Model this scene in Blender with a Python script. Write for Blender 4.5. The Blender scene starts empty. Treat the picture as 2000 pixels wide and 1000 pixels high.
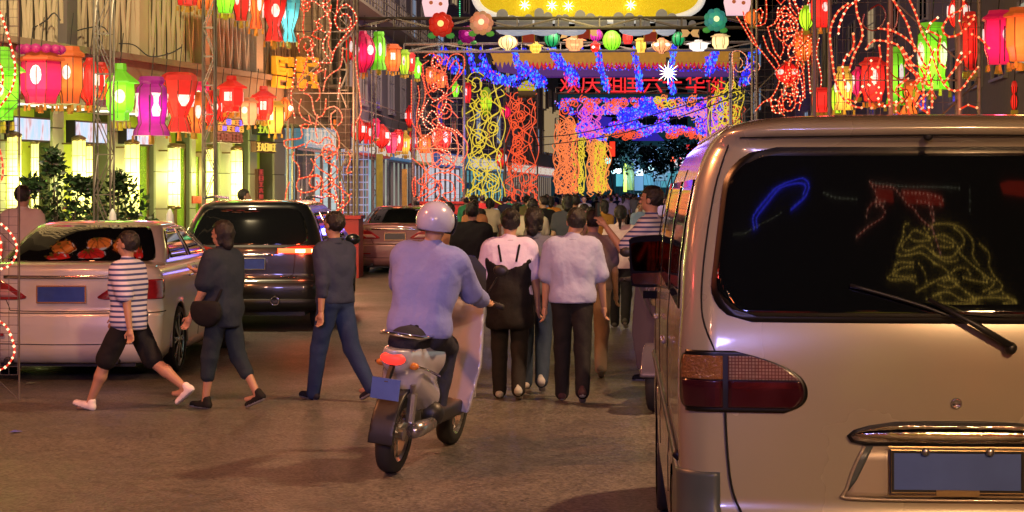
import bpy, math, random
import numpy as np
from math import sin, cos, pi, radians, sqrt, exp
from mathutils import Vector
R = random.Random(7)
sc = bpy.context.scene
COL = sc.collection
# ---------------- camera, night sky, exposure ----------------
CZ, F, HY = 1.75, 3500.0, 378.0
cam_d = bpy.data.cameras.new('camera'); cam = bpy.data.objects.new('camera', cam_d); COL.objects.link(cam)
cam.location = (0, 0, CZ); cam.rotation_euler = (radians(90), 0, 0)
cam_d.sensor_width = 36; cam_d.lens = 36 * F / 2000; cam_d.shift_y = -(500 - HY) / 2000
cam_d.clip_end = 1500; sc.camera = cam
w = bpy.data.worlds.new('World'); sc.world = w; w.use_nodes = True
nt = w.node_tree; bgn = nt.nodes['Background']
sky = nt.nodes.new('ShaderNodeTexSky'); sky.sky_type = 'NISHITA'; sky.sun_disc = False
sky.sun_elevation = radians(-4); sky.sun_rotation = radians(200)
nt.links.new(sky.outputs[0], bgn.inputs[0]); bgn.inputs[1].default_value = 0.05
sc.view_settings.view_transform = 'Standard'; sc.view_settings.look = 'None'
sc.view_settings.exposure = 0; sc.view_settings.gamma = 1; sc.view_settings.use_curve_mapping = False
def lamp(name, kind, loc, col, power, size=.2, target=None, parent=None, spot=None):
    d = bpy.data.lights.new(name, kind); d.energy = power; d.color = col
    if name == 'added_violet_spot': d.specular_factor = .15
    if kind == 'AREA': d.size = size
    else: d.shadow_soft_size = size
    if spot: d.spot_size = radians(spot); d.spot_blend = .6
    o = bpy.data.objects.new(name, d); COL.objects.link(o); o.location = loc
    if target is not None: o.rotation_euler = (Vector(target) - Vector(loc)).to_track_quat('-Z', 'Y').to_euler()
    if parent: o.parent = parent
    return o
# ---------------- helpers ----------------
def P(px, py, D): return ((px - 1000) / F * D, D, CZ - (py - HY) / F * D)
def mat(name, col, rough=.6, metal=0., emit=None, es=0., bump=0., bscale=30., var=0., vscale=6., coat=0., spec=.5, trans=0., sample='NONE', flake=0.):
    m = bpy.data.materials.new(name); m.use_nodes = True; n = m.node_tree; b = n.nodes['Principled BSDF']
    b.inputs['Base Color'].default_value = (*col, 1); b.inputs['Roughness'].default_value = rough
    b.inputs['Metallic'].default_value = metal; b.inputs['Coat Weight'].default_value = coat
    b.inputs['Coat Roughness'].default_value = .04
    b.inputs['Specular IOR Level'].default_value = spec
    b.inputs['Transmission Weight'].default_value = trans
    if emit: b.inputs['Emission Color'].default_value = (*emit, 1); b.inputs['Emission Strength'].default_value = es
    if var or bump or flake:
        tc = n.nodes.new('ShaderNodeTexCoord')
    if var:
        t = n.nodes.new('ShaderNodeTexNoise'); t.inputs['Scale'].default_value = vscale; t.inputs['Detail'].default_value = 6
        n.links.new(tc.outputs['Object'], t.inputs['Vector'])
        mx = n.nodes.new('ShaderNodeMix'); mx.data_type = 'RGBA'
        mx.inputs[6].default_value = (*[c * (1 - var) for c in col], 1); mx.inputs[7].default_value = (*[min(1, c * (1 + var)) for c in col], 1)
        n.links.new(t.outputs['Fac'], mx.inputs[0]); n.links.new(mx.outputs[2], b.inputs['Base Color'])
        mr = n.nodes.new('ShaderNodeMapRange'); mr.inputs[3].default_value = max(.02, rough - var * .3); mr.inputs[4].default_value = min(1, rough + var * .3)
        n.links.new(t.outputs['Fac'], mr.inputs[0]); n.links.new(mr.outputs[0], b.inputs['Roughness'])
    if bump:
        t2 = n.nodes.new('ShaderNodeTexNoise'); t2.inputs['Scale'].default_value = bscale; t2.inputs['Detail'].default_value = 5
        n.links.new(tc.outputs['Object'], t2.inputs['Vector'])
        bp = n.nodes.new('ShaderNodeBump'); bp.inputs['Strength'].default_value = bump; bp.inputs['Distance'].default_value = .02
        n.links.new(t2.outputs['Fac'], bp.inputs['Height']); n.links.new(bp.outputs[0], b.inputs['Normal'])
    m.cycles.emission_sampling = sample
    return m
_em = {}
def glow(col, s, sample='NONE'):
    k = (tuple(round(c, 3) for c in col), s, sample)
    if k not in _em: _em[k] = mat('light_%d' % len(_em), (.03, .03, .03), .5, emit=col, es=s, sample=sample)
    return _em[k]
def paper(name, col, s, hot=1.5, hz=0.):
    """lit lantern silk: hot spot of a lamp behind it put into the emission, mottled by noise"""
    m = bpy.data.materials.new(name); m.use_nodes = True; n = m.node_tree; b = n.nodes['Principled BSDF']
    b.inputs['Base Color'].default_value = (*[.02 + .35 * c for c in col], 1); b.inputs['Roughness'].default_value = .55
    tc = n.nodes.new('ShaderNodeTexCoord'); gr = n.nodes.new('ShaderNodeVectorMath'); gr.operation = 'SUBTRACT'; gr.inputs[1].default_value = (0, 0, hz)
    mp = n.nodes.new('ShaderNodeMapping'); mp.inputs['Scale'].default_value = (.4, .4, 1); mp.inputs['Location'].default_value = (0, 0, .06); n.links.new(tc.outputs['Object'], mp.inputs['Vector']); n.links.new(mp.outputs[0], gr.inputs[0]); ln = n.nodes.new('ShaderNodeVectorMath'); ln.operation = 'LENGTH'
    n.links.new(gr.outputs[0], ln.inputs[0])
    mr = n.nodes.new('ShaderNodeMapRange'); mr.interpolation_type = 'SMOOTHERSTEP'
    mr.inputs[1].default_value = .06; mr.inputs[2].default_value = .36 + .3 * (hot == 1.3); mr.inputs[3].default_value = hot; mr.inputs[4].default_value = .42  # bulb hot spot painted as a gradient of emission strength
    n.links.new(ln.outputs['Value'], mr.inputs[0])
    nz = n.nodes.new('ShaderNodeTexNoise'); nz.inputs['Scale'].default_value = 7; n.links.new(tc.outputs['Object'], nz.inputs['Vector'])
    m2 = n.nodes.new('ShaderNodeMapRange'); m2.inputs[3].default_value = .65 * s; m2.inputs[4].default_value = 1.3 * s; n.links.new(nz.outputs['Fac'], m2.inputs[0])
    mu = n.nodes.new('ShaderNodeMath'); mu.operation = 'MULTIPLY'; n.links.new(mr.outputs[0], mu.inputs[0]); n.links.new(m2.outputs[0], mu.inputs[1])
    b.inputs['Emission Color'].default_value = (*col, 1); n.links.new(mu.outputs[0], b.inputs['Emission Strength'])
    return m
class MB:
    def __init__(s): s.v = []; s.f = []; s.m = []; s.mi = 0
    def add(s, vs, fs):
        o = len(s.v); s.v += [tuple(map(float, p)) for p in vs]
        for f in fs: s.f.append(tuple(i + o for i in f)); s.m.append(s.mi)
        return s
    def box(s, x0, x1, y0, y1, z0, z1):
        return s.add([(x, y, z) for z in (z0, z1) for y in (y0, y1) for x in (x0, x1)],
                     [(0, 2, 3, 1), (4, 5, 7, 6), (0, 1, 5, 4), (2, 6, 7, 3), (0, 4, 6, 2), (1, 3, 7, 5)])
    def obox(s, a, b, w, d, up=(0, 0, 1)):
        """beam from a to b, width w (across), depth d (along up)"""
        a = Vector(a); b = Vector(b); t = (b - a).normalized(); u = Vector(up)
        if abs(t.dot(u)) > .95: u = Vector((0, 1, 0))
        sx = t.cross(u).normalized() * (w / 2); su = sx.cross(t).normalized() * (d / 2)
        vs = [p + i * sx + j * su for p in (a, b) for (i, j) in ((-1, -1), (1, -1), (1, 1), (-1, 1))]
        return s.add(vs, [(3, 2, 1, 0), (4, 5, 6, 7), (0, 1, 5, 4), (1, 2, 6, 5), (2, 3, 7, 6), (3, 0, 4, 7)])
    def tube(s, pts, r, n=5, closed=False, taper=None):
        pts = [Vector(p) for p in pts]; N = len(pts)
        if N < 2: return s
        vs = []; fs = []; u = None
        for i, p in enumerate(pts):
            if closed: t = pts[(i + 1) % N] - pts[i - 1]
            else: t = pts[min(i + 1, N - 1)] - pts[max(i - 1, 0)]
            if t.length < 1e-9: t = Vector((0, 0, 1))
            t.normalize()
            if u is None: u = t.orthogonal().normalized()
            u = (u - t * u.dot(t))
            u = u.normalized() if u.length > 1e-6 else t.orthogonal().normalized()
            b = t.cross(u); rr = r[i] if isinstance(r, (list, tuple)) else r
            for k in range(n):
                a = 2 * pi * k / n; vs.append(p + (u * cos(a) + b * sin(a)) * rr)
        for i in range(N if closed else N - 1):
            j = (i + 1) % N
            for k in range(n): fs.append((i * n + k, i * n + (k + 1) % n, j * n + (k + 1) % n, j * n + k))
        if not closed: fs += [tuple(range(n))[::-1], tuple((N - 1) * n + k for k in range(n))]
        return s.add(vs, fs)
    def lathe(s, prof, n=12, c=(0, 0, 0), ph=0., sx=1., sy=1., caps=True, axis='z'):
        vs = []; fs = []
        for r, z in prof:
            for k in range(n):
                a = 2 * pi * (k + ph) / n; x, y = r * cos(a) * sx, r * sin(a) * sy
                vs.append((c[0] + x, c[1] + y, c[2] + z) if axis == 'z' else (c[0] + z, c[1] + x, c[2] + y) if axis == 'x' else (c[0] + x, c[1] + z, c[2] - y))
        L = len(prof)
        for i in range(L - 1):
            for k in range(n): fs.append((i * n + k, i * n + (k + 1) % n, (i + 1) * n + (k + 1) % n, (i + 1) * n + k))
        if caps: fs += [tuple(range(n))[::-1], tuple((L - 1) * n + k for k in range(n))]
        return s.add(vs, fs)
    def ball(s, c, r, n=8, k=5, sx=1, sy=1, sz=1):
        return s.lathe([(max(1e-3 * r, r * sin(pi * i / k)), -r * sz * cos(pi * i / k)) for i in range(k + 1)], n, c, 0, sx, sy)
    def prism(s, pts, y0, y1, c=(0, 0, 0)):
        """outline in x,z extruded along y"""
        n = len(pts)
        vs = [(c[0] + x, c[1] + y0, c[2] + z) for x, z in pts] + [(c[0] + x, c[1] + y1, c[2] + z) for x, z in pts]
        return s.add(vs, [tuple(range(n)), tuple(range(2 * n - 1, n - 1, -1))] + [(i, i + n, (i + 1) % n + n, (i + 1) % n) for i in range(n)])
    def beads(s, pts, r):
        """many octahedral bulbs at once"""
        for p in pts:
            x, y, z = p; q = r * (.8 + .4 * R.random())
            s.add([(x - q, y, z), (x + q, y, z), (x, y - q, z), (x, y + q, z), (x, y, z - q), (x, y, z + q)],
                  [(0, 2, 5), (2, 1, 5), (1, 3, 5), (3, 0, 5), (2, 0, 4), (1, 2, 4), (3, 1, 4), (0, 3, 4)])
        return s
    def build(s, name, mats, parent=None, smooth=False, kind=None, loc=None):
        me = bpy.data.meshes.new(name); me.from_pydata(s.v, [], s.f)
        for m in (mats if isinstance(mats, (list, tuple)) else [mats]): me.materials.append(m)
        if any(s.m): me.polygons.foreach_set('material_index', s.m)
        if smooth: me.polygons.foreach_set('use_smooth', [True] * len(s.f))
        me.update()
        return link(name, me, parent, kind, loc)
def link(name, me, parent=None, kind=None, loc=None):
    o = bpy.data.objects.new(name, me); COL.objects.link(o)
    if parent: o.parent = parent
    if kind: o['kind'] = kind
    if loc is not None: o.location = loc
    return o
def thing(name, label, cat, loc=(0, 0, 0), rz=0, group=None):
    o = bpy.data.objects.new(name, None); COL.objects.link(o); o.empty_display_size = .2
    o.location = loc; o.rotation_euler = (0, 0, rz); o['label'] = label; o['category'] = cat
    if group: o['group'] = group
    return o
def copy_tree(o, parent=None):
    c = o.copy(); COL.objects.link(c); c.parent = parent
    if parent: c.matrix_parent_inverse = o.matrix_parent_inverse
    for ch in list(o.children): copy_tree(ch, c)
    return c
def spline(pts, step):
    """Catmull-Rom through pts (tuples of any length), resampled at about step"""
    p = np.array(pts, float); n = len(p)
    if n < 3: p = np.vstack([p[0], (p[0] + p[-1]) / 2, p[-1]]); n = 3
    q = np.vstack([2 * p[0] - p[1], p, 2 * p[-1] - p[-2]]); out = []
    for i in range(n - 1):
        a, b, c, d = q[i:i + 4]
        for t in np.linspace(0, 1, 10, endpoint=False):
            out.append(.5 * ((2 * b) + (c - a) * t + (2 * a - 5 * b + 4 * c - d) * t * t + (3 * b - a - 3 * c + d) * t ** 3))
    out.append(p[-1]); out = np.array(out)
    L = np.concatenate([[0], np.cumsum(np.linalg.norm(np.diff(out, axis=0), axis=1))])
    m = max(2, int(L[-1] / step)); tt = np.linspace(0, L[-1], m)
    return np.stack([np.interp(tt, L, out[:, k]) for k in range(p.shape[1])], 1)
# ---- implicit surfaces (people, scooter shells) ----
def nets(Fv, lo, h):
    C = [(i, j, k) for i in (0, 1) for j in (0, 1) for k in (0, 1)]
    s = Fv < 0; n = [d - 1 for d in Fv.shape]
    tot = sum(s[i:i + n[0], j:j + n[1], k:k + n[2]].astype(np.int8) for i, j, k in C)
    act = (tot > 0) & (tot < 8); I = np.argwhere(act)
    ids = np.full(n, -1, np.int32); ids[act] = np.arange(len(I))
    pos = np.zeros((len(I), 3)); cnt = np.zeros(len(I))
    for a in C:
        for ax in range(3):
            if a[ax]: continue
            b = list(a); b[ax] = 1
            va = Fv[I[:, 0] + a[0], I[:, 1] + a[1], I[:, 2] + a[2]]; vb = Fv[I[:, 0] + b[0], I[:, 1] + b[1], I[:, 2] + b[2]]
            cr = (va < 0) != (vb < 0); t = np.where(cr, va / np.where(va == vb, 1, va - vb), 0)
            q = np.array(a, float)[None, :].repeat(len(I), 0); q[:, ax] += t
            pos += q * cr[:, None]; cnt += cr
    V = (I + pos / cnt[:, None]) * h + np.array(lo)
    Fc = []
    for ax in range(3):
        o1, o2 = [(1, 2), (2, 0), (0, 1)][ax]
        a = [slice(None)] * 3; b = [slice(None)] * 3; a[ax] = slice(0, -1); b[ax] = slice(1, None)
        sa, sb = s[tuple(a)], s[tuple(b)]
        E = np.argwhere(sa != sb)
        E = E[(E[:, o1] > 0) & (E[:, o2] > 0) & (E[:, o1] < n[o1]) & (E[:, o2] < n[o2])]
        flip = sa[E[:, 0], E[:, 1], E[:, 2]]
        def g(d1, d2):
            X = E.copy(); X[:, o1] -= d1; X[:, o2] -= d2; return ids[X[:, 0], X[:, 1], X[:, 2]]
        Q = np.stack([g(1, 1), g(0, 1), g(0, 0), g(1, 0)], 1)
        Q[~flip] = Q[~flip][:, ::-1]
        Fc.append(Q)
    return V, np.vstack(Fc)
def smin(a, b, k):
    if k <= 0: return np.minimum(a, b)
    h = np.clip(.5 + .5 * (b - a) / k, 0, 1); return b * (1 - h) + a * h - k * h * (1 - h)
def cone(X, p, q, r0, r1, flat=None):
    p = np.array(p, float); q = np.array(q, float); d = q - p; L = max(1e-9, d @ d)
    ax = [X[i] - p[i] for i in range(3)]
    t = np.clip((ax[0] * d[0] + ax[1] * d[1] + ax[2] * d[2]) / L, 0, 1)
    return np.sqrt(sum((ax[i] - t * d[i]) ** 2 for i in range(3))) - (r0 + (r1 - r0) * t)
def ell(X, c, r):
    r = np.array(r, float); q = [(X[i] - c[i]) / r[i] for i in range(3)]
    k = np.sqrt(sum(a * a for a in q)); return (k - 1) * r.min()
def grid(lo, hi, h):
    ax = [np.arange(lo[i] - 2 * h, hi[i] + 2.5 * h, h) for i in range(3)]
    return np.meshgrid(*ax, indexing='ij'), [a[0] for a in ax]
def sdf_mesh(fn, lo, hi, h):
    X, l0 = grid(lo, hi, h); return nets(fn(X), l0, h)
def np_obj(name, parts, mats, parent, mi=None):
    """parts: list of (V,F) joined into one mesh"""
    V = np.vstack([p[0] for p in parts]); o = 0; Fs = []
    for p in parts: Fs.append(p[1] + o); o += len(p[0])
    Fs = np.vstack(Fs); me = bpy.data.meshes.new(name)
    me.from_pydata(V.tolist(), [], Fs.tolist())
    for m in mats: me.materials.append(m)
    me.polygons.foreach_set('use_smooth', [True] * len(Fs))
    if mi is not None:
        c = V[Fs].mean(1); me.polygons.foreach_set('material_index', mi(c).astype(np.int32).tolist())
    me.update(); return link(name, me, parent)
# ---------------- people ----------------
def _n(v): v = np.array(v, float); return v / np.linalg.norm(v)
SKIN = mat('skin', (.42, .24, .16), .5, var=.12, vscale=9)
SKIN_D = mat('skin_lips', (.28, .10, .08), .5)
EYE = mat('eye_dark', (.02, .018, .015), .25)
HAIR = mat('black_hair', (.012, .010, .010), .38, var=.4, vscale=60, bump=.5, bscale=140)
_cm = {}
def cloth(col, kind='cloth'):
    k = (tuple(col), kind)
    if k not in _cm:
        if kind == 'stripe':
            m = mat('striped_cloth', col, .8); n = m.node_tree; tc = n.nodes.new('ShaderNodeTexCoord'); sx = n.nodes.new('ShaderNodeSeparateXYZ')
            n.links.new(tc.outputs['Object'], sx.inputs[0]); mm = n.nodes.new('ShaderNodeMath'); mm.operation = 'MULTIPLY'; mm.inputs[1].default_value = 2 * pi / .042
            n.links.new(sx.outputs[2], mm.inputs[0]); s2 = n.nodes.new('ShaderNodeMath'); s2.operation = 'SINE'; n.links.new(mm.outputs[0], s2.inputs[0])
            mr = n.nodes.new('ShaderNodeMapRange'); mr.inputs[1].default_value = .1; mr.inputs[2].default_value = .4; n.links.new(s2.outputs[0], mr.inputs[0])
            mx = n.nodes.new('ShaderNodeMix'); mx.data_type = 'RGBA'; mx.inputs[6].default_value = (*col, 1); mx.inputs[7].default_value = (.04, .06, .22, 1)
            n.links.new(mr.outputs[0], mx.inputs[0]); n.links.new(mx.outputs[2], n.nodes['Principled BSDF'].inputs['Base Color'])
        else: m = mat('cloth_%d' % len(_cm), col, .82, var=.16, vscale=5, bump=.75, bscale=8, spec=.25)
        _cm[k] = m
    return _cm[k]
def skeleton(H, stride=0., lean=0., arms=None, knee=(0, 0), legs=None, head=(0, 0), sit=None):
    """joints, facing +y. stride: radians. arms: ((fwd, out, elbow) left, right)"""
    J = {}
    th, sh = .245 * H, .235 * H
    lg = legs or ((stride, knee[0]), (-stride, knee[1]))
    low = []
    for i, (a, k) in enumerate(lg):
        sgn = -1 if i == 0 else 1
        hp = np.array([sgn * .052 * H, 0, 0]); kn = hp + np.array([sgn * .005 * H, sin(a), -cos(a)]) * th
        an = kn + np.array([0, sin(a - k), -cos(a - k)]) * sh
        J['hip%d' % i], J['knee%d' % i], J['ankle%d' % i] = hp, kn, an; low.append(an[2])
    hz = (sit if sit is not None else .045 * H - min(low))
    base = np.array([0, 0, hz])
    for k in list(J): J[k] = J[k] + base
    t = np.array([0, sin(lean), cos(lean)])
    J['pel'] = base + t * .02 * H
    for nm, d in (('waist', .10), ('rib', .16), ('chest', .215), ('sho', .285), ('neck', .325)): J[nm] = base + t * d * H
    hy, hx = head; ht = _n([sin(hx), sin(lean * .5 + hy), 1])
    J['head'] = J['neck'] + ht * .092 * H; J['top'] = J['neck'] + ht * .155 * H; J['ht'] = ht
    ar = arms or ((-stride * .8, .12, .25), (stride * .8, .12, .25))
    for i, (f, o, e) in enumerate(ar):
        sgn = -1 if i == 0 else 1
        s = J['sho'] + np.array([sgn * .108 * H, 0, -.008 * H]); f2 = f - lean * .3
        d = np.array([sgn * sin(o), sin(f2) * cos(o), -cos(f2) * cos(o)]); el = s + d * .168 * H
        inn = -o * .3
        d2 = np.array([sgn * sin(o + inn) * .6, sin(f2 + e), -cos(f2 + e)]); d2 = _n(d2); wr = el + d2 * .150 * H
        J['s%d' % i], J['e%d' % i], J['w%d' % i], J['hd%d' % i] = s, el, wr, d2
    return J
def torso(X, J, H, o, k=.045, fem=0., lo=0):
    d = None
    for nm, hw, r in (('pel', .048, .064 + .006 * fem), ('waist', .036, .060 - .006 * fem), ('rib', .042, .061), ('chest', .055, .064), ('sho', .083, .040)):
        if lo > 0 and nm in ('chest', 'sho'): continue
        c = J[nm]; e = cone(X, c + [-hw * H, 0, 0], c + [hw * H, 0, 0], r * H + o, r * H + o)
        d = e if d is None else smin(d, e, k * H / 1.0)
    return d
def body_fn(J, H, fem=0., lw=1.):
    def f(X):
        d = torso(X, J, H, -.008, fem=fem)
        d = smin(d, cone(X, J['sho'], J['neck'] + J['ht'] * .03 * H, .036 * H, .031 * H), .03)
        for i in (0, 1):
            d = smin(d, cone(X, J['hip%d' % i], J['knee%d' % i], .050 * H * lw, .033 * H * lw), .03)
            kn, an = J['knee%d' % i], J['ankle%d' % i]; mid = kn + (an - kn) * .35 + np.array([0, -.006 * H, 0])
            d = smin(d, cone(X, kn, mid, .032 * H * lw, .033 * H * lw), .02); d = smin(d, cone(X, mid, an, .032 * H * lw, .019 * H), .02)
            d = smin(d, cone(X, an + [0, -.01 * H, -.02 * H], an + [0, .07 * H, -.03 * H], .020 * H, .014 * H), .02)
            d = smin(d, cone(X, J['s%d' % i], J['e%d' % i], .031 * H, .023 * H), .03)
            d = smin(d, cone(X, J['e%d' % i], J['w%d' % i], .024 * H, .015 * H), .015)
        return d
    return f
def head_fn(J, H, fy=0.):
    c = J['head']; cs, sn = cos(fy), sin(fy)
    def f(X):
        dx, dy = X[0] - c[0], X[1] - c[1]; Y = [dx * cs + dy * sn, -dx * sn + dy * cs, X[2] - c[2]]
        d = ell(Y, (0, -.006 * H, .012 * H), (.046 * H, .056 * H, .054 * H))
        d = smin(d, ell(Y, (0, .012 * H, -.030 * H), (.036 * H, .040 * H, .036 * H)), .02)
        d = smin(d, cone(Y, (0, .048 * H, .000), (0, .060 * H, -.014 * H), .005 * H, .009 * H), .012)
        d = smin(d, cone(Y, (-.022 * H, .044 * H, .010 * H), (.022 * H, .044 * H, .010 * H), .008 * H, .008 * H), .012)
        d = smin(d, cone(Y, (-.010 * H, .046 * H, -.033 * H), (.010 * H, .046 * H, -.033 * H), .006 * H, .006 * H), .008)
        for s in (-1, 1):
            d = smin(d, ell(Y, (s * .047 * H, -.002 * H, -.006 * H), (.007 * H, .012 * H, .018 * H)), .006)
            e = ell(Y, (s * .018 * H, .052 * H, .002 * H), (.010 * H, .008 * H, .006 * H)); d = np.maximum(d, -e)
            d = np.minimum(d, ell(Y, (s * .018 * H, .045 * H, .002 * H), (.009 * H, .0085 * H, .008 * H)))
        Z = [X[0], X[1], X[2]]
        d = smin(d, cone(Z, c - J['ht'] * .05 * H, c - J['ht'] * .10 * H, .031 * H, .032 * H), .015)
        return d
    def mi(C):
        q = C - c; yx = q[:, 0] * cs + q[:, 1] * sn; yy = -q[:, 0] * sn + q[:, 1] * cs; z = q[:, 2]
        m = np.zeros(len(C))
        m[(yy > .035 * H) & (np.abs(np.abs(yx) - .018 * H) < .0075 * H) & (np.abs(z - .002 * H) < .0035 * H)] = 1
        m[(yy > .035 * H) & (np.abs(yx) < .014 * H) & (np.abs(z + .033 * H) < .0045 * H)] = 2
        m[(yy > .035 * H) & (np.abs(np.abs(yx) - .019 * H) < .011 * H) & (np.abs(z - .0155 * H) < .0025 * H)] = 1
        return m
    return f, mi
def hand_mesh(w, d, sgn, H, h=.0055):
    d = _n(d); side = _n(np.cross(d, [sgn * .3, 0.05, 1.]) if abs(d[2]) < .8 else np.cross(d, [1, 0, 0])); nrm = np.cross(side, d)
    pr = []; pc = w + d * .028 * H
    pr.append((w, pc, .013 * H, .016 * H)); 
    for o in (-.014, -.005, .005, .014): pr.append((w + d * .012 * H + side * o * .6 * H, w + d * .050 * H + side * o * H, .009 * H, .0075 * H))
    for o, L in ((-.0155, .034), (-.005, .040), (.0055, .038), (.0155, .029)):
        a = w + d * .050 * H + side * o * H; b = a + (d * .9 + nrm * .25 * sgn) * L * .5 * H; c2 = b + (d * .55 + nrm * .75 * sgn) * L * .5 * H
        pr += [(a, b, .0055 * H, .005 * H), (b, c2, .005 * H, .004 * H)]
    t0 = w + d * .016 * H - side * .012 * H; t1 = t0 + (d * .6 - side * .7) * .026 * H; t2 = t1 + (d * .9 - side * .1) * .018 * H
    pr += [(t0, t1, .0075 * H, .006 * H), (t1, t2, .006 * H, .0048 * H)]
    pts = np.array([q for p in pr for q in p[:2]])
    def f(X):
        r = None
        for p in pr:
            e = cone(X, *p); r = e if r is None else smin(r, e, .004)
        return r
    return sdf_mesh(f, pts.min(0) - .03, pts.max(0) + .03, h)
def bounds(J, H, pad=.12):
    A = np.array([J[k] for k in J if k != 'ht' and not k.startswith('hd')]); return A.min(0) - pad, A.max(0) + pad
def folds(X, a=.004, s=0.):
    q = np.abs(np.sin(X[2] * 17 + 2.2 * np.sin(X[0] * 11 + s) + X[1] * 9 + s * 5)); q2 = np.abs(np.sin(X[0] * 19 - X[2] * 12 + 1.8 * np.sin(X[2] * 9 + s) + s))
    return a * .7 * ((1 - q) ** 3 + .8 * (1 - q2) ** 3) + a * .7 * (np.sin(X[0] * 23 + X[2] * 13 + s) * np.sin(X[1] * 19 - X[2] * 17 + s * 2) + .45 * np.sin(X[0] * 34 + X[2] * 29 * np.sin(X[0] * 6 + s) + s) * np.sin(X[2] * 11 + s * 3))
def shirt_fn(J, H, sleeve=.6, hem=.0, off=.014, fem=0., seed=0., loose=.0, neck=.02, longs=0.):
    hz = J['pel'][2] - hem * H
    def f(X):
        d = torso(X, J, H, off, fem=fem * .7)
        if hem > .02: d = smin(d, cone(X, J['pel'], J['pel'] - np.array([0, 0, hem * H]), .088 * H + loose, .092 * H + loose * 1.5), .05)
        for i in (0, 1):
            s, e, w = J['s%d' % i], J['e%d' % i], J['w%d' % i]; q = s + (e - s) * min(1, sleeve)
            d = smin(d, cone(X, s, q, .033 * H + off, (.033 if sleeve < 1 else .026) * H + off * 1.2), .03)
            if sleeve > 1: d = smin(d, cone(X, e, e + (w - e) * (sleeve - 1), .025 * H + off, .020 * H + off), .015)
        d = smin(d, cone(X, J['sho'], J['neck'] + J['ht'] * neck * H * .3, .04 * H + .004, .036 * H + .003), .03)
        d = d + folds(X, .005, seed)
        d = np.maximum(d, hz - X[2])
        return d
    lo, hi = bounds(J, H); lo[2] = hz - .03
    return f, lo, hi
def pants_fn(J, H, length=1., off=.012, seed=0., flare=0.):
    def f(X):
        d = torso(X, J, H, off * .6, lo=1)
        for i in (0, 1):
            h, k, a = J['hip%d' % i], J['knee%d' % i], J['ankle%d' % i]
            if length <= .5:
                q = h + (k - h) * (length * 2); d = smin(d, cone(X, h, q, .052 * H + off, .045 * H + off * 1.6), .02)
            else:
                d = smin(d, cone(X, h, k, .052 * H + off, .038 * H + off), .02)
                q = k + (a - k) * ((length - .5) * 2) + np.array([0, 0, -.01 * H]) * (length > .9)
                d = smin(d, cone(X, k, q, .038 * H + off, .030 * H + off + flare), .02)
        d = np.maximum(d, X[2] - (J['waist'][2] + .0 * H))
        return d + folds(X, .004, seed + 1)
    lo, hi = bounds(J, H); hi[2] = J['waist'][2] + .03
    return f, lo, hi
def hair_fn(J, H, style, fy=0.):
    c = J['head']; cs, sn = cos(fy), sin(fy)
    def f(X):
        dx, dy = X[0] - c[0], X[1] - c[1]; Y = [dx * cs + dy * sn, -dx * sn + dy * cs, X[2] - c[2]]
        o = .007 * H if style != 'short' else .005 * H
        d = ell(Y, (0, -.008 * H, .016 * H), (.047 * H + o, .056 * H + o, .055 * H + o))
        if style in ('bob', 'long'):
            L = -.055 if style == 'bob' else -.12
            d = smin(d, cone(Y, (0, -.025 * H, .0), (0, -.034 * H, L * H), .046 * H, .034 * H), .02)
            for s in (-1, 1): d = smin(d, cone(Y, (s * .036 * H, -.012 * H, 0), (s * .038 * H, -.012 * H, -.045 * H), .018 * H, .014 * H), .015)
        cut = np.minimum(Y[1] - (.018 * H), .034 * H - Y[2]) # in front of ears and below hairline: face
        d = np.maximum(d, np.minimum(Y[1] - .012 * H + (Y[2] - .01 * H) * .0, .030 * H - Y[2] + Y[1] * .15))
        if style == 'short': d = np.maximum(d, -(Y[2] + .034 * H) + np.clip(Y[1], 0, 1) * .6)
        elif style in ('pony', 'bun'): d = np.maximum(d, -(Y[2] + .045 * H))
        if style == 'pony':
            d = smin(d, cone(Y, (0, -.066 * H, .015 * H), (0, -.080 * H, -.03 * H), .014 * H, .020 * H), .01)
            d = smin(d, cone(Y, (0, -.080 * H, -.03 * H), (0, -.062 * H, -.115 * H), .020 * H, .008 * H), .01)
        if style == 'bun': d = smin(d, ell(Y, (0, -.066 * H, .045 * H), (.026 * H, .024 * H, .024 * H)), .008)
        return d + .0022 * np.sin(np.arctan2(Y[0], Y[1] + .02) * 38 + Y[2] * 60) + .003 * np.sin(Y[0] * 90 + 1) * np.sin(Y[2] * 70 + Y[1] * 50)
    lo = c - np.array([.1, .13, .16]) * H; hi = c + np.array([.1, .1, .1]) * H
    return f, lo, hi
SHOE_SOLE = mat('shoe_sole', (.3, .3, .3), .7)
def shoe(J, i, H, mt, parent, stk=(1, 0)):
    a = J['ankle%d' % i]; k = J['knee%d' % i]; d = a - k; pit = math.atan2(d[1], -d[2]) * .7
    cs, sn = cos(pit), sin(pit)
    def f(X):
        y, z = X[1] - a[1], X[2] - a[2]; Y = [X[0] - a[0], y * cs + z * sn, -y * sn + z * cs]
        q = cone(Y, (0, -.022 * H, -.022 * H), (0, .022 * H, -.024 * H), .022 * H, .023 * H)
        q = smin(q, cone(Y, (0, .022 * H, -.026 * H), (.0, .078 * H, -.032 * H), .022 * H, .020 * H), .01)
        q = smin(q, cone(Y, (0, -.012 * H, -.01 * H), (0, -.01 * H, .008 * H), .023 * H, .022 * H), .015)
        return np.maximum(q, -(Y[2] + .0445 * H))
    lo = a + np.array([-.06, -.1, -.1]) * H; hi = a + np.array([.06, .12, .06]) * H
    V, Fc = sdf_mesh(f, lo, hi, .008)
    zz = (V - a)[:, 1] * -sn + (V - a)[:, 2] * cs
    return np_obj('shoe', [(V, Fc)], [mt, SHOE_SOLE], parent, lambda C: (((C - a)[:, 1] * -sn + (C - a)[:, 2] * cs) < -.036 * H).astype(int))
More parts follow.
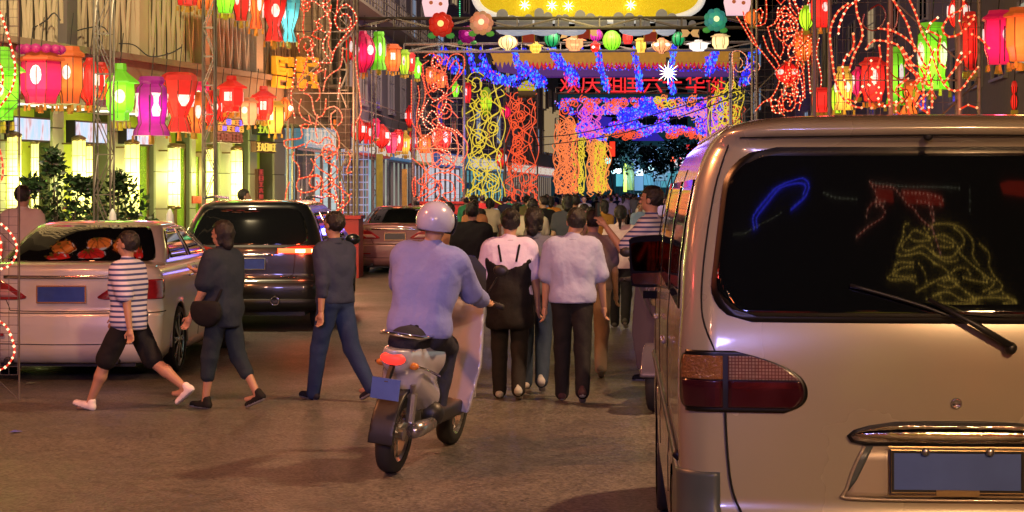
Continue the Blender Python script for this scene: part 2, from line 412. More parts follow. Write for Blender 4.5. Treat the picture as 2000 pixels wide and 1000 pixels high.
def make_person(label, x, y, yaw, H=1.65, top=(.5, .5, .5), bot=(.03, .03, .04), stride=.25, arms=None, hair='short', fem=0., sleeve=.6, hem=.02,
                plen=1., shoes=(.03, .03, .03), z=0., lean=.03, knee=(.1, .35), legs=None, fy=0., head=(0, 0), sit=None, h=.015, tk='cloth', bk='cloth', extra=None, group=None, off=.014, roll=0):
    J = skeleton(H, stride, lean, arms, knee, legs, head, sit)
    t = thing('person', label, 'person', (x, y, z), -yaw, group)
    lo, hi = bounds(J, H); f = body_fn(J, H, fem, .8 if plen > .9 else .84 if plen > .6 else 1.); parts = [sdf_mesh(f, lo, np.array([hi[0], hi[1], J['neck'][2] + .02]), h)]
    hf, mi = head_fn(J, H, fy); c = J['head']
    parts.append(sdf_mesh(hf, c - np.array([.07, .08, .11]) * H, c + np.array([.07, .09, .08]) * H, h * .5))
    for i, s in ((0, -1), (1, 1)): parts.append(hand_mesh(J['w%d' % i], J['hd%d' % i], s, H, h * .4))
    np_obj('body', parts, [SKIN, EYE, SKIN_D], t, mi)
    sd = R.random() * 9
    f, lo, hi = pants_fn(J, H, plen, seed=sd); np_obj('trousers' if plen > .7 else 'shorts', [sdf_mesh(f, lo, hi, h)], [cloth(bot, bk)], t)
    f, lo, hi = shirt_fn(J, H, sleeve, hem, fem=fem, seed=sd, off=off); np_obj('shirt', [sdf_mesh(f, lo, hi, h)], [cloth(top, tk)], t)
    if hair: f, lo, hi = hair_fn(J, H, hair, fy); np_obj('hair', [sdf_mesh(f, lo, hi, h * .55)], [HAIR], t)
    for i in (0, 1): shoe(J, i, H, cloth(shoes), t)
    if h <= .0165:
        c = J['neck'] * .72 + J['sho'] * .28; g = MB(); g.tube([(c[0] + .043 * H * cos(a), c[1] + .043 * H * sin(a) * .95, c[2] + .006 * H * sin(a) * -1) for a in np.linspace(0, 2 * pi, 17)[:-1]], .0065 * H, 5, closed=True)
        g.build('collar', cloth(tuple(q * .8 for q in top)), t, True)
    if extra: extra(t, J, H)
    return t, J
# ---------------- vehicles ----------------
def dark_glass(name, tint=(.006, .007, .008), rough=.03): return mat(name, tint, rough, coat=1., spec=.8)
GLASS = dark_glass('tinted_car_glass'); RUBBER = mat('tyre_rubber', (.015, .015, .016), .75, var=.3, vscale=20)
BLK = mat('black_plastic', (.012, .012, .013), .45, var=.2); GAP = mat('panel_gap', (.003, .003, .003), .9)
CHROME = mat('chrome', (.75, .75, .76), .08, 1.); ALLOY = mat('alloy_wheel', (.42, .42, .43), .28, .9, var=.2)
PLATE = mat('blue_number_plate', (.02, .06, .30), .4, var=.3, vscale=14); PLATE_G = mat('faded_blue_plate', (.07, .13, .42), .45, var=.25, vscale=6)
def carpaint(name, col, metal=.35, rough=.32):
    m = mat(name, col, rough, metal, coat=.8); n = m.node_tree; b = n.nodes['Principled BSDF']
    tc = n.nodes.new('ShaderNodeTexCoord'); v = n.nodes.new('ShaderNodeTexNoise'); v.inputs['Scale'].default_value = 1.1; v.inputs['Detail'].default_value = 5; v.inputs['Roughness'].default_value = .5
    n.links.new(tc.outputs['Object'], v.inputs['Vector']); mr = n.nodes.new('ShaderNodeMapRange')
    mr.inputs[1].default_value = .1; mr.inputs[2].default_value = .9; mr.inputs[3].default_value = rough - .04; mr.inputs[4].default_value = rough + .10
    n.links.new(v.outputs['Fac'], mr.inputs[0]); n.links.new(mr.outputs[0], b.inputs['Roughness'])
    v2 = n.nodes.new('ShaderNodeTexNoise'); v2.inputs['Scale'].default_value = 1.3; n.links.new(tc.outputs['Object'], v2.inputs['Vector'])
    mx = n.nodes.new('ShaderNodeMix'); mx.data_type = 'RGBA'; mx.inputs[6].default_value = (*[c * .86 for c in col], 1); mx.inputs[7].default_value = (*[min(1, c * 1.1) for c in col], 1)
    n.links.new(v2.outputs['Fac'], mx.inputs[0]); n.links.new(mx.outputs[2], b.inputs['Base Color'])
    m2 = n.nodes.new('ShaderNodeMapRange'); m2.inputs[3].default_value = .05; m2.inputs[4].default_value = .075; n.links.new(v.outputs['Fac'], m2.inputs[0]); n.links.new(m2.outputs[0], b.inputs['Coat Roughness'])
    return m
class Shell:
    """stack of rounded-rectangle rings. prof rows: z, half width, rear y, front y, rear corner radius, front corner radius, rear bulge"""
    def __init__(s, prof, zmap=None):
        s.p = np.array(prof, float); s.zmap = zmap or (lambda y, z: z)
    def par(s, z): return [np.interp(z, s.p[:, 0], s.p[:, k]) for k in range(1, 7)]
    def pt(s, a, z, side=1):
        """a: distance along the ring from the rear centre"""
        xh, y0, y1, rr, rf, bu = s.par(z); f = xh - rr
        if a < f: x, y = a, y0 + bu * (a / xh) ** 2
        else:
            yb = bu * (f / xh) ** 2; q = (a - f) / rr
            if q < pi / 2: x, y = f + rr * sin(q), y0 + yb + rr * (1 - cos(q))
            else: x, y = xh, y0 + yb + rr + (a - f - rr * pi / 2)
        return np.array([side * x, y, s.zmap(y, z)])
    def arc(s, y, z):
        """ring distance of side point at lengthwise y"""
        xh, y0, y1, rr, rf, bu = s.par(z); f = xh - rr; return f + rr * pi / 2 + (y - (y0 + bu * (f / xh) ** 2 + rr))
    def nrm(s, a, z, side=1):
        e = .004; p = s.pt(a, z, side); u = s.pt(a + e, z, side) - p; v = s.pt(a, z + e, side) - s.pt(a, z - e, side)
        n = np.cross(u, v) * side; n = n / (np.linalg.norm(n) + 1e-12); return n if (n[1] < 0 or n[0] * side > .3) else -n
    def ring(s, z, n_r=12, n_c=7, dy=.07):
        xh, y0, y1, rr, rf, bu = s.par(z); f = xh - rr; yb = y0 + bu * (f / xh) ** 2
        h = [(f * i / n_r, y0 + bu * (f * i / n_r / xh) ** 2) for i in range(n_r)]
        h += [(f + rr * sin(pi / 2 * i / n_c), yb + rr * (1 - cos(pi / 2 * i / n_c))) for i in range(n_c)]
        ns = s.ns; ya, yz = yb + rr, y1 - rf; h += [(xh, ya + (yz - ya) * i / ns) for i in range(ns)]
        h += [(xh - rf + rf * cos(pi / 2 * i / 6), yz + rf * sin(pi / 2 * i / 6)) for i in range(7)]
        h += [((xh - rf) * (1 - i / 5), y1) for i in range(1, 6)]
        full = h + [(-x, y) for x, y in h[-2:0:-1]]
        return [(x, y, s.zmap(y, z)) for x, y in full]
    def body(s, name, m, parent, zs, arches=(), ns=60, smooth=True):
        s.ns = ns; rings = [s.ring(z) for z in zs]; n = len(rings[0]); mb = MB(); V = [list(p) for r in rings for p in r]
        for p in V:                           # pull vertices close to a wheel arch onto its circle
            for (cy, cz, ra) in arches:
                d = math.hypot(p[1] - cy, p[2] - cz)
                if abs(p[0]) > .5 and abs(d - ra) < .035 and d > 0: p[1] = cy + (p[1] - cy) * ra / d; p[2] = cz + (p[2] - cz) * ra / d
        Fs = []
        for i in range(len(rings) - 1):
            for k in range(n):
                q = (i * n + k, i * n + (k + 1) % n, (i + 1) * n + (k + 1) % n, (i + 1) * n + k)
                c = [sum(V[j][t] for j in q) / 4 for t in range(3)]
                if any(abs(c[0]) > .5 and math.hypot(c[1] - cy, c[2] - cz) < ra - .004 for cy, cz, ra in arches): continue
                Fs.append(q)
        Fs.append(tuple(range((len(rings) - 1) * n, len(rings) * n))); Fs.append(tuple(range(n))[::-1])
        mb.add(V, Fs); return mb.build(name, m, parent, smooth)
    def patch(s, rows, off, name, m, parent, side=1, nc=14, mirror=False, skirt=.012, mb=None):
        """rows: (z, a_min, a_max) -> surface piece standing off the shell, with an edge all round. negative a = other side"""
        own = mb is None; mb = mb or MB(); V = []; 
        for z, a0, a1 in rows:
            for j in range(nc + 1):
                a = a0 + (a1 - a0) * j / nc; sd = side if a >= 0 else -side
                p = s.pt(abs(a), z, sd) + s.nrm(abs(a), z, sd) * off; V.append(p)
        nR = len(rows); w = nc + 1
        Fs = [(i * w + j, i * w + j + 1, (i + 1) * w + j + 1, (i + 1) * w + j) for i in range(nR - 1) for j in range(nc)]
        b = [j for j in range(w)] + [i * w + nc for i in range(1, nR)] + [(nR - 1) * w + j for j in range(nc - 1, -1, -1)] + [i * w for i in range(nR - 2, 0, -1)]
        bz = [(rows[i // w][0], rows[i // w][1] + (rows[i // w][2] - rows[i // w][1]) * (i % w) / nc) for i in b]; o = len(V)
        for z, a in bz:
            sd = side if a >= 0 else -side; V.append(s.pt(abs(a), z, sd) + s.nrm(abs(a), z, sd) * (off - skirt))
        for i in range(len(b)): Fs.append((b[i], o + i, o + (i + 1) % len(b), b[(i + 1) % len(b)]))
        if side < 0: Fs = [f[::-1] for f in Fs]
        mb.add(V, Fs); return mb.build(name, m, parent, True) if own else mb
    def gaps(s, lst, r, t, side=1, off=-.001):
        for l in lst: g = MB(); s.line(l, r, g, side, off); g.build('panel_gap', GAP, t)
    def line(s, pts, r, mb, side=1, off=.001, n=5):
        P_ = []
        q = spline(pts, .03) if len(pts) > 2 else np.array([[pts[0][k] + (pts[1][k] - pts[0][k]) * t / 12 for k in (0, 1)] for t in range(13)])
        for a, z in q:
            sd = side if a >= 0 else -side; P_.append(s.pt(abs(a), z, sd) + s.nrm(abs(a), z, sd) * off)
        mb.tube(P_, r, n)
def rrows(a0, a1, z0, z1, r, n=6, slope=0., slope1=0.):
    """rounded rectangle rows; a0 edge shifts by slope*(z-z0)"""
    out = []
    def add(z, ins): out.append((z, a0 + slope * (z - z0) + ins, a1 + slope1 * (z - z0) - ins))
    for i in range(n): t = pi / 2 * i / n; add(z0 + r * (1 - cos(t)), r * (1 - sin(t)))
    for i in range(7): add(z0 + r + (z1 - z0 - 2 * r) * i / 6, 0)
    for i in range(1, n + 1): t = pi / 2 * i / n; add(z1 - r + r * sin(t), r * (1 - cos(t)))
    return out
def wheel(parent, x, y, r, side, w=.2, spokes=7):
    g = MB(); c = (x, y, r)
    g.lathe([(r - .06, -w / 2), (r - .012, -w / 2), (r, -w / 2 + .03), (r, w / 2 - .03), (r - .012, w / 2), (r - .06, w / 2)], 40, c, axis='x', caps=False)
    for k in (-.03, .0, .03): g.lathe([(r + .0015, k - .004), (r - .01, k - .004), (r - .01, k + .004), (r + .0015, k + .004)], 40, c, axis='x', caps=False)
    tyre = g.build('tyre', RUBBER, parent, True)
    g = MB(); rr = r - .06; o = side * (w / 2 - .02)
    g.lathe([(rr + .004, -w / 2 + .01), (rr - .02, -w / 2 + .03), (rr - .025, o), (rr + .006, o + side * .012)], 40, c, axis='x', caps=False)
    g.lathe([(.035, o - side * .02), (.05, o + side * .004), (.03, o + side * .016), (.001, o + side * .018)], 16, c, axis='x')
    for k in range(spokes):
        for d in (-.07, .07):
            a = 2 * pi * k / spokes; a2 = a + d * 1.6
            g.obox((x + o, y + cos(a) * .03, r + sin(a) * .03), (x + o - side * .004, y + cos(a2) * (rr - .01), r + sin(a2) * (rr - .01)), .022, .026, up=(1, 0, 0))
    rim = g.build('rim', ALLOY, tyre, False)
    g = MB(); g.lathe([(.14, o - side * .06), (.14, o - side * .05)], 20, c, axis='x'); g.build('brake_disc', BLK, tyre)
    return tyre
def archlip(mb, x, y, z, r, n=18):
    mb.tube([(x, y + cos(a) * r, z + sin(a) * r) for a in np.linspace(-.12, pi + .12, n)], .012, 5)
def well(mb, x, y, z, r, side):
    """inner lining of a wheel house"""
    P_ = [(y + cos(a) * r, z + sin(a) * r) for a in np.linspace(-.3, pi + .3, 16)]
    vs = [(x, p[0], p[1]) for p in P_] + [(x - side * .3, p[0], p[1]) for p in P_]
    mb.add(vs, [(i, i + 1, i + 17, i + 16) for i in range(15)]); mb.add([(x - side * .3, p[0], p[1]) for p in P_], [tuple(range(16))])
def plate_at(t, S, z0, z1, hw, m, frame=.012, fm=None, off=.02, cx=0.):
    y = S.pt(0, (z0 + z1) / 2)[1] - off
    g = MB(); g.box(cx - hw, cx + hw, y - .006, y, z0, z1); pl = g.build('number_plate', m, t)
    g = MB(); f = frame
    g.box(cx - hw - f, cx + hw + f, y - .010, y + .004, z1, z1 + f); g.box(cx - hw - f, cx + hw + f, y - .010, y + .004, z0 - f, z0)
    g.box(cx - hw - f, cx - hw, y - .0095, y + .0035, z0, z1); g.box(cx + hw, cx + hw + f, y - .0095, y + .0035, z0, z1)
    g.build('plate_frame', fm or CHROME, pl); return pl, y
# ======== beige van, close, on the right ========
def make_van():
    t = thing('van', 'beige van parked close at the right with tinted rear window and long rear wiper', 'van', (1.47, 5.93, 0), -.060)
    PT = carpaint('champagne_paint', (.38, .335, .245), .22, .24)
    S = Shell([(.28, .82, .10, 4.75, .14, .3, .05), (.33, .895, .01, 4.86, .15, .35, .05), (.40, .905, -.025, 4.9, .14, .4, .05), (.60, .91, -.035, 4.9, .13, .4, .05),
               (.665, .91, -.02, 4.9, .13, .4, .05), (.69, .905, .0, 4.9, .13, .4, .05), (.95, .912, .0, 4.85, .13, .4, .05), (1.10, .912, .004, 4.6, .13, .45, .05), (1.23, .910, .012, 4.3, .13, .45, .05),
               (1.35, .900, .035, 4.05, .13, .45, .06), (1.50, .892, .089, 3.85, .133, .45, .06), (1.65, .872, .143, 3.6, .14, .45, .06), (1.80, .842, .197, 3.4, .15, .45, .06), (1.88, .815, .2258, 3.2, .16, .4, .06), (1.91, .80, .2366, 3.15, .17, .4, .06),
               (1.935, .785, .215, 3.1, .18, .4, .075), (1.955, .765, .165, 3.05, .20, .4, .08), (1.975, .745, .155, 3.0, .20, .4, .08), (1.995, .705, .18, 2.9, .24, .4, .09), (2.015, .64, .26, 2.8, .26, .35, .10), (2.03, .52, .42, 2.6, .26, .3, .10), (2.038, .30, .8, 2.3, .2, .2, .05)])
    zs = [.28, .30, .33, .36, .40, .45, .5, .55, .60, .64, .665, .69, .74, .8, .86, .92, .98, 1.04, 1.1, 1.16, 1.23, 1.29, 1.35, 1.42, 1.5, 1.58, 1.65, 1.72, 1.8, 1.85, 1.88, 1.905, 1.93, 1.95, 1.965, 1.98, 1.995, 2.005, 2.015, 2.024, 2.03, 2.036, 2.038]
    S.body('body', PT, t, zs, [(.95, .33, .39), (3.95, .33, .39)], ns=90)
    # bumper: grey lower skin wrapping both corners
    bp = mat('bumper_grey_plastic', (.07, .085, .085), .38, var=.2, vscale=4)
    S.patch([(z, -(1.42), 1.42) for z in (.285, .31, .34, .4, .45, .5, .55)], .014, 'bumper', bp, t, nc=60, skirt=.02)
    for side in (-1, 1): S.patch([(z, max(.775 - max(0, .66 - z) * .6, .7), 1.40) for z in (.553, .6, .64, .70, .76, .80, .815)], .012, 'bumper_corner', bp, t, side, nc=24, skirt=.02)
    # rear glass: black border, then the pane
    def win(e):
        r = []; z0, z1 = 1.335 - e, 1.895 + e; n = 26
        for i in range(n + 1):
            z = z0 + (z1 - z0) * i / n; u = (z - z0) / (z1 - z0)
            hw = .800 - .080 * u + e; k0 = max(0, 1 - (z - z0) / .13); k1 = max(0, 1 - (z1 - z) / .15)
            hw -= .15 * (1 - sqrt(max(0, 1 - k0 * k0))) + .17 * (1 - sqrt(max(0, 1 - k1 * k1))); r.append((z + .0, -hw, hw))
        return r
    S.patch(win(.018), .004, 'window_seal', mat('black_glass_border', (.004, .004, .004), .35), t, nc=40)
    S.patch(win(0), .0075, 'rear_window', dark_glass('van_rear_glass', (.004, .005, .006), .02), t, nc=40)
    # panel gaps
    gap = [(-.758, 1.02), (-.755, .95), (-.748, .85), (-.735, .76), (-.705, .68), (-.66, .61), (-.5, .575), (0, .57), (.5, .575), (.66, .61), (.705, .68), (.735, .76), (.748, .85), (.758, 1.02)]
    S.gaps([gap], .0042, t, off=.009)
    S.gaps([[(-.79, 1.215), (-.835, 1.34), (-.83, 1.5), (-.79, 1.75), (-.74, 1.92)], [(.79, 1.215), (.835, 1.34), (.83, 1.5), (.79, 1.75), (.74, 1.92)]], .0035, t); S.gaps([[(-.7, 1.945), (0, 1.95), (.7, 1.945)]], .004, t)
    for side in (-1, 1):
        for z_ in ((.45, 1.9),):
            for yy in (1.55, 3.0, 4.05):
                S.gaps([[(S.arc(yy, z), z) for z in np.linspace(.5, 1.85, 8)]], .004, t, side)
    g = MB()   # crease across the tailgate
    # tail lights
    amber = mat('amber_lens', (.22, .09, .03), .12, coat=1., bump=.6, bscale=90); clear = mat('clear_ribbed_lens', (.45, .34, .33), .15, coat=1.)
    n = clear.node_tree; tc = n.nodes.new('ShaderNodeTexCoord'); ck = n.nodes.new('ShaderNodeTexBrick'); ck.offset = 0; ck.inputs['Scale'].default_value = 1; ck.inputs['Brick Width'].default_value = .011; ck.inputs['Row Height'].default_value = .011; ck.inputs['Mortar Size'].default_value = .0016
    ck.inputs['Color1'].default_value = (.26, .19, .17, 1); ck.inputs['Color2'].default_value = (.20, .13, .12, 1); ck.inputs['Mortar'].default_value = (.10, .04, .04, 1)
    sp = n.nodes.new('ShaderNodeSeparateXYZ'); cb = n.nodes.new('ShaderNodeCombineXYZ'); n.links.new(tc.outputs['Object'], sp.inputs[0]); n.links.new(sp.outputs[0], cb.inputs[0]); n.links.new(sp.outputs[2], cb.inputs[1])
    n.links.new(cb.outputs[0], ck.inputs['Vector']); n.links.new(ck.outputs[0], n.nodes['Principled BSDF'].inputs['Base Color'])
    red = mat('dark_red_lens', (.035, .006, .010), .10, coat=1., var=.5, vscale=12); blk = mat('lamp_bezel', (.005, .005, .005), .3)
    for side in (-1, 1):
        def lr(e, za, zb, aa, ab):
            out = []; N = 22
            for i in range(N + 1):
                z = za + (zb - za) * i / N; u = (z - 1.028) / .184
                tip = .498 + .02 * (u - .3) ** 2 + .19 * (max(0, u - .28) / .72) ** 2.7
                k = max(0, 1 - (u + .02) / .3); tip += .075 * (1 - sqrt(max(0, 1 - min(1, k) ** 2)))
                oo = .915 - .03 * (1 - sqrt(max(0, 1 - min(1, abs(u - .5) * 2) ** 4)))
                a0, a1 = max(aa, tip - e), min(ab, oo + e)
                out.append((z, min(a0, a1), a1))
            return out
        ho = S.patch(lr(.012, 1.018, 1.222, 0, 9), .010, 'tail_light', blk, t, side, nc=30)
        S.patch(lr(-.002, 1.126, 1.205, 0, .748), .016, 'reversing_lens', clear, ho, side, nc=20)
        S.patch(lr(-.002, 1.034, 1.122, 0, .748), .016, 'brake_lens', red, ho, side, nc=20)
        S.patch(lr(-.002, 1.126, 1.205, .766, 9), .016, 'indicator_lens', amber, ho, side, nc=12)
        S.patch(lr(-.002, 1.034, 1.122, .766, 9), .016, 'corner_lens', red, ho, side, nc=12)
    # chrome garnish, plate recess, plate
    g = S.patch([(z, -hw, hw) for z, hw in ((.925, .285), (.933, .335), (.945, .345), (.957, .330), (.968, .30), (.978, .245), (.985, .15))], .020, 'handle_garnish', mat('garnish_chrome', (.55, .5, .45), .10, .9, bump=.25, bscale=26), t, nc=30, skirt=.03)
    g = MB(); gy = S.pt(0, .955)[1]; g.ball((0, gy - .014, .953), .335, 40, 12, sy=.085, sz=.085); g.build('garnish_bar', mat('garnish_bar_chrome', (.85, .75, .6), .12, 1., bump=.2, bscale=22), t, True)
    S.patch([(z, -hw, hw) for z, hw in ((.915, .300), (.925, .345), (.945, .358), (.965, .335), (.980, .285), (.993, .20), (.997, .1))], .012, 'garnish_trim', BLK, t, nc=30, skirt=.03)
    rc = carpaint('recess_paint', (.43, .35, .26), .3, .35)
    S.patch([(z, -hw, hw) for z, hw in ((.742, .365), (.76, .362), (.80, .352), (.86, .330), (.915, .305))], .006, 'plate_recess', rc, t, nc=24, skirt=.012)
    g = MB(); S.line([(-.30, .912), (-.335, .84), (-.362, .755), (-.355, .738), (0, .735), (.355, .738), (.362, .755), (.335, .84), (.30, .912)], .006, g, off=.008); g.build('recess_edge', rc, t, True)
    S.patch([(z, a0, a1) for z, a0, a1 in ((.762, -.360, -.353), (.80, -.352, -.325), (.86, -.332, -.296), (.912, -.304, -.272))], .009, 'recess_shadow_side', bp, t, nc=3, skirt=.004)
    fm = mat('brass_plate_frame', (.38, .26, .12), .35, .6)
    pl, py = plate_at(t, S, .772, .894, .207, PLATE_G, .012, BLK, .016)
    g = MB(); f = .004
    for e in (.009, .020):
        g.tube([(-.207 - e, py - .011, .772 - e), (.207 + e, py - .011, .772 - e), (.207 + e, py - .011, .894 + e), (-.207 - e, py - .011, .894 + e)], .0026, 4, closed=True)
    g.build('frame_line', fm, pl)
    for x in (-.105, .105):
        g = MB(); g.lathe([(.014, 0), (.014, -.008), (.009, -.013), (.001, -.013)], 14, (x, py - .008, .898), axis='y'); g.build('plate_bolt', ALLOY, pl, True)
    g = MB(); g.box(-.07, .07, py - .016, py - .008, .752, .772); g.build('frame_tab', fm, pl)
    g = MB(); y = S.pt(0, 1.055)[1]; g.lathe([(.017, 0.0), (.019, -.006), (.014, -.010), (.011, -.006), (.001, -.006)], 20, (.0, y, 1.055), axis='y'); g.build('key_lock', CHROME, t, True)
    # third brake lamp and washer nozzle under the roof edge
    y = S.pt(0, 1.945)[1]; g = MB(); g.ball((-.06, y - .004, 1.948), .018, 10, 6, sy=.6); g.build('washer_nozzle', BLK, t, True)
    # wiper
    def wp(a, z, off): sd = 1 if a >= 0 else -1; return S.pt(abs(a), z, sd) + S.nrm(abs(a), z, sd) * off
    g = MB(); g.ball(wp(.175, 1.235, .028), .021, 12, 7); a0, b0 = wp(.175, 1.24, .036), wp(-.09, 1.385, .045); g.tube([a0, a0 * .6 + b0 * .4 + np.array([0, -.006, .004]), b0], [.0125, .011, .007], 8)
    wiper = g.build('wiper', BLK, t, True)
    g = MB(); g.tube([wp(-.34 + .38 * i / 9, 1.435 - .095 * i / 9 - .0009 * i * i * .3, .022) for i in range(10)], .0065, 6); g.build('wiper_blade', BLK, wiper, True)
    # side windows (left and right), mirror, door handles, roof gutters
    for side in (-1, 1):
        for (ya, yb, nm) in ((.40, 1.48, 'side_window'), (1.62, 2.92, 'side_window'), (3.06, 3.62, 'side_window')):
            rows = [(z, S.arc(ya + .04 * sin((z - 1.33) * 5), z), S.arc(yb - (.35 * (z - 1.33) if yb > 3.5 else 0), z)) for z in np.linspace(1.34, 1.80, 9)]
            w_ = S.patch(rows, .004, nm, GLASS, t, side, nc=10)
        g = MB()
        for (ya, yb) in ((1.40, 1.60), (2.85, 3.02)): S.line([(S.arc(ya, 1.14), 1.14), (S.arc(yb, 1.14), 1.14)], .012, g, side, off=.02)
        g.build('door_handle', PT, t, True)
        g = MB(); S.line([(S.arc(y_, 1.995 if y_ > .6 else 1.9), 1.985) for y_ in (.35, .8, 1.5, 2.2, 2.7)], .010, g, side, off=.004); g.build('roof_gutter', PT, t, True)
        g = MB(); S.line([(S.arc(y_, .84), .84) for y_ in (.25, .6, 1.5, 2.5, 3.5, 4.3)], .02, g, side, off=.0); g.build('side_moulding', BLK, t, True)
        # mirror on arm
        g = MB(); X0 = side * .91; c = np.array([side * .985, 3.72, 1.385])
        q = [(c[0] + side * x, c[2] + z) for x, z in ((-.11, -.12), (-.095, -.14), (.04, -.14), (.065, -.11), (.075, .08), (.06, .125), (-.08, .14), (-.11, .12))]
        qs = spline(q + q[:1], .02)[:-1]
        g.prism([tuple(p) for p in qs], 3.72, 3.82); g.prism([((p[0] - c[0]) * .75 + c[0], (p[1] - c[2]) * .8 + c[2]) for p in qs], 3.8195, 3.87); g.obox((X0 - side * .05, 3.78, 1.36), (c[0], 3.78, 1.36), .05, .05); g.obox((X0 - side * .05, 3.78, 1.20), (c[0], 3.78, 1.20), .05, .04)
        mh = g.build('door_mirror', mat('matt_black', (.005, .005, .005), .75, spec=.15), t)
        g = MB(); g.prism([((p[0] - c[0]) * .86 + c[0], (p[1] - c[2] - .05) * .56 + c[2] + .055) for p in qs], 3.712, 3.719); g.build('mirror_glass', mat('mirror_silver', (.045, .045, .05), .03, 1.), mh)
        g = MB(); g.prism([((p[0] - c[0]) * .80 + c[0], (p[1] - c[2]) * .22 + c[2] - .095) for p in qs], 3.712, 3.719); g.build('wide_angle_glass', mat('blue_mirror', (.25, .5, .55), .08, 1.), mh)
        for y in (.95, 3.95):
            wheel(t, side * .80, y, .335, side, .215, 6)
        g = MB()
        for y in (.95, 3.95): well(g, side * .89, y, .33, .388, side)
        g.build('wheel_house', BLK, t)
    g = MB(); g.box(-.7, .7, .25, 4.5, .22, .32); g.build('underbody', BLK, t)
    return t, S
VAN, VS = make_van()
# ======== pale sedan ========
def make_sedan(t, PT, plate_m):
    def zm(y, z):
        k = min(1, max(0, (y - 3.2) / 1.5)); return z - (.16 * k * k * (3 - 2 * k)) * min(1, max(0, (z - .5) / .4))
    S = Shell([(.17, .80, .10, 4.6, .2, .3, .08), (.22, .86, .03, 4.7, .22, .35, .08), (.30, .885, -.01, 4.75, .24, .4, .08), (.50, .90, -.015, 4.78, .24, .4, .08), (.62, .90, .0, 4.78, .24, .45, .08), (.66, .90, .035, 4.78, .24, .45, .08),
               (.80, .895, .03, 4.75, .24, .45, .08), (.95, .885, .015, 4.7, .24, .45, .08), (1.02, .865, .01, 4.65, .24, .45, .08), (1.055, .83, .02, 4.6, .24, .45, .08), (1.085, .77, .06, 4.5, .24, .4, .08), (1.10, .68, .14, 4.35, .22, .4, .06), (1.105, .5, .3, 4.1, .2, .3, .02)], zm)
    arch = [(1.02, .32, .375), (3.80, .32, .375)]
    S.body('body', PT, t, [.17, .19, .22, .26, .3, .35, .4, .45, .5, .55, .6, .62, .64, .66, .7, .75, .8, .85, .9, .95, .99, 1.02, 1.04, 1.055, 1.07, 1.085, 1.094, 1.10, 1.105], arch, 80)
    C = Shell([(1.05, .80, .50, 3.50, .25, .4, .10), (1.12, .785, .60, 3.32, .25, .4, .12), (1.20, .755, .74, 3.12, .25, .4, .12), (1.30, .70, .92, 2.88, .24, .4, .12), (1.38, .655, 1.08, 2.68, .24, .4, .12),
               (1.42, .625, 1.18, 2.55, .24, .35, .12), (1.45, .58, 1.32, 2.40, .24, .3, .12), (1.468, .48, 1.5, 2.25, .22, .25, .1), (1.474, .3, 1.7, 2.05, .15, .15, .05)])
    C.body('roof', PT, t, [1.05, 1.08, 1.12, 1.16, 1.2, 1.25, 1.3, 1.34, 1.38, 1.4, 1.42, 1.435, 1.45, 1.46, 1.468, 1.474], (), 36)
    C.patch([(z, -h, h) for z, h in ((1.10, .66), (1.107, .72), (1.13, .735), (1.2, .71), (1.3, .655), (1.37, .605), (1.41, .56), (1.43, .47))], .005, 'rear_window', dark_glass('sedan_rear_glass'), t, nc=30)
    for side in (-1, 1):
        for ya, yb in ((1.12, 1.95), (2.03, 2.88)):
            rows = [(z, C.arc(max(ya, C.par(z)[1] + .33) if ya < 1.5 else ya, z), C.arc(min(yb, C.par(z)[2] - .45), z)) for z in (1.115, 1.16, 1.22, 1.28, 1.34, 1.385)]
            C.patch(rows, .005, 'side_window', GLASS, t, side, nc=10)
        g = MB(); C.line([(C.arc(y, z), z) for y, z in ((.98, 1.11), (1.2, 1.25), (1.5, 1.38), (1.9, 1.405), (2.3, 1.40), (2.62, 1.30), (2.95, 1.11))], .008, g, side, off=.006); g.build('window_trim', CHROME, t, True)
        g = MB()
        for y in (1.45, 2.45): S.line([(S.arc(y, .93), .93), (S.arc(y + .17, .935), .935)], .012, g, side, off=.02)
        g.build('door_handle', CHROME, t, True)
        # lamp
        lens = mat('red_lamp_lens', (.25, .012, .02), .08, coat=1., var=.4, vscale=25)
        rows = [(z, a0, a1) for z, a0, a1 in ((.765, .40, .98), (.775, .34, 1.0), (.79, .33, 1.02), (.82, .37, 1.03), (.86, .43, 1.04), (.90, .49, 1.04), (.935, .55, 1.03), (.95, .60, 1.0))]
        tl = S.patch(rows, .010, 'tail_light', lens, t, side, nc=14)
        S.patch([(z, a0 + .08, a0 + .30) for z, a0, a1 in rows[2:5]], .014, 'reversing_lens', mat('pink_lens', (.5, .3, .32), .1, coat=1.), tl, side, nc=8)
        # mirror
        g = MB(); g.ball((side * 1.0, 2.95, 1.05), .085, 12, 7, sx=1.25, sy=.7, sz=.75); g.obox((side * .82, 2.98, 1.0), (side * .95, 2.95, 1.03), .05, .04); g.build('door_mirror', PT, t, True)
        g = MB(); archlip(g, side * .892, 1.02, .32, .38); archlip(g, side * .895, 3.80, .32, .38); g.build('arch_lip', PT, t, True)
        g = MB()
        for y in (1.02, 3.80): well(g, side * .875, y, .32, .372, side)
        g.build('wheel_house', BLK, t)
        for y in (1.02, 3.80): wheel(t, side * .80, y, .325, side, .2, 8)
        S.gaps([[(S.arc(yy, z), z) for z in (.3, .6, .9, 1.04)] for yy in (1.98, 3.0)], .004, t, side, 0)
    S.patch([(z, -.54, .54) for z in (.962, .972, .982, .990)], .018, 'chrome_bar', CHROME, t, nc=24, skirt=.02)
    plate_at(t, S, .745, .885, .22, plate_m, .012, mat('gold_frame', (.8, .45, .2), .25, .9), .012)
    S.gaps([[(-.62, .99), (-.50, .70), (-.46, .662), (0, .655), (.46, .662), (.50, .70), (.62, .99)], [(-1.1, .645), (-.6, .64), (.6, .64), (1.1, .645)], [(-.9, .36), (0, .35), (.9, .36)]], .005, t, off=0)
    g = MB()
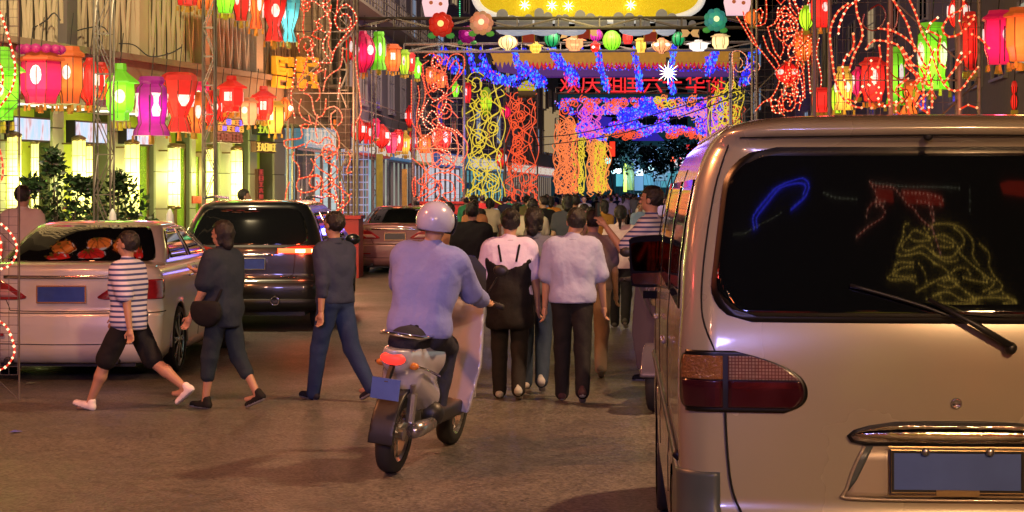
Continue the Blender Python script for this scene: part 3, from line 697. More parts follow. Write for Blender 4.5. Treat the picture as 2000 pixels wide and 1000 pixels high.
    for s in (-1, 1): g.box(s * .62 - .09, s * .62 + .09, -.012, .03, .43, .455)
    g.build('reflector', lens, t)
    g = MB(); g.box(-.65, .65, .2, 4.4, .13, .22); g.tube([(-.5, .0, .2), (-.5, .3, .2)], .035, 10); g.tube([(.5, .0, .2), (.5, .3, .2)], .035, 10); g.build('underbody', BLK, t)
    return t
SEDAN = make_sedan(thing('sedan', 'silver white sedan parked at the left with a blue plate', 'sedan', (-4.18, 16.6, 0), -.02),
                   carpaint('silver_white_paint', (.62, .60, .56), .10, .28), PLATE)
# ======== black SUV ========
def make_suv():
    t = thing('suv', 'black off-road car with one lit brake light parked ahead of the silver sedan', 'suv', (-3.34, 22.6, 0), -.02)
    PT = carpaint('black_paint', (.006, .007, .009), .0, .30)
    S = Shell([(.25, .82, .12, 4.4, .2, .3, .10), (.30, .90, .02, 4.55, .24, .35, .10), (.50, .93, -.04, 4.6, .26, .4, .10), (.62, .935, -.03, 4.6, .26, .4, .10), (.68, .93, .02, 4.58, .26, .4, .10), (.90, .93, .02, 4.5, .26, .4, .10),
               (1.05, .92, .03, 4.3, .26, .4, .10), (1.12, .90, .07, 4.0, .26, .4, .10), (1.25, .86, .15, 3.6, .25, .4, .10), (1.40, .80, .25, 3.2, .24, .4, .10), (1.52, .74, .33, 2.9, .22, .4, .10), (1.58, .70, .34, 2.75, .22, .4, .10),
               (1.62, .65, .38, 2.6, .24, .35, .10), (1.65, .56, .5, 2.45, .25, .3, .08), (1.665, .40, .75, 2.2, .2, .2, .05)])
    S.body('body', PT, t, [.25, .27, .3, .35, .42, .5, .56, .62, .65, .68, .75, .82, .9, .97, 1.05, 1.08, 1.12, 1.18, 1.25, 1.32, 1.4, 1.46, 1.52, 1.55, 1.58, 1.6, 1.62, 1.635, 1.65, 1.66, 1.665], [(.95, .35, .40), (3.6, .35, .40)], 70)
    S.patch([(z, -h, h) for z, h in ((1.10, .62), (1.115, .70), (1.15, .745), (1.25, .74), (1.40, .69), (1.50, .63), (1.54, .58), (1.56, .48))], .006, 'rear_window', GLASS, t, nc=30)
    lit = glow((1., .08, .02), 5.0); core = glow((1., .75, .25), 9.)
    for side in (-1, 1):
        for ya, yb in ((.55, 1.25), (1.35, 2.2), (2.28, 2.95)):
            C = S; rows = [(z, C.arc(max(ya, C.par(z)[1] + .40), z), C.arc(min(yb, C.par(z)[2] - .42), z)) for z in (1.14, 1.2, 1.3, 1.4, 1.5)]
            C.patch(rows, .005, 'side_window', GLASS, t, side, nc=10)
        lm = mat('suv_lamp_lens', (.30, .03, .02), .08, coat=1.)
        tl = S.patch([(z, a0, a1) for z, a0, a1 in ((.98, .36, 1.02), (.99, .34, 1.06), (1.03, .37, 1.08), (1.065, .48, 1.08), (1.09, .62, 1.04))], .010, 'tail_light', lm, t, side, nc=14)
        if side > 0:
            S.patch([(z, .38, .98) for z in (.996, 1.052)], .014, 'lit_brake_lens', lit, tl, side, nc=12)
            S.patch([(z, .60, .72) for z in (1.004, 1.044)], .017, 'lit_bulb', core, tl, side, nc=4); S.patch([(z, .80, .92) for z in (1.004, 1.044)], .017, 'lit_bulb', core, tl, side, nc=4)
            q = S.pt(.7, 1.02, 1); lamp('brake_glow', 'POINT', (q[0], q[1] - .12, q[2]), (1, .1, .03), 8, .05, parent=t)
        g = MB(); g.ball((side * 1.02, 2.9, 1.1), .1, 12, 7, sx=1.1, sy=.7, sz=.8); g.obox((side * .85, 2.93, 1.03), (side * .97, 2.9, 1.06), .05, .05); g.build('door_mirror', PT, t, True)
        g = MB(); archlip(g, side * .925, .95, .35, .405); archlip(g, side * .925, 3.6, .35, .405); g.build('arch_lip', BLK, t, True)
        g = MB()
        for y in (.95, 3.6): well(g, side * .90, y, .35, .395, side)
        g.build('wheel_house', BLK, t)
        for y in (.95, 3.6): wheel(t, side * .82, y, .355, side, .23, 5)
        g = MB(); g.lathe([(.055, -.03), (.06, -.05), (.055, -.06), (.045, -.05), (.045, .1)], 20, (side * .36, -.02, .40), axis='y', caps=False); g.build('exhaust_tip', CHROME, t, True)
        g = MB(); g.tube([(side * .66, .6, 1.69), (side * .66, 1.4, 1.71), (side * .66, 2.3, 1.69)], .018, 6); g.build('roof_rail', ALLOY, t, True)
    S.patch([(z, -.32, .32) for z in (.965, .975, .985)], .015, 'chrome_bar', CHROME, t, nc=12)
    plate_at(t, S, .80, .93, .22, PLATE, .010, CHROME, .02)
    g = MB(); y = S.pt(.5, .72)[1] - .008   # small chrome script
    g.tube([(.42 + .012 * i, y, .70 + .016 * sin(i * 2.1) + .006 * sin(i * .9)) for i in range(20)], .004, 4); g.box(.36, .40, y, y + .01, .725, .729); g.build('chrome_script', CHROME, t)
    S.gaps([[(-.60, 1.09), (-.58, .8), (-.5, .69), (0, .68), (.5, .69), (.58, .8), (.60, 1.09)], [(-1.1, .645), (0, .64), (1.1, .645)]], .005, t, off=0)
    g = MB(); S.patch([(z, -.95, .95) for z in (.30, .36, .42)], .01, 'lower_bumper', BLK, t, nc=20); g = MB(); g.box(-.7, .7, .2, 4.2, .2, .3); g.build('underbody', BLK, t)
    return t
SUV = make_suv()
# far car
FARCAR = thing('taxi', 'dim reddish car half hidden behind the scooter rider', 'car', (-2.55, 39, 0), -.05)
make_sedan(FARCAR, carpaint('far_car_paint', (.22, .09, .11), .1, .35), mat('dark_plate', (.06, .05, .07), .5))
# ---------------- road, pavements ----------------
def asphalt():
    m = bpy.data.materials.new('asphalt'); m.use_nodes = True; n = m.node_tree; b = n.nodes['Principled BSDF']
    tc = n.nodes.new('ShaderNodeTexCoord')
    def nz(s, d=4, r=.6):
        t = n.nodes.new('ShaderNodeTexNoise'); t.inputs['Scale'].default_value = s; t.inputs['Detail'].default_value = d; t.inputs['Roughness'].default_value = r
        n.links.new(tc.outputs['Object'], t.inputs['Vector']); return t
    def mr(src, a, b_, c, d):
        q = n.nodes.new('ShaderNodeMapRange'); 
        for i, v in ((1, a), (2, b_), (3, c), (4, d)): q.inputs[i].default_value = v
        n.links.new(src, q.inputs[0]); return q.outputs[0]
    big = nz(.45, 7, .65); mid = nz(4, 5); fine = n.nodes.new('ShaderNodeTexVoronoi'); fine.inputs['Scale'].default_value = 52; n.links.new(tc.outputs['Object'], fine.inputs['Vector'])
    mx = n.nodes.new('ShaderNodeMix'); mx.data_type = 'RGBA'; mx.inputs[6].default_value = (.042, .040, .040, 1); mx.inputs[7].default_value = (.135, .126, .118, 1)
    a = n.nodes.new('ShaderNodeMath'); a.operation = 'MULTIPLY_ADD'; n.links.new(mr(big.outputs[0], .3, .7, 0, .5), a.inputs[0]); a.inputs[1].default_value = 1.; n.links.new(mr(mid.outputs[0], .3, .7, 0, .35), a.inputs[2])
    n.links.new(a.outputs[0], mx.inputs[0])
    m2 = n.nodes.new('ShaderNodeMix'); m2.data_type = 'RGBA'; m2.blend_type = 'MULTIPLY'; m2.inputs[0].default_value = 1
    n.links.new(mx.outputs[2], m2.inputs[6])
    sp = n.nodes.new('ShaderNodeMix'); sp.data_type = 'RGBA'; sp.inputs[6].default_value = (.45, .45, .45, 1); sp.inputs[7].default_value = (1.8, 1.75, 1.7, 1)
    n.links.new(mr(fine.outputs['Color'], .1, .95, 0, 1), sp.inputs[0]); n.links.new(sp.outputs[2], m2.inputs[7]); n.links.new(m2.outputs[2], b.inputs['Base Color'])
    n.links.new(mr(big.outputs[0], .35, .65, .36, .58), b.inputs['Roughness'])
    bp = n.nodes.new('ShaderNodeBump'); bp.inputs['Strength'].default_value = .7; bp.inputs['Distance'].default_value = .006
    n.links.new(fine.outputs['Distance'], bp.inputs['Height']); n.links.new(bp.outputs[0], b.inputs['Normal']); return m
g = MB(); g.add([(-300, -80, 0), (300, -80, 0), (300, 420, 0), (-300, 420, 0)], [(0, 1, 2, 3)]); g.build('road', asphalt(), kind='structure')
kst = mat('kerb_stone', (.26, .25, .23), .7, var=.25, vscale=3)
def strip(name, a, b, w_, z0, z1, m):
    g = MB(); g.add([(a[0] - w_, a[1], z0), (a[0], a[1], z0), (b[0], b[1], z0), (b[0] - w_, b[1], z0), (a[0] - w_, a[1], z1), (a[0], a[1], z1), (b[0], b[1], z1), (b[0] - w_, b[1], z1)],
                    [(0, 3, 2, 1), (4, 5, 6, 7), (0, 1, 5, 4), (1, 2, 6, 5), (2, 3, 7, 6), (3, 0, 4, 7)]); return g.build(name, m, kind='structure')
strip('pavement', (-5.75, -10), (-4.9, 130), 14, -.02, .12, mat('paving', (.22, .21, .19), .6, var=.3, vscale=2))
strip('kerb', (-5.6, -10), (-4.75, 130), .147, -.02, .135, kst)
strip('pavement_right', (24.2, -10), (30, 150), 14, -.02, .12, kst)
# ---------------- facades ----------------
class Wall:
    """local x runs along the wall, street side is y<0"""
    def __init__(s, name, A, B, label, cat='building'):
        s.A, s.B = A, B; dx, dy = B[0] - A[0], B[1] - A[1]; s.L = math.hypot(dx, dy); s.ang = math.atan2(dy, dx); s.d = (dx, dy)
        s.t = thing(name, label, cat, (A[0], A[1], 0), s.ang)
    def u(s, px, off=0.):
        """distance along the wall (and camera distance) where photo column px meets the plane standing off by off"""
        k = (px - 1000) / F; nx, ny = s.d[1] / s.L, -s.d[0] / s.L; ax, ay = s.A[0] + nx * off, s.A[1] + ny * off
        t = (k * ay - ax) / (s.d[0] - k * s.d[1]); return t * s.L, ay + t * s.d[1]
    def z(s, px, py, off=0.): return CZ - (py - HY) / F * s.u(px, off)[1]
    def w(s, u, off, z):
        nx, ny = s.d[1] / s.L, -s.d[0] / s.L; return (s.A[0] + s.d[0] / s.L * u + nx * off, s.A[1] + s.d[1] / s.L * u + ny * off, z)
conc = mat('tan_concrete', (.50, .41, .27), .8, var=.25, vscale=1.2, bump=.4, bscale=25)
concd = mat('dark_concrete', (.13, .11, .10), .85, var=.25, vscale=1)
tilem = mat('pale_green_tile', (.46, .52, .40), .35, var=.12, vscale=1.5); grout = mat('grout', (.12, .14, .10), .8)
lobby = mat('lobby_wall_glow', (.35, .42, .03), .5, var=.15, emit=(.42, .55, .02), es=.35); doorm = mat('dark_door', (.05, .06, .05), .3)  # emission stands in for wall lamps washing the lobby wall
B1 = Wall('concrete_building', (-9.05, 27.55), (-5.13, 40.35), 'tan concrete building with zigzag ribs over a green lit ground floor')
OV = 1.2
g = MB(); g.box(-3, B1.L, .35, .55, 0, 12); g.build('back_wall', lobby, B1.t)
g = MB(); g.box(-3, B1.L, -OV, .4, 3.22, 3.42); g.build('soffit', mat('soffit', (.3, .26, .2), .8), B1.t)
g = MB(); g.box(-3, B1.L + 1, -OV - .1, -OV + .2, 3.425, 4.05); g.box(-3, B1.L + 1, -OV - .22, -OV + .2, 4.053, 4.16); fas = g.build('fascia', mat('brown_fascia', (.26, .20, .13), .8, var=.3), B1.t)
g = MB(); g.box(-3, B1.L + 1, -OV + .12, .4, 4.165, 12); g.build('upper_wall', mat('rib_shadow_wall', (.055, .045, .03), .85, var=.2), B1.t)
# slanting ribs in pairs, vertical piers between the groups
u = -2.2; k = 0; zt = 10.
while u < B1.L:
    if k % 12 == 11:
        g = MB(); g.box(u - .16, u + .16, -OV - .06, -OV + .13, 4.163, zt); g.build('pier', concd if k == 23 else conc, B1.t); u += .36
    else:
        z = 4.165; s_ = 1 if k % 2 else -1
        g = MB(); w0 = .085; q = u
        while z < zt:
            g.obox((q - s_ * w0, -OV + .04, z), (q + s_ * w0, -OV + .04, z + 1.45)  , .036, .06, up=(0, 1, 0)); z += 1.45; s_ = -s_
        g.build('rib', conc, B1.t)
        g = MB(); g.box(u - .011 + .0925, u + .011 + .0925, -OV + .05, -OV + .11, 4.164, zt); g.build('rib', conc, B1.t); u += .185
    k += 1
# ground floor: tiled pilasters
for a, b in ((-30, 8), (100, 122), (212, 246), (302, 328), (428, 452), (486, 500), (534, 556), (372, 380)):
    u0, u1 = B1.u(a)[0], B1.u(b)[0]
    g = MB(); g.box(u0 + .01, u1 - .01, .0, .34, 0, 3.215); p_ = g.build('pilaster', grout, B1.t); z = .02
    while z < 3.2:
        h = min(.72, 3.21 - z); g = MB(); g.box(u0, u1, -.025 - .004 * R.random(), .02, z, z + h - .018); g.build('tile', tilem, p_); z += h
fr = mat('bronze_frame', (.22, .16, .08), .35, .6)
for a, b, z0, z1 in ((352, 372, 0, 2.75), (332, 352, 0, 2.75), (380, 400, 0, 2.6), (400, 426, 0, 2.6), (276, 300, 0, 2.75), (456, 484, 0, 2.7)):
    u0, u1 = B1.u(a)[0], B1.u(b)[0]; g = MB(); g.box(u0, u0 + .06, .1, .16, z0, z1); g.box(u1 - .06, u1, .1, .16, z0, z1); g.box(u0 + .06, u1 - .06, .1, .16, z1 - .1, z1); g.box(u0 + .06, u1 - .06, .1, .16, .9, .96)
    d_ = g.build('door_frame', fr, B1.t)
    g = MB(); g.box(u0 + .06, u1 - .06, .12, .135, z0, z1 - .1); g.build('glass_pane', mat('green_glass', (.25, .4, .05), .1, trans=.6, emit=(.35, .6, .02), es=.25), d_)  # pane emission stands in for the lit lobby behind
u0, u1 = B1.u(372)[0], B1.u(408)[0]; g = MB(); g.box(u0, u1, -.06, -.02, 1.55, 1.70); g.build('red_notice', mat('red_notice', (.5, .05, .02), .5), B1.t)
# recessed downlights in the soffit
for px in (38, 75, 112, 165, 202, 262):
    u_ = B1.u(px, .5)[0]; g = MB(); g.box(u_ - .13, u_ + .13, -.62, -.38, 3.195, 3.219); g.build('downlight', glow((1, 1, .8), 1.6), B1.t)
# tall yellow wall lamps
lampm = paper('wall_lamp_shade', (1., .93, .22), 4.2, 1.3, 0)
for i, (px, wd, top, bot) in enumerate(((28, 27, 262, 440), (68, 15, 275, 420), (154, 26, 269, 430), (176, 16, 280, 420), (258, 28, 277, 425), (340, 24, 284, 407), (413, 20, 287, 405), (462, 22, 289, 408))):
    near = wd > 18; off = .35 if near else .12
    u_, D = B1.u(px, off); z1 = B1.z(px, top, off); z0 = B1.z(px, bot, off); r = wd / 2 / F * D
    nm = ['nearest the cream-shirted man', 'slim, behind the tall shrub', 'behind the wide shrub, left', 'slim, beside the bright tower', 'behind the wide shrub, right', 'left of the green doors', 'between doors and last lamp', 'furthest along the wall'][i]
    t = thing('wall_lamp', 'glowing yellow cylinder lamp on the tiled wall, ' + nm, 'wall lamp', B1.w(u_, off, (z0 + z1) / 2), 0, 'yellow cylinder lamps on the green wall')
    h = (z1 - z0) / 2
    g = MB(); g.lathe([(r, -h + .04), (r, h - .04)], 16, caps=False); g.build('shade', lampm, t, True)
    g = MB()
    for z in np.linspace(-h + .05, h - .05, 6): g.lathe([(r + .003, z - .006), (r + .008, z), (r + .003, z + .006)], 16, caps=False)
    for k in range(8): a = 2 * pi * k / 8; g.tube([(cos(a) * (r + .004), sin(a) * (r + .004), -h), (cos(a) * (r + .004), sin(a) * (r + .004), h)], .004, 3)
    g.build('cage', fr, t)
    g = MB(); g.lathe([(r + .01, h - .045), (r + .012, h), (r * .5, h + .04), (.01, h + .05)], 16); g.build('cap', fr, t, True); g = MB(); g.lathe([(.01, -h - .03), (r * .5, -h - .02), (r + .012, -h), (r + .01, -h + .045)], 16); g.build('base_cap', fr, t, True); g = MB(); g.obox((-r, 0, h - .1), (-off * .9, off * .25, h - .1), .03, .03); g.build('bracket', fr, t)
    if near: lamp('lamp_light', 'POINT', (B1.w(u_, off + r + .10, 0)[0] - t.location[0], B1.w(u_, off + r + .10, 0)[1] - t.location[1], 0), (1, .92, .34), 60, .12, parent=t)
# lit posters
def poster_mat(name, base, seed):
    m = bpy.data.materials.new(name); m.use_nodes = True; n = m.node_tree; b = n.nodes['Principled BSDF']; tc = n.nodes.new('ShaderNodeTexCoord')
    mp = n.nodes.new('ShaderNodeMapping'); mp.inputs['Scale'].default_value = (5, 5, 1.2); mp.inputs['Location'].default_value = (seed, seed, 0); n.links.new(tc.outputs['Object'], mp.inputs['Vector'])
    t = n.nodes.new('ShaderNodeTexNoise'); t.inputs['Scale'].default_value = 1.6; t.inputs['Detail'].default_value = 3; n.links.new(mp.outputs[0], t.inputs['Vector'])
    cr = n.nodes.new('ShaderNodeValToRGB'); e = cr.color_ramp.elements; e[0].position = .33; e[0].color = (.55, .12, .12, 1); e[1].position = .62; e[1].color = (*base, 1); x = cr.color_ramp.elements.new(.45); x.color = (.75, .75, .95, 1)
    n.links.new(t.outputs['Fac'], cr.inputs[0]); n.links.new(cr.outputs[0], b.inputs['Emission Color']); b.inputs['Emission Strength'].default_value = .95; b.inputs['Base Color'].default_value = (.1, .1, .1, 1); return m
for i, (a, b, y0, y1) in enumerate(((28, 96, 232, 273), (148, 207, 240, 278), (248, 262, 252, 278), (268, 296, 262, 282))):
    u0, u1 = B1.u(a, .2)[0], B1.u(b, .2)[0]; z1, z0 = B1.z((a + b) / 2, y0, .2), B1.z((a + b) / 2, y1, .2)
    t = thing('light_box', ['wide pale blue lit picture box under the soffit by the leftmost lantern', 'pale blue lit picture box above the shrub', 'narrow blue lit picture box beside the green lantern', 'small blue lit picture box under the magenta lantern'][i], 'light box', B1.w((u0 + u1) / 2, .2, (z0 + z1) / 2), B1.ang, 'lit picture boxes over the shop')
    w2, h2 = (u1 - u0) / 2, (z1 - z0) / 2
    g = MB(); g.box(-w2, w2, -.02, .0, -h2, h2); g.build('screen', poster_mat('poster_%d' % i, (.45, .72, 1.), i * 3.1), t)
    g = MB(); g.box(-w2 - .03, w2 + .03, .0, .18, -h2 - .03, h2 + .03); g.build('case', BLK, t)
# LED shop signs (strokes too small to read in the photo are built as strokes)
def glyphs(t, rows, col, s, w_, h_, m, yy=-.02):
    """rows of stroke characters, each a part"""
    for (cx, cz, hw, hh, st) in rows:
        g = MB()
        for (x0, z0, x1, z1) in st: g.obox((cx + x0 * hw, yy, cz + z0 * hh), (cx + x1 * hw, yy, cz + z1 * hh), s, .03, up=(0, 1, 0))
        g.build('character', m, t)
STK = [[(-1, 1, 1, 1), (-1, 0, 1, 0), (-1, -1, 1, -1), (0, 1, 0, -1)], [(-1, .6, 1, .6), (0, 1, -1, -1), (0, .4, 1, -1)], [(-1, 1, -1, -1), (1, 1, 1, -1), (-1, 1, 1, 1), (-1, 0, 1, 0), (-1, -1, 1, -1)],
       [(-.8, 1, -.8, -1), (0, 1, 0, -1), (.8, 1, .8, -1), (-1, .3, 1, .3)], [(-1, 1, 1, 1), (0, 1, 0, -1), (-1, -1, 1, -1), (-.7, .2, .7, .2)]]
def sign(px0, px1, y0, y1, off, name, label, m_back, cols, nchar, wall, rows=1, cs=.02):
    u0, u1 = wall.u(px0, off)[0], wall.u(px1, off)[0]; pm = (px0 + px1) / 2; z1, z0 = wall.z(pm, y0, off), wall.z(pm, y1, off); w2, h2 = (u1 - u0) / 2, (z1 - z0) / 2
    t = thing(name, label, 'sign', wall.w((u0 + u1) / 2, off, (z0 + z1) / 2), wall.ang); g = MB(); g.box(-w2, w2, 0, .12, -h2, h2); g.build('board', m_back, t)
    for r_ in range(rows):
        for i in range(nchar):
            cx = -w2 + (i + .5) * 2 * w2 / nchar; cz = h2 - (r_ + .5) * 2 * h2 / rows
            glyphs(t, [(cx, cz, w2 / nchar * .7, h2 / rows * .68, STK[(i + r_ * 2) % 5])], None, cs, 0, 0, glow(*cols[(i + r_) % len(cols)]))
    return t
brn = mat('sign_brown', (.10, .05, .03), .5)
sign(424, 474, 232, 258, 1.0, 'led_sign', 'small brown sign with orange and violet strokes under the red lanterns', brn, [((1, .42, .05), 1.1), ((1, .3, .05), 1.0), ((.25, .15, 1), 1.5)], 6, B1, 2)
sign(421, 473, 258, 279, 1.0, 'led_sign', 'dim reddish strip sign hanging below the orange and violet one', brn, [((.5, .10, .05), .6)], 7, B1)
sign(502, 540, 238, 264, .5, 'led_sign', 'dark sign with yellow green strokes beside the amber lantern', BLK, [((.7, .8, .05), .9)], 4, B1)
sign(500, 538, 277, 298, .5, 'led_sign', 'brown lintel sign with short golden bars over the doorway', brn, [((1, .62, .08), 1.1)], 5, B1)
sign(504, 513, 330, 402, .1, 'wall_sign', 'narrow vertical red lettered panel in the brown doorway', brn, [((.55, .04, .03), .8)], 1, B1, 6)
# big orange characters fixed to the ribs
orm = mat('orange_letter', (.75, .33, .02), .45, emit=(1., .45, .02), es=.55)
def blockchar(px0, px1, y0, y1, strokes, off, wall, parent, th=.1):
    for (a, b, c, d) in strokes: pass
    u0, u1 = wall.u(px0, off)[0], wall.u(px1, off)[0]; pm = (px0 + px1) / 2; z1, z0 = wall.z(pm, y0, off), wall.z(pm, y1, off); g = MB()
    for i, (a, b, c, d) in enumerate(strokes): g.box(u0 + (u1 - u0) * a, u0 + (u1 - u0) * b, -off - th - .003 * i, -off, z1 + (z0 - z1) * d, z1 + (z0 - z1) * c)
    o = g.build('character', orm, parent)
t = thing('wall_sign', 'column of big orange block characters fixed on the tan ribs', 'sign', (B1.A[0], B1.A[1], 0), B1.ang)
Ech = [(0, 1, 0, .16), (0, .22, .16, .5), (.75, 1, .16, .3), (.3, .72, .36, .52), (0, .25, .5, .84), (.25, .75, .6, .76), (.75, 1, .62, .84), (0, 1, .84, 1)]
Uch = [(0, 1, 0, .26), (0, .34, .26, .78), (0, 1, .78, 1)]
blockchar(530, 554, 111, 146, Ech, OV + .2, B1, t); blockchar(530, 554, 150, 172, Uch, OV + .2, B1, t)
blockchar(559, 566, 112, 130, [(0, 1, 0, .3), (.4, 1, .3, 1)], OV + .2, B1, t); blockchar(559, 566, 134, 150, [(0, .6, 0, 1), (.6, 1, .4, .7)], OV + .2, B1, t); blockchar(559, 566, 154, 172, [(0, .5, 0, 1), (.5, 1, .7, 1)], OV + .2, B1, t)
t = thing('wall_sign', 'second column of orange block characters behind the tall red light figure', 'sign', (B1.A[0], B1.A[1], 0), B1.ang)
blockchar(578, 592, 112, 140, Ech, OV + .2, B1, t); blockchar(578, 592, 144, 172, [(.1, .9, 0, .15), (.1, .4, .15, 1), (.5, .9, .4, 1)], OV + .2, B1, t)
blockchar(599, 614, 112, 138, [(0, 1, 0, .2), (.7, 1, .2, .7), (0, .7, .5, .7)], OV + .2, B1, t); blockchar(599, 614, 142, 172, [(0, .8, 0, .2), (.5, .8, .2, .6), (.1, 1, .6, .75), (.6, .9, .75, 1)], OV + .2, B1, t)
# ---- generic facade with windows ----
frm = mat('window_frame', (.30, .26, .25), .5); wing = dark_glass('window_glass', (.012, .014, .02), .08)
def facade(w_, h, m, base_h, cols, rows, wd, ht, z0, dz, lit=0., sill=True, u0=.4, us=None, depth=8.):
    g = MB(); g.box(0, w_.L, 0, depth, base_h, h); g.build('wall', m, w_.t)
    us = us or [u0 + (w_.L - 2 * u0) * (i + .5) / cols for i in range(cols)]
    for r_ in range(rows):
        for u_ in us:
            z = z0 + r_ * dz; g = MB(); f = .07
            g.box(u_ - wd / 2 - f, u_ + wd / 2 + f, -.07, -.001, z + ht, z + ht + f); g.box(u_ - wd / 2 - f, u_ + wd / 2 + f, -.12, -.001, z - f, z)
            g.box(u_ - wd / 2 - f, u_ - wd / 2, -.07, -.001, z, z + ht); g.box(u_ + wd / 2, u_ + wd / 2 + f, -.07, -.001, z, z + ht); g.box(u_ - .02, u_ + .02, -.05, -.001, z, z + ht); g.box(u_ - wd / 2, u_ - .02, -.045, -.001, z + ht * .62, z + ht * .62 + .04); g.box(u_ + .02, u_ + wd / 2, -.045, -.001, z + ht * .62, z + ht * .62 + .04)
            wf = g.build('window', frm, w_.t); g = MB(); g.box(u_ - wd / 2, u_ + wd / 2, -.025, -.003, z, z + ht)
            L = R.random() < lit; g.build('pane', glow(R.choice([(1, .7, .35), (.9, .85, .6), (.5, .7, 1)]), .35) if L else wing, wf)
def shops(w_, h, items, depth=1.2):
    """ground floor openings: (u0,u1,colour,strength,label,sign colour)"""
    for (u0, u1, c, s_, lab, sg) in items:
        t = thing('shop', lab, 'shop', w_.w(u0, 0, 0), w_.ang); W = u1 - u0
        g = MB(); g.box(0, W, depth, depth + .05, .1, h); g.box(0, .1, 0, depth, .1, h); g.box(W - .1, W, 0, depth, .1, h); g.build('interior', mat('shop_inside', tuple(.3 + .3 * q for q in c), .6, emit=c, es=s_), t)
        n = max(2, int(W / 1.2))
        for i in range(n):
            a = W * i / n; b = W * (i + 1) / n; g = MB(); g.box(a, a + .06, -.06, .02, .1, h - .6); g.box(b - .06, b, -.06, .02, .1, h - .6); g.box(a + .06, b - .06, -.06, .02, h - .68, h - .6); f = g.build('door', frm, t)
        for k in range(int(W * 3)):  # goods and shelves inside
            a = R.uniform(.15, W - .4); z = R.choice([.5, 1., 1.5, 2.]); g = MB(); g.box(a, a + R.uniform(.12, .3), depth - .3, depth - .05, z, z + R.uniform(.15, .4))
            g.build('shelf_goods', cloth(R.choice([(.5, .1, .1), (.1, .2, .5), (.6, .5, .1), (.1, .4, .3), (.6, .6, .6), (.08, .08, .1)])), t)
        g = MB(); g.box(-.05, W + .05, -.25, .1, h - .6, h); sb = g.build('sign_board', mat('sign_back', tuple(q * .4 for q in sg), .5, emit=sg, es=.35), t)
        for i in range(max(3, int(W / .6))):
            n2 = max(3, int(W / .6)); cx = W * (i + .5) / n2; g = MB()
            for (x0, z0, x1, z1) in STK[i % 5]: g.obox((cx + x0 * .17, -.27, h - .3 + z0 * .2), (cx + x1 * .17, -.27, h - .3 + z1 * .2), .05, .04, up=(0, 1, 0))
            g.build('character', glow((.9, .75, .6), .7), sb)
mauve = mat('mauve_render', (.20, .165, .17), .8, var=.3, vscale=.7)
B2 = Wall('apartment_block', (-5.55, 45), (-3.55, 76), 'dim mauve apartment block with dark windows behind the red light figures')
facade(B2, 14, mauve, 3.6, 9, 3, 1.25, 1.7, 4.6, 3.1, .04)
g = MB(); g.box(0, B2.L, .6, .8, 0, 3.6); g.box(-.2, B2.L, -.45, .3, 3.62, 3.85); g.build('storey_band', mat('band', (.3, .26, .22), .8, var=.2), B2.t)
g = MB(); 
for z in (3.9, 4.2, 4.5, 7.6, 7.85, 8.1): g.tube([(0, -.7, z), (B2.L, -.7, z)], .02, 4)
for i in range(50): g.tube([(i * B2.L / 50, -.7, 7.4), (i * B2.L / 50, -.7, 8.1)], .014, 4); 
g.box(0, B2.L, -.75, 0, 7.3, 7.4); g.build('balcony_railing', mat('railing', (.35, .30, .2), .5, .5), B2.t)
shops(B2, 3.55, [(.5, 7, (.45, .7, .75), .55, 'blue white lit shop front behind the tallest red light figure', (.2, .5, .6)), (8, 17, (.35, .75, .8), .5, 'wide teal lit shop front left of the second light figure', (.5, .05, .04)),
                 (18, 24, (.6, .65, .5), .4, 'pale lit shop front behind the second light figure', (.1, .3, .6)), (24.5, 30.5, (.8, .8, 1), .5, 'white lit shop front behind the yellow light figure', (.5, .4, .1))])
B3 = Wall('office_building', (-3.5, 77), (3.4, 132), 'dark office building with striped lit stair windows further along the left side')
facade(B3, 13, mat('dark_render', (.10, .09, .10), .8, var=.3), 3.6, 14, 3, 1.6, 1.5, 4.5, 3., .16)
g = MB(); u_, D = B3.u(1030)
for i in range(6):
    u_, D = B3.u(1063 + i * 4.6); g = MB(); g.box(u_ - .22, u_ + .22, -.2, -.02, 4.6, 7.4 + .2 * (i % 3)); g.build('stair_light', glow((1, .68, .34), .32), B3.t)
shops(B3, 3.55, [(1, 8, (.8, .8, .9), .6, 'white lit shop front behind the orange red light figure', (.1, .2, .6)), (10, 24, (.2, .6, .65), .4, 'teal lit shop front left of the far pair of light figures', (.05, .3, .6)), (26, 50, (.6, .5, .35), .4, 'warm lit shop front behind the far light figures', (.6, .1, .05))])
B4 = Wall('department_store', (19, 150), (13.6, 52), 'dark store building along the far right side of the street')
facade(B4, 14, mauve, 3.6, 16, 3, 1.8, 1.6, 4.6, 3.1, .12)
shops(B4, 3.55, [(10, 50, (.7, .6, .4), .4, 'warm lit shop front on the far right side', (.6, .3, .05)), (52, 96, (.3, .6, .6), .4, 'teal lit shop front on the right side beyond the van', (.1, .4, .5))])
B5 = Wall('brown_building', (12.6, 50), (9.2, 16), 'brown building with louvred windows behind the lanterns over the van')
facade(B5, 14, mat('brown_render', (.20, .17, .13), .8, var=.25), 3.4, 9, 3, 2., 1.5, 4.6, 3., .15)
shops(B5, 3.35, [(2, 16, (.5, .7, .5), .5, 'green lit shop front seen over the left roof edge of the van', (.5, .1, .05)), (17, 33, (.5, .75, .75), .5, 'pale lit shop front seen over the middle of the van roof', (.1, .4, .1))])
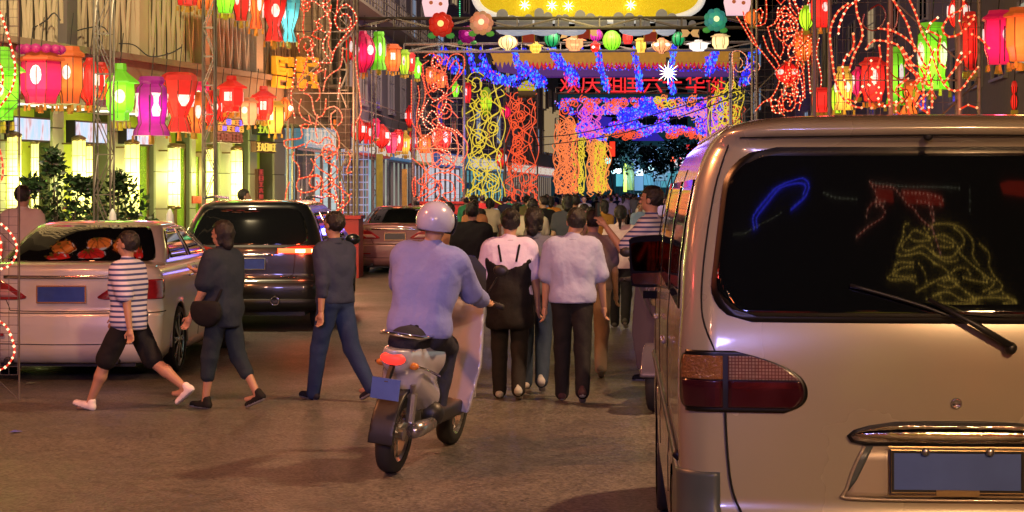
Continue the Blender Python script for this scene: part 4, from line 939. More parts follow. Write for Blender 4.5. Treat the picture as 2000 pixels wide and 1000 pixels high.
# end of the street
B6 = Wall('far_building', (-4, 178), (34, 182), 'very dark building closing the end of the street')
facade(B6, 16, mat('night_wall_glow', (.03, .045, .06), .8, emit=(.02, .10, .14), es=.22), 0, 12, 3, 2.2, 1.5, 5, 3.4, .0)  # wall emits faint teal in place of light falling on it
B7 = Wall('side_building', (-30, 42.5), (-5.6, 43.2), 'dark end wall filling the gap beside the concrete building')
g = MB(); g.box(0, B7.L, 0, 1, 0, 14); g.build('wall', concd, B7.t)
def far_light(px, py, D, r, c, s_, label, w_=1., h_=1., cat='lamp', nm='shop_lamp'):
    t = thing(nm, label, cat, P(px, py, D)); g = MB()
    if w_ == 1. and h_ == 1.: g.ball((0, 0, 0), r, 10, 6)
    else: g.box(-r * w_, r * w_, -.1, .1, -r * h_, r * h_)
    g.build('globe' if w_ == 1. and h_ == 1. else 'lit_panel', glow(c, s_), t)
    g = MB(); g.box(-r * w_ - .03, r * w_ + .03, .1, .3, -r * h_ - .04, r * h_ + .04); g.tube([(0, .2, -r * h_), (0, .2, -max(.3, min(3, t.location[2] - .1)))], .03, 4); g.build('bracket', BLK, t)
for a in ((1198, 335, 172, .22, (.5, .9, 1), 3, 'leftmost small pale blue street lamp at the end of the street'), (1208, 333, 172, .30, (.8, .95, 1), 4, 'bright blue white street lamp right of the leftmost small one'),
          (1221, 347, 160, .14, (.75, 1, .05), 1.6, 'tall yellow green lit strip sign at the end of the street', 1, 9, 'sign', 'strip_sign'), (1230, 345, 161, .5, (.35, .6, .02), .8, 'dull green lit panel beside the yellow green strip', .8, 2.4, 'sign', 'lit_shop_panel'),
          (1238, 325, 165, .5, (.3, .5, 1), 1.3, 'blue white lit shop panel left of centre at the street end', 1., 1.3, 'sign', 'lit_shop_panel'), (1252, 340, 165, .48, (.7, .9, 1), 2.2, 'largest round white lamp at the end of the street'),
          (1272, 327, 168, .28, (.5, .9, 1), 2.5, 'cyan lamp in the middle of the street end'), (1278, 316, 168, .5, (.25, .4, 1), 1.6, 'blue tilted lamp cluster above the middle lamp', 1.2, .5, 'lamp'),
          (1303, 328, 170, .45, (.3, .55, .8), .9, 'faint blue lit window pair right of the middle', .7, 1.3, 'sign', 'lit_shop_panel'), (1314, 312, 170, .3, (1, .12, .05), 3, 'red lamp above the faint blue windows'), (1320, 317, 170, .3, (.8, .85, .9), 1., 'small white lit strip beside the red lamp', .5, 1.6, 'sign', 'strip_sign'),
          (1342, 316, 165, .5, (.55, .75, 1), 1.5, 'white and blue lit shop board with red ends', 1.3, .8, 'sign', 'lit_shop_panel'), (1331, 316, 165, .3, (1, .02, .02), 1.2, 'left red end panel of the lit shop board', .6, 1.3, 'sign', 'lit_shop_panel'), (1355, 316, 165, .3, (1, .02, .02), 1.2, 'right red end panel of the lit shop board', .6, 1.3, 'sign', 'lit_shop_panel'),
          (1344, 294, 165, .3, (1, .02, .02), 1.1, 'left one of two small hanging red lights', .5, 1.8, 'lamp', 'red_light'), (1354, 295, 165, .3, (1, .02, .02), 1.1, 'right one of two small hanging red lights', .5, 1.8, 'lamp', 'red_light'),
          (1338, 348, 150, .22, (.2, .9, .9), 2.2, 'turquoise lamp low at the right of the street end'), (1334, 357, 150, .2, (.1, .8, .8), 1.8, 'lower turquoise lamp over the crowd'), (1316, 333, 168, .18, (.2, .9, .7), 1.6, 'small green lamp right of the faint blue windows'),
          (1196, 291, 125, .3, (1, .03, .01), 1.6, 'red lantern light beside the far orange light figure', .6, 1.7, 'lamp', 'red_light'), (1187, 314, 125, .22, (.2, .9, .9), 1.6, 'turquoise lamp in front of the far orange light figure'),
          (1260, 335, 170, .15, (.6, .8, 1), 2, 'tiny lamp right of the large round one'), (1290, 344, 160, .4, (.2, .4, .5), .6, 'dim teal lit shop panel at the street end', 1.5, 1., 'sign', 'lit_shop_panel')):
    far_light(*a)
for px, py, c in ((1225, 345, (.2, .6, .7)), (1275, 330, (.2, .4, .9)), (1335, 335, (.3, .6, .9))):
    lamp('street_end_fill', 'POINT', P(px, py, 158), c, 700, .5)  # point lights added to brighten the dark street end
# ---------------- trees and shrubs ----------------
leafm = mat('shrub_leaf', (.025, .06, .02), .32, var=.5, vscale=9); leafd = mat('night_leaf', (.012, .028, .018), .5, var=.4); bark = mat('bark', (.08, .06, .045), .8)
def plant(name, label, cat, loc, clusters, n, ls, trunk, m=leafm, part='crown'):
    t = thing(name, label, cat, loc); g = MB()
    for i in range(n):
        c, r = R.choice(clusters); 
        while True:
            v = Vector((R.uniform(-1, 1), R.uniform(-1, 1), R.uniform(-1, 1)))
            if .25 < v.length < 1: break
        p = Vector(c) + Vector((v.x * r[0], v.y * r[1], v.z * r[2])); d = Vector((R.gauss(0, 1), R.gauss(0, 1), R.gauss(.35, .7))).normalized(); s_ = d.orthogonal().normalized(); s_.rotate(__import__('mathutils').Quaternion(d, R.uniform(0, 6.3)))
        L = ls * R.uniform(.6, 1.25); q = p + d * L; w_ = s_ * L * .24; nn = d.cross(s_) * L * .06
        g.add([p, p + d * L * .45 + w_ + nn, q, p + d * L * .45 - w_ + nn, p + d * L * .5], [(0, 1, 4), (1, 2, 4), (2, 3, 4), (3, 0, 4)])
    g.build(part, m, t); g = MB()
    for c, r in clusters: g.tube([(trunk[0] + R.uniform(-.05, .05), trunk[1], .0), (c[0] * .4 + trunk[0] * .6, c[1] * .4, c[2] * .45), (c[0] * .9, c[1] * .9, c[2] * .85), (c[0], c[1], c[2] + r[2] * .6)], [.022, .018, .012, .005], 5)
    g.build('trunk', bark, t); return t
pot = mat('dark_planter', (.05, .045, .045), .6)
for lab, px, D, cl, n, pw in (('tall pointed glossy shrub at the left behind the silver sedan', 112, 24.6, [((-.0, 0, 1.55), (.32, .3, .55)), ((-.2, .1, 1.2), (.3, .3, .45)), ((.25, 0, 1.2), (.3, .3, .5)), ((-.05, 0, 2.05), (.12, .12, .22)), ((-.34, 0, 1.75), (.14, .14, .12)), ((0, 0, .85), (.4, .35, .4)), ((.3, 0, 1.75), (.13, .1, .13))], 1500, .3),
                              ('wide glossy shrub under the green lantern behind the sedan roof', 225, 25.4, [((-.25, 0, 1.35), (.33, .3, .4)), ((.15, 0, 1.45), (.3, .3, .42)), ((.35, 0, 1.0), (.22, .3, .45)), ((-.05, 0, .9), (.45, .4, .4)), ((-.35, 0, 1.7), (.12, .12, .12)), ((.05, 0, 1.8), (.12, .12, .15))], 1300, .34)):
    x, y, _ = P(px, 400, D); t = plant('shrub', lab, 'shrub', (x, y, .12), cl, n, .115, (0, 0)); g = MB(); g.lathe([(pw * .75, 0), (pw, .45), (pw + .03, .5), (pw - .03, .5), (pw - .05, .44)], 18); g.build('planter', pot, t, True)
for i, (px, D, top) in enumerate(((1205, 150, 268), (1240, 158, 262), (1275, 150, 270), (1312, 156, 264), (1350, 150, 268), (1385, 145, 262))):
    x, y, _ = P(px, 400, D); h = 1.75 + (378 - top) / F * D
    plant('street_tree', ['first dark street tree from the left at the end of the street', 'second dark tree, left of the large round lamp', 'third dark tree, over the middle lamps', 'fourth dark tree, left of the red lamp', 'fifth dark tree, above the lit shop board', 'last dark tree, beside the right light figure'][i], 'tree', (x, y, 0),
          [((R.uniform(-1.4, 1.4), R.uniform(-1, 1), h * R.uniform(.55, .92)), (1.2, 1.1, .9)) for _ in range(6)], 520, .42, (0, 0), leafd)
# bollards behind the sedan
for lab, px in (('white topped bollard behind the sedan roof near the steel tower', 220), ('white topped bollard between the sedan and the black car', 332)):
    x, y, _ = P(px, 400, 23); g = MB(); t = thing('bollard', lab, 'bollard', (x, y, .12)); g.lathe([(.06, 0), (.06, 1.08)], 14); g.build('post', ALLOY, t, True); g = MB(); g.lathe([(.06, 1.081), (.062, 1.2), (.045, 1.36), (.02, 1.42), (.002, 1.44)], 14); g.build('cap', mat('white_cap', (.7, .75, .75), .2), t, True)
for i, (px, py, r_, c) in enumerate(((1212, 352, .5, (.1, .5, .6)), (1246, 358, .6, (.15, .35, .6)), (1266, 350, .5, (.1, .4, .6)), (1282, 356, .5, (.1, .3, .5)), (1300, 352, .6, (.08, .35, .45)), (1322, 346, .5, (.1, .4, .5)), (1350, 344, .6, (.08, .3, .5)), (1205, 315, .25, (.3, .5, .6)), (1290, 322, .2, (.2, .5, .8)), (1362, 338, .3, (.2, .6, .7)))):
    far_light(px, py, 162 + i, r_, c, .9, ['lowest left teal lit shop window added at the street end', 'blue lit shop window added under the largest round lamp', 'teal lit shop window added right of the round lamp', 'dim blue lit shop window added low in the middle of the street end', 'teal lit shop window added below the faint blue pair', 'teal lit shop window added under the red lamp', 'blue lit shop window added under the lit shop board', 'small pale lit window added high at the left of the street end', 'tiny blue lit window added above the middle shops', 'teal lit window added at the far right of the street end'][i], .8, 1.1, 'sign', 'lit_shop_panel')  # lit windows added to fill the dark street end with teal light
# ---------------- festive lights ----------------
steel = mat('truss_steel', (.22, .20, .17), .5, .6, var=.3); steel2 = mat('bright_truss_steel', (.45, .44, .40), .45, .5, var=.2); wirem = mat('grid_wire', (.12, .11, .10), .5, .4)
wblk = mat('black_cable', (.01, .01, .01), .6)
def tower(name, label, x, y, h, w_=.3, m=steel, r=.022, z0=0., group=None):
    t = thing(name, label, 'lattice tower', (x, y, z0), 0, group); g = MB()
    for i in (-1, 1):
        for j in (-1, 1): g.tube([(i * w_ / 2, j * w_ / 2, 0), (i * w_ / 2, j * w_ / 2, h)], r, 5)
    g.build('leg_frame', m, t); g = MB(); n = int(h / (w_ * 2.4))
    for k in range(n):
        a, b = h * k / n, h * (k + 1) / n; s_ = 1 if k % 2 else -1
        for j in (-1, 1):
            g.tube([(-w_ / 2 * s_, j * w_ / 2, a), (w_ / 2 * s_, j * w_ / 2, b)], r * .6, 4); g.tube([(-w_ / 2, j * w_ / 2, b), (w_ / 2, j * w_ / 2, b)], r * .6, 4)
            g.tube([(j * w_ / 2, -w_ / 2 * s_, a), (j * w_ / 2, w_ / 2 * s_, b)], r * .6, 4)
    g.build('bracing', m, t); g = MB(); g.box(-w_ * .7, w_ * .7, -w_ * .7, w_ * .7, 0, .03); g.build('base_plate', m, t); return t
x, y, _ = P(203, 400, 24); tower('lattice_tower', 'bright steel lattice tower standing behind the silver sedan', x, y, 7, .22, steel, .014, .12)
x, y, _ = P(409, 400, 31); tower('lattice_tower', 'slim steel lattice tower rising behind the black car by the green doors', x, y, 7.5, .2, steel, .018, .12)
def truss(name, label, a, b, h, step, m=steel, dep=.3, r=.03, vert=True):
    """a,b ends of the lower chord (x,y,z)"""
    t = thing(name, label, 'truss', a); b = (b[0] - a[0], b[1] - a[1], b[2] - a[2]); L = math.hypot(b[0], b[1]); n = max(2, int(L / step)); ux, uy = b[0] / L, b[1] / L; nx, ny = uy * dep, -ux * dep
    def q(s_, zz, k): return (b[0] * s_ + nx * k, b[1] * s_ + ny * k, b[2] * s_ + zz)
    for k in (0, 1):
        for zz in (0, h): g = MB(); g.tube([q(0, zz, k), q(1, zz, k)], r, 5); g.build('chord', m, t)
    g = MB()
    for i in range(n):
        for k in (0, 1):
            g.tube([q(i / n, 0, k), q(i / n, h, k)], r * .6, 4); s_ = i % 2; g.tube([q(i / n, h * s_, k), q((i + 1) / n, h * (1 - s_), k)], r * .6, 4)
        g.tube([q(i / n, h, 0), q(i / n, h, 1)], r * .5, 4)
    g.build('bracing', m, t, kind=None); return t
def G(px, py, D): return P(px, py, D)
truss('gantry_truss', 'upper steel gantry truss crossing the street below the golden board', G(690, 57, 45.3), G(1490, 55, 45.3), .25, .95)
truss('gantry_truss', 'second steel gantry truss crossing the street under the round lanterns', G(790, 102, 56), G(1475, 98, 56), .24, 1.1)
truss('gantry_truss', 'thin far truss carrying the red characters', G(1085, 183, 79), G(1400, 183, 79), .25, 1.6)
truss('gantry_truss', 'steel truss sloping along the left house fronts above the lanterns', (-6.3, 38, 6.6), (-4.3, 58, 6.2), .35, .9, steel, .4, .025)
# rope lights
OR = glow((1., .03, .006), .9); ORB = glow((1., .34, .13), 1.7); ORH = glow((1., .62, .34), 2.2); YE = glow((.95, .68, .04), .9); YEB = glow((1., .92, .40), 1.2)
RO = glow((1., .10, .03), 1.); PE = glow((1., .22, .06), 1.); RED = glow((1., .03, .01), .9); DKR = mat('unlit_red_tube', (.25, .02, .015), .3)
def rope_fig(name, label, D, curves, tube_m, bead_m=None, r=.012, br=.017, step=.06, depth=.0, cat='light figure', group=None, grid_=None, z0=None, plinth=None, hot=0., Dv=.12):
    """curves in photo px at distance D; the figure is a free standing wire frame with a base"""
    xs = [p[0] for c in curves for p in c]; ys = [p[1] for c in curves for p in c]; cx = (min(xs) + max(xs)) / 2
    base = P(cx, 400, D); t = thing(name, label, cat, (base[0], D, 0), 0, group); g2 = MB(); g3 = MB(); k = 0
    for c in curves:
        dy = R.uniform(-Dv, Dv); pts = [Vector(P(px, py, D)) - Vector((base[0], D, 0)) + Vector((0, dy, 0)) for px, py in c]
        q = spline(pts, step); g = MB(); g.tube([tuple(v) for v in q[::(1 if bead_m else 1)]], r, 4)
        g.build('rope_light', tube_m, t)
        if bead_m:
            (g3 if R.random() < hot else g2).beads([tuple(v + np.array([0, -r, 0])) for v in q], br)
    if g2.v: g2.build('bulbs', bead_m, t, kind='stuff')
    if g3.v: g3.build('bright_bulbs', ORH, t, kind='stuff')
    return t, base
def frame_grid(t, base, D, x0, x1, y0, y1, sp=.12, r=.003, legs=True, leg_r=.03):
    a = P(x0, y1, D); b = P(x1, y0, D); g = MB(); X0, X1 = a[0] - base[0], b[0] - base[0]; Z0, Z1 = max(.02, a[2]), b[2]
    n = int((X1 - X0) / sp); m_ = int((Z1 - Z0) / sp)
    for i in range(n + 1): x = X0 + (X1 - X0) * i / n; g.box(x - r, x + r, .15, .156, Z0, Z1)
    for i in range(m_ + 1): z = Z0 + (Z1 - Z0) * i / m_; g.box(X0, X1, .144, .150, z - r, z + r)
    g.build('wire_grid', wirem, t, kind='stuff')
    if legs:
        for x in (X0, X1):
            for yy in ((.2, .2 + (X1 - X0) * .6) if D > 16 else (.2,)):
                g = MB(); g.tube([(x, yy, 0), (x, yy, Z1)], leg_r, 6); g.build('post', steel, t)
        g = MB(); k = max(2, int(Z1 / ((X1 - X0) * .9)))
        for i in range(k):
            z0, z1 = Z1 * i / k, Z1 * (i + 1) / k; s_ = 1 if i % 2 else -1; m2 = (X0 + X1) / 2; hw = (X1 - X0) / 2; g.tube([(m2 - hw * s_, .2, z0), (m2 + hw * s_, .2, z1)], leg_r * .5, 4); g.tube([(X0, .2, z1), (X1, .2, z1)], leg_r * .5, 4)
        g.build('bracing', steel, t)
def cv(lst, ox, oy, s): return [[(ox + x / s, oy + y / s) for x, y in c] for c in lst]
C1 = cv([[(110, 0), (118, 60), (112, 110), (118, 150)], [(90, 145), (95, 190)], [(85, 260), (75, 330), (62, 410), (70, 470), (78, 510)],
 [(150, 180), (160, 230), (170, 270), (205, 273), (240, 272), (250, 230), (280, 180), (340, 110), (350, 80), (330, 40), (300, 20), (270, 50), (255, 90), (280, 135), (320, 120), (325, 85), (300, 60), (280, 75)],
 [(265, 0), (262, 40), (255, 90)], [(120, 25), (160, 5), (200, 30), (235, 0)], [(135, 250), (120, 310), (95, 360), (105, 395), (130, 385), (135, 360)], [(105, 430), (95, 470), (110, 510), (145, 530), (180, 540)],
 [(290, 210), (280, 290), (240, 320), (215, 350), (205, 395)], [(205, 305), (170, 325), (160, 350), (185, 370), (190, 420), (175, 440)], [(120, 405), (150, 420), (165, 490), (190, 510), (210, 480), (215, 430)], [(210, 475), (245, 460), (275, 480), (285, 520), (265, 545)],
 [(235, 540), (265, 580), (272, 630), (250, 670), (215, 680)], [(100, 545), (130, 560), (140, 540), (105, 545), (110, 595), (60, 605), (32, 610), (40, 640), (80, 640), (120, 625)], [(130, 640), (145, 610), (190, 625), (205, 600), (235, 600), (240, 640), (200, 650)],
 [(75, 660), (70, 690), (95, 720), (98, 770), (85, 800), (95, 830), (130, 835), (180, 815), (190, 770), (150, 765), (100, 775)], [(150, 690), (165, 720), (145, 760)], [(60, 790), (45, 830), (40, 890)],
 [(215, 770), (240, 790), (262, 850), (268, 920), (240, 965), (205, 950), (195, 900), (200, 860), (235, 850), (260, 870)], [(180, 850), (160, 860), (185, 900), (190, 930)], [(275, 790), (290, 860), (285, 930), (270, 990)],
 [(340, 250), (350, 330), (365, 450), (365, 490), (345, 530)], [(310, 660), (320, 690), (300, 750), (325, 745)], [(345, 940), (346, 1000)], [(310, 850), (325, 840)], [(250, 700), (235, 740), (240, 780)], [(215, 300), (210, 340)], [(225, 60), (235, 130), (225, 190), (245, 240)], [(200, 30), (225, 60), (235, 20)], [(180, 500), (170, 560), (180, 600)], [(255, 480), (235, 500), (240, 560)], [(140, 500), (150, 540)], [(270, 430), (275, 380), (280, 340)]], 540, 0, 2.222)
RT = cv([[(920, 0), (850, 50), (800, 150), (790, 220)], [(910, 0), (920, 90), (950, 180), (950, 250), (900, 350), (870, 450)], [(860, 20), (790, 80), (745, 200), (755, 350), (780, 520), (830, 640), (900, 690), (950, 700)],
 [(1050, 185), (1140, 200), (1230, 250), (1300, 320), (1340, 400), (1380, 460), (1400, 560), (1400, 700)], [(970, 320), (1010, 270), (1070, 265), (1170, 290), (1210, 350), (1260, 440), (1320, 500), (1345, 600), (1340, 700)],
 [(1150, 0), (1200, 80), (1240, 150), (1270, 250), (1290, 330)], [(1245, 0), (1290, 100), (1330, 220), (1380, 310), (1420, 440), (1470, 550), (1520, 590), (1580, 585), (1630, 520), (1690, 440)], [(1470, 550), (1540, 450), (1600, 380), (1640, 340)],
 [(1610, 0), (1600, 60), (1530, 90), (1500, 130), (1470, 190), (1520, 240), (1600, 210), (1650, 150), (1690, 100), (1640, 110)], [(1380, 200), (1400, 150), (1450, 110)], [(1380, 200), (1460, 240), (1440, 330), (1450, 400), (1490, 440)],
 [(1640, 230), (1700, 260), (1750, 320)], [(960, 560), (1040, 540), (1080, 600), (1060, 650), (1090, 690), (1180, 660)], [(940, 600), (900, 670), (850, 640)], [(1120, 150), (1120, 300), (1115, 420), (1120, 580), (1130, 690)], [(1590, 710), (1650, 680), (1700, 700)],
 [(860, 350), (830, 430), (850, 560)], [(1210, 310), (1280, 420), (1330, 440), (1380, 560)], [(1250, 380), (1270, 470), (1340, 540), (1390, 560)], [(1040, 440), (1060, 380), (1050, 300)], [(990, 400), (1000, 480), (980, 560)], [(1400, 330), (1370, 400), (1360, 480)], [(1560, 440), (1590, 350), (1650, 340)], [(1200, 560), (1260, 600), (1310, 690)], [(890, 220), (895, 300), (860, 360)], [(1020, 700), (1000, 640), (1050, 600)], [(1600, 60), (1590, 130), (1610, 200)]], 1400, 0, 3.3333)
MR = cv([[(0, 140), (60, 230), (130, 350), (200, 420), (280, 520), (350, 620), (360, 700), (300, 820), (220, 870), (160, 940)], [(50, 95), (80, 220), (130, 300), (170, 390)], [(245, 0), (250, 100), (240, 190), (200, 215), (160, 220)], [(150, 100), (190, 75), (212, 100), (190, 200)],
 [(215, 310), (260, 430), (320, 500), (350, 560)], [(260, 230), (330, 190), (350, 120), (400, 50), (440, 80), (480, 140), (530, 160)], [(330, 0), (350, 40), (390, 30), (400, 0)], [(440, 0), (450, 60), (500, 130)], [(480, 0), (520, 60), (530, 150)],
 [(315, 190), (370, 120), (430, 120), (490, 190), (510, 220), (490, 300), (450, 400), (430, 440)], [(330, 240), (360, 180), (430, 185), (455, 230), (400, 250), (345, 240)], [(320, 270), (350, 330), (400, 350), (450, 310)], [(260, 230), (290, 330), (320, 430), (370, 500)],
 [(560, 50), (565, 180), (555, 280), (545, 370), (510, 440), (505, 500), (550, 560), (570, 640), (580, 830)], [(600, 280), (590, 430), (600, 560), (615, 790)], [(620, 330), (630, 440), (640, 600), (665, 790)], [(690, 330), (665, 450), (690, 560), (710, 680), (695, 790)],
 [(380, 710), (420, 640), (480, 605), (520, 640), (545, 720), (550, 850), (490, 880)], [(400, 760), (430, 730), (480, 735), (485, 840)], [(380, 760), (390, 850), (400, 950)], [(250, 860), (330, 850), (370, 900), (360, 960), (300, 950), (290, 910), (330, 900)], [(420, 660), (450, 640), (500, 700), (510, 820)], [(390, 360), (400, 420), (370, 480)], [(440, 480), (470, 500), (440, 540), (400, 520)]], 1440, 0, 4.35)
C2 = cv([[(1085, 560), (1085, 700), (1090, 850), (1150, 950)], [(1130, 600), (1140, 680), (1120, 800), (1130, 900), (1180, 1000)], [(1170, 400), (1220, 370), (1270, 400), (1290, 470), (1340, 600), (1300, 680), (1230, 690), (1180, 600), (1160, 450)],
 [(1240, 400), (1230, 440), (1260, 470), (1280, 430), (1250, 400)], [(1320, 500), (1350, 400), (1400, 375), (1450, 400), (1450, 480), (1400, 550), (1340, 620), (1330, 530)], [(1350, 480), (1390, 420), (1420, 480), (1370, 570)], [(1200, 700), (1160, 780), (1180, 880), (1250, 900), (1270, 830), (1230, 770), (1190, 820)],
 [(1330, 650), (1320, 740), (1270, 820), (1300, 880), (1370, 900), (1430, 950)], [(1240, 1000), (1260, 930), (1320, 900), (1390, 930), (1400, 1000)], [(1220, 520), (1260, 490), (1300, 540), (1270, 600)], [(1190, 480), (1200, 560), (1240, 640)]], 500, 0, 3.571) + cv(
 [[(1240, 300), (1280, 200), (1350, 190), (1400, 250), (1410, 350), (1370, 440), (1300, 470), (1240, 420), (1230, 330)], [(1300, 330), (1350, 350), (1360, 410), (1300, 430), (1290, 370)], [(1400, 190), (1470, 280), (1470, 360), (1430, 420)], [(1120, 330), (1180, 300), (1220, 360), (1230, 440)],
 [(1090, 390), (1150, 440), (1190, 490), (1200, 540)], [(1200, 520), (1280, 490), (1380, 500), (1440, 550), (1440, 620)], [(1190, 560), (1160, 620), (1130, 700)], [(1220, 570), (1300, 540), (1370, 560), (1370, 620), (1300, 640), (1340, 690)], [(1110, 520), (1090, 560), (1100, 650), (1112, 640), (1110, 520)], [(1400, 540), (1450, 570), (1450, 600)], [(1150, 700), (1200, 740), (1230, 820)],
 [(1140, 160), (1160, 250), (1220, 290)], [(1220, 700), (1260, 680), (1330, 700), (1350, 690)], [(1170, 720), (1240, 690), (1300, 720)], [(1270, 250), (1310, 230), (1340, 260), (1330, 320)]], 500, 200, 3.571)
LE = [[(-40, -20), (0, 20), (22, 80), (33, 130), (28, 170), (10, 200), (-20, 235)], [(-10, 110), (4, 130), (8, 155), (2, 180), (-16, 200)], [(-30, 280), (0, 288), (9, 320), (8, 350), (-6, 362), (-40, 370)], [(-30, 425), (0, 435), (22, 455), (34, 480), (30, 505), (14, 522), (-20, 528)], [(-12, 450), (2, 465), (3, 500), (-10, 510)],
      [(-30, 620), (0, 634), (14, 655), (22, 685), (16, 705), (0, 722), (-30, 730)], [(-120, 0), (-80, 90), (-60, 200), (-70, 330)], [(-160, 300), (-110, 350), (-50, 420), (-70, 520), (-130, 560)], [(-200, 100), (-230, 250), (-190, 400), (-220, 600)]]
def scroll(cx, w_, y0, y1, seed):
    q = random.Random(seed); out = []; H = y1 - y0
    for s_ in (-1, 0, 1):
        ph = q.uniform(0, 6); out.append([(cx + w_ * (.33 * s_ + .10 * sin(ph + i * 1.15)), y0 + H * (.03 + .95 * i / 11)) for i in range(12)])
    for s_ in (-1, 1):
        ph = q.uniform(0, 6); out.append([(cx + s_ * w_ * (.42 + .12 * sin(ph + i * .9)), y0 + H * (.08 + .9 * i / 11)) for i in range(12)])
    n = int(H / (w_ * .27))
    for i in range(n):
        yy = y0 + H * (i + .5) / n; r = w_ * q.uniform(.14, .27); xx = cx + w_ * q.uniform(-.22, .22); tw = q.uniform(1.2, 2.1); ph = q.uniform(0, 6); sg = q.choice((-1, 1))
        out.append([(xx + r * (1 - .75 * k / 14) * cos(ph + sg * k / 14 * tw * 2 * pi), yy + r * 1.2 * (1 - .75 * k / 14) * sin(ph + sg * k / 14 * tw * 2 * pi)) for k in range(15)])
        a = q.uniform(-.4, .4); out.append([(cx + w_ * (a + .2 * sin(j * 1.3 + ph)), yy + (j - 2) * w_ * .16) for j in range(6)])
        out.append([(cx + w_ * (-a + .16 * sin(j * 1.9 + ph * 2)), yy + (j - 1) * w_ * .13) for j in range(5)])
    for i in range(5): x = cx + w_ * (-.4 + .2 * i); out.append([(x, y1 - w_ * .3), (x + q.uniform(-4, 4), y1 - w_ * .12), (x + q.uniform(-6, 6), y1)])
    return out
redbase = mat('red_plinth', (.32, .012, .010), .45, var=.3, vscale=2)
def plinth(t, base, D, x0, x1, ytop, dep=1.2):
    a = P(x0, ytop, D); b = P(x1, ytop, D); g = MB(); g.box(a[0] - base[0], b[0] - base[0], .05, dep, 0, a[2]); g.box(a[0] - base[0] - .05, b[0] - base[0] + .05, .0, dep + .05, a[2] + .003, a[2] + .07); g.build('plinth', redbase, t)
t, b = rope_fig('light_figure', 'tallest red and white beaded light figure behind the black car', 37, C1 + scroll(628, 100, 200, 400, 71)[14::2] + scroll(610, 70, -20, 120, 72)[4::4], OR, ORB, .017, .0155, .082, hot=.35); frame_grid(t, b, 37.05, 560, 690, -60, 440, .16, .0022); plinth(t, b, 37, 600, 700, 428)
lamp('figure_light', 'POINT', (.3, -.8, 3.5), (1, .4, .2), 260, .5, parent=t)
t, b = rope_fig('light_figure', 'dragon like red beaded light figure right of the apartment windows', 56, C2 + scroll(855, 80, 110, 390, 73)[3::2], OR, glow((1., .20, .06), 1.3), .022, .022, .085, hot=.1); frame_grid(t, b, 56.05, 805, 905, 92, 405, .2, .004); plinth(t, b, 56, 815, 905, 398)
lamp('figure_light', 'POINT', (0, -1., 3), (1, .4, .22), 260, .5, parent=t)
t, b = rope_fig('light_figure', 'yellow rope light figure between the two red ones', 68, scroll(945, 78, 152, 392, 5), YE, None, .022, step=.12); frame_grid(t, b, 68.05, 908, 985, 150, 395, .25, .007); plinth(t, b, 68, 905, 985, 396)
t, b = rope_fig('light_figure', 'orange red rope light figure right of the yellow one', 79, scroll(1018, 64, 182, 392, 11), RO, None, .024, step=.12); frame_grid(t, b, 79.05, 988, 1050, 180, 395, .3, .008); plinth(t, b, 79, 985, 1052, 394)
t, b = rope_fig('light_figure', 'far orange rope light figure, left one of the pair before the dark opening', 106, scroll(1106, 48, 230, 378, 21) + scroll(1106, 44, 230, 378, 22), PE, None, .034, step=.2); frame_grid(t, b, 106.1, 1085, 1128, 230, 380, .4, .01)
t, b = rope_fig('light_figure', 'far yellow rope light figure between two orange ones', 108, scroll(1130, 26, 240, 376, 31), YE, None, .034, step=.2)
t, b = rope_fig('light_figure', 'furthest orange rope light figure beside the dark street end', 122, scroll(1170, 44, 250, 374, 41) + scroll(1160, 30, 250, 374, 42), glow((1., .30, .07), 1.), None, .04, step=.25)
t, b = rope_fig('light_figure', 'furthest yellow rope light figure beside the dark street end', 121, scroll(1172, 24, 275, 374, 43), YE, None, .036, step=.25)
t, b = rope_fig('light_figure', 'small pink beaded light figure at the right end of the blue lights', 56, cv([[(100, 340), (140, 330), (190, 370), (190, 440), (140, 470), (100, 420), (100, 340)], [(100, 350), (110, 500), (100, 580)], [(200, 440), (240, 400), (280, 420), (270, 460), (210, 450)], [(230, 560), (200, 520), (230, 470)], [(150, 380), (170, 410), (150, 440)]], 1400, 0, 3.333), PE, glow((1., .6, .4), 1.1), .016, .018, .08); frame_grid(t, b, 56.05, 1430, 1480, 100, 380, .2, .006)
t, b = rope_fig('light_figure', 'yellow rope light figure beside the right roof corner of the van', 68, scroll(1418, 66, 158, 390, 51), YE, None, .022, step=.12); frame_grid(t, b, 68.05, 1388, 1452, 158, 390, .25, .007)
t, b = rope_fig('light_figure', 'far orange rope light figure touching the left roof corner of the van', 106, scroll(1385, 50, 228, 378, 61) + scroll(1380, 40, 228, 378, 62), PE, None, .034, step=.2)
t, b = rope_fig('light_figure', 'red beaded light figure with an eye shape over the left van roof', 41, MR + scroll(1545, 90, -10, 215, 74)[5::3], OR, ORB, .019, .018, .085, hot=.35); frame_grid(t, b, 41.05, 1480, 1600, -60, 400, .16, .0025)
t, b = rope_fig('light_figure', 'nearest big loose loops of red beaded rope light above the van roof', 18.7, RT + scroll(1790, 70, 120, 230, 76)[6::3], OR, ORB, .0125, .0150, .058, hot=.4); frame_grid(t, b, 18.75, 1625, 1920, -120, 420, .13, .0018, leg_r=.022)
for px in (1735, 1870):
    a = P(px, 400, 18.9); g = MB(); g.tube([(a[0] - b[0], .1, 0), (a[0] - b[0], .1, 4.6)], .026, 8); g.build('post', mat('grey_post', (.25, .23, .24), .5, .3), t)
q = cv([[(960, 90), (950, 160), (1010, 200), (1070, 170), (1100, 90), (1060, 30), (1000, 60)], [(1120, 380), (1130, 470), (1200, 520), (1250, 470)], [(1130, 520), (1150, 600), (1230, 580), (1250, 620), (1200, 680)], [(1000, 420), (960, 500), (980, 620), (1060, 700)], [(1180, 60), (1170, 150), (1130, 230)], [(1420, 480), (1390, 560), (1430, 640)]], 1400, 0, 3.333)
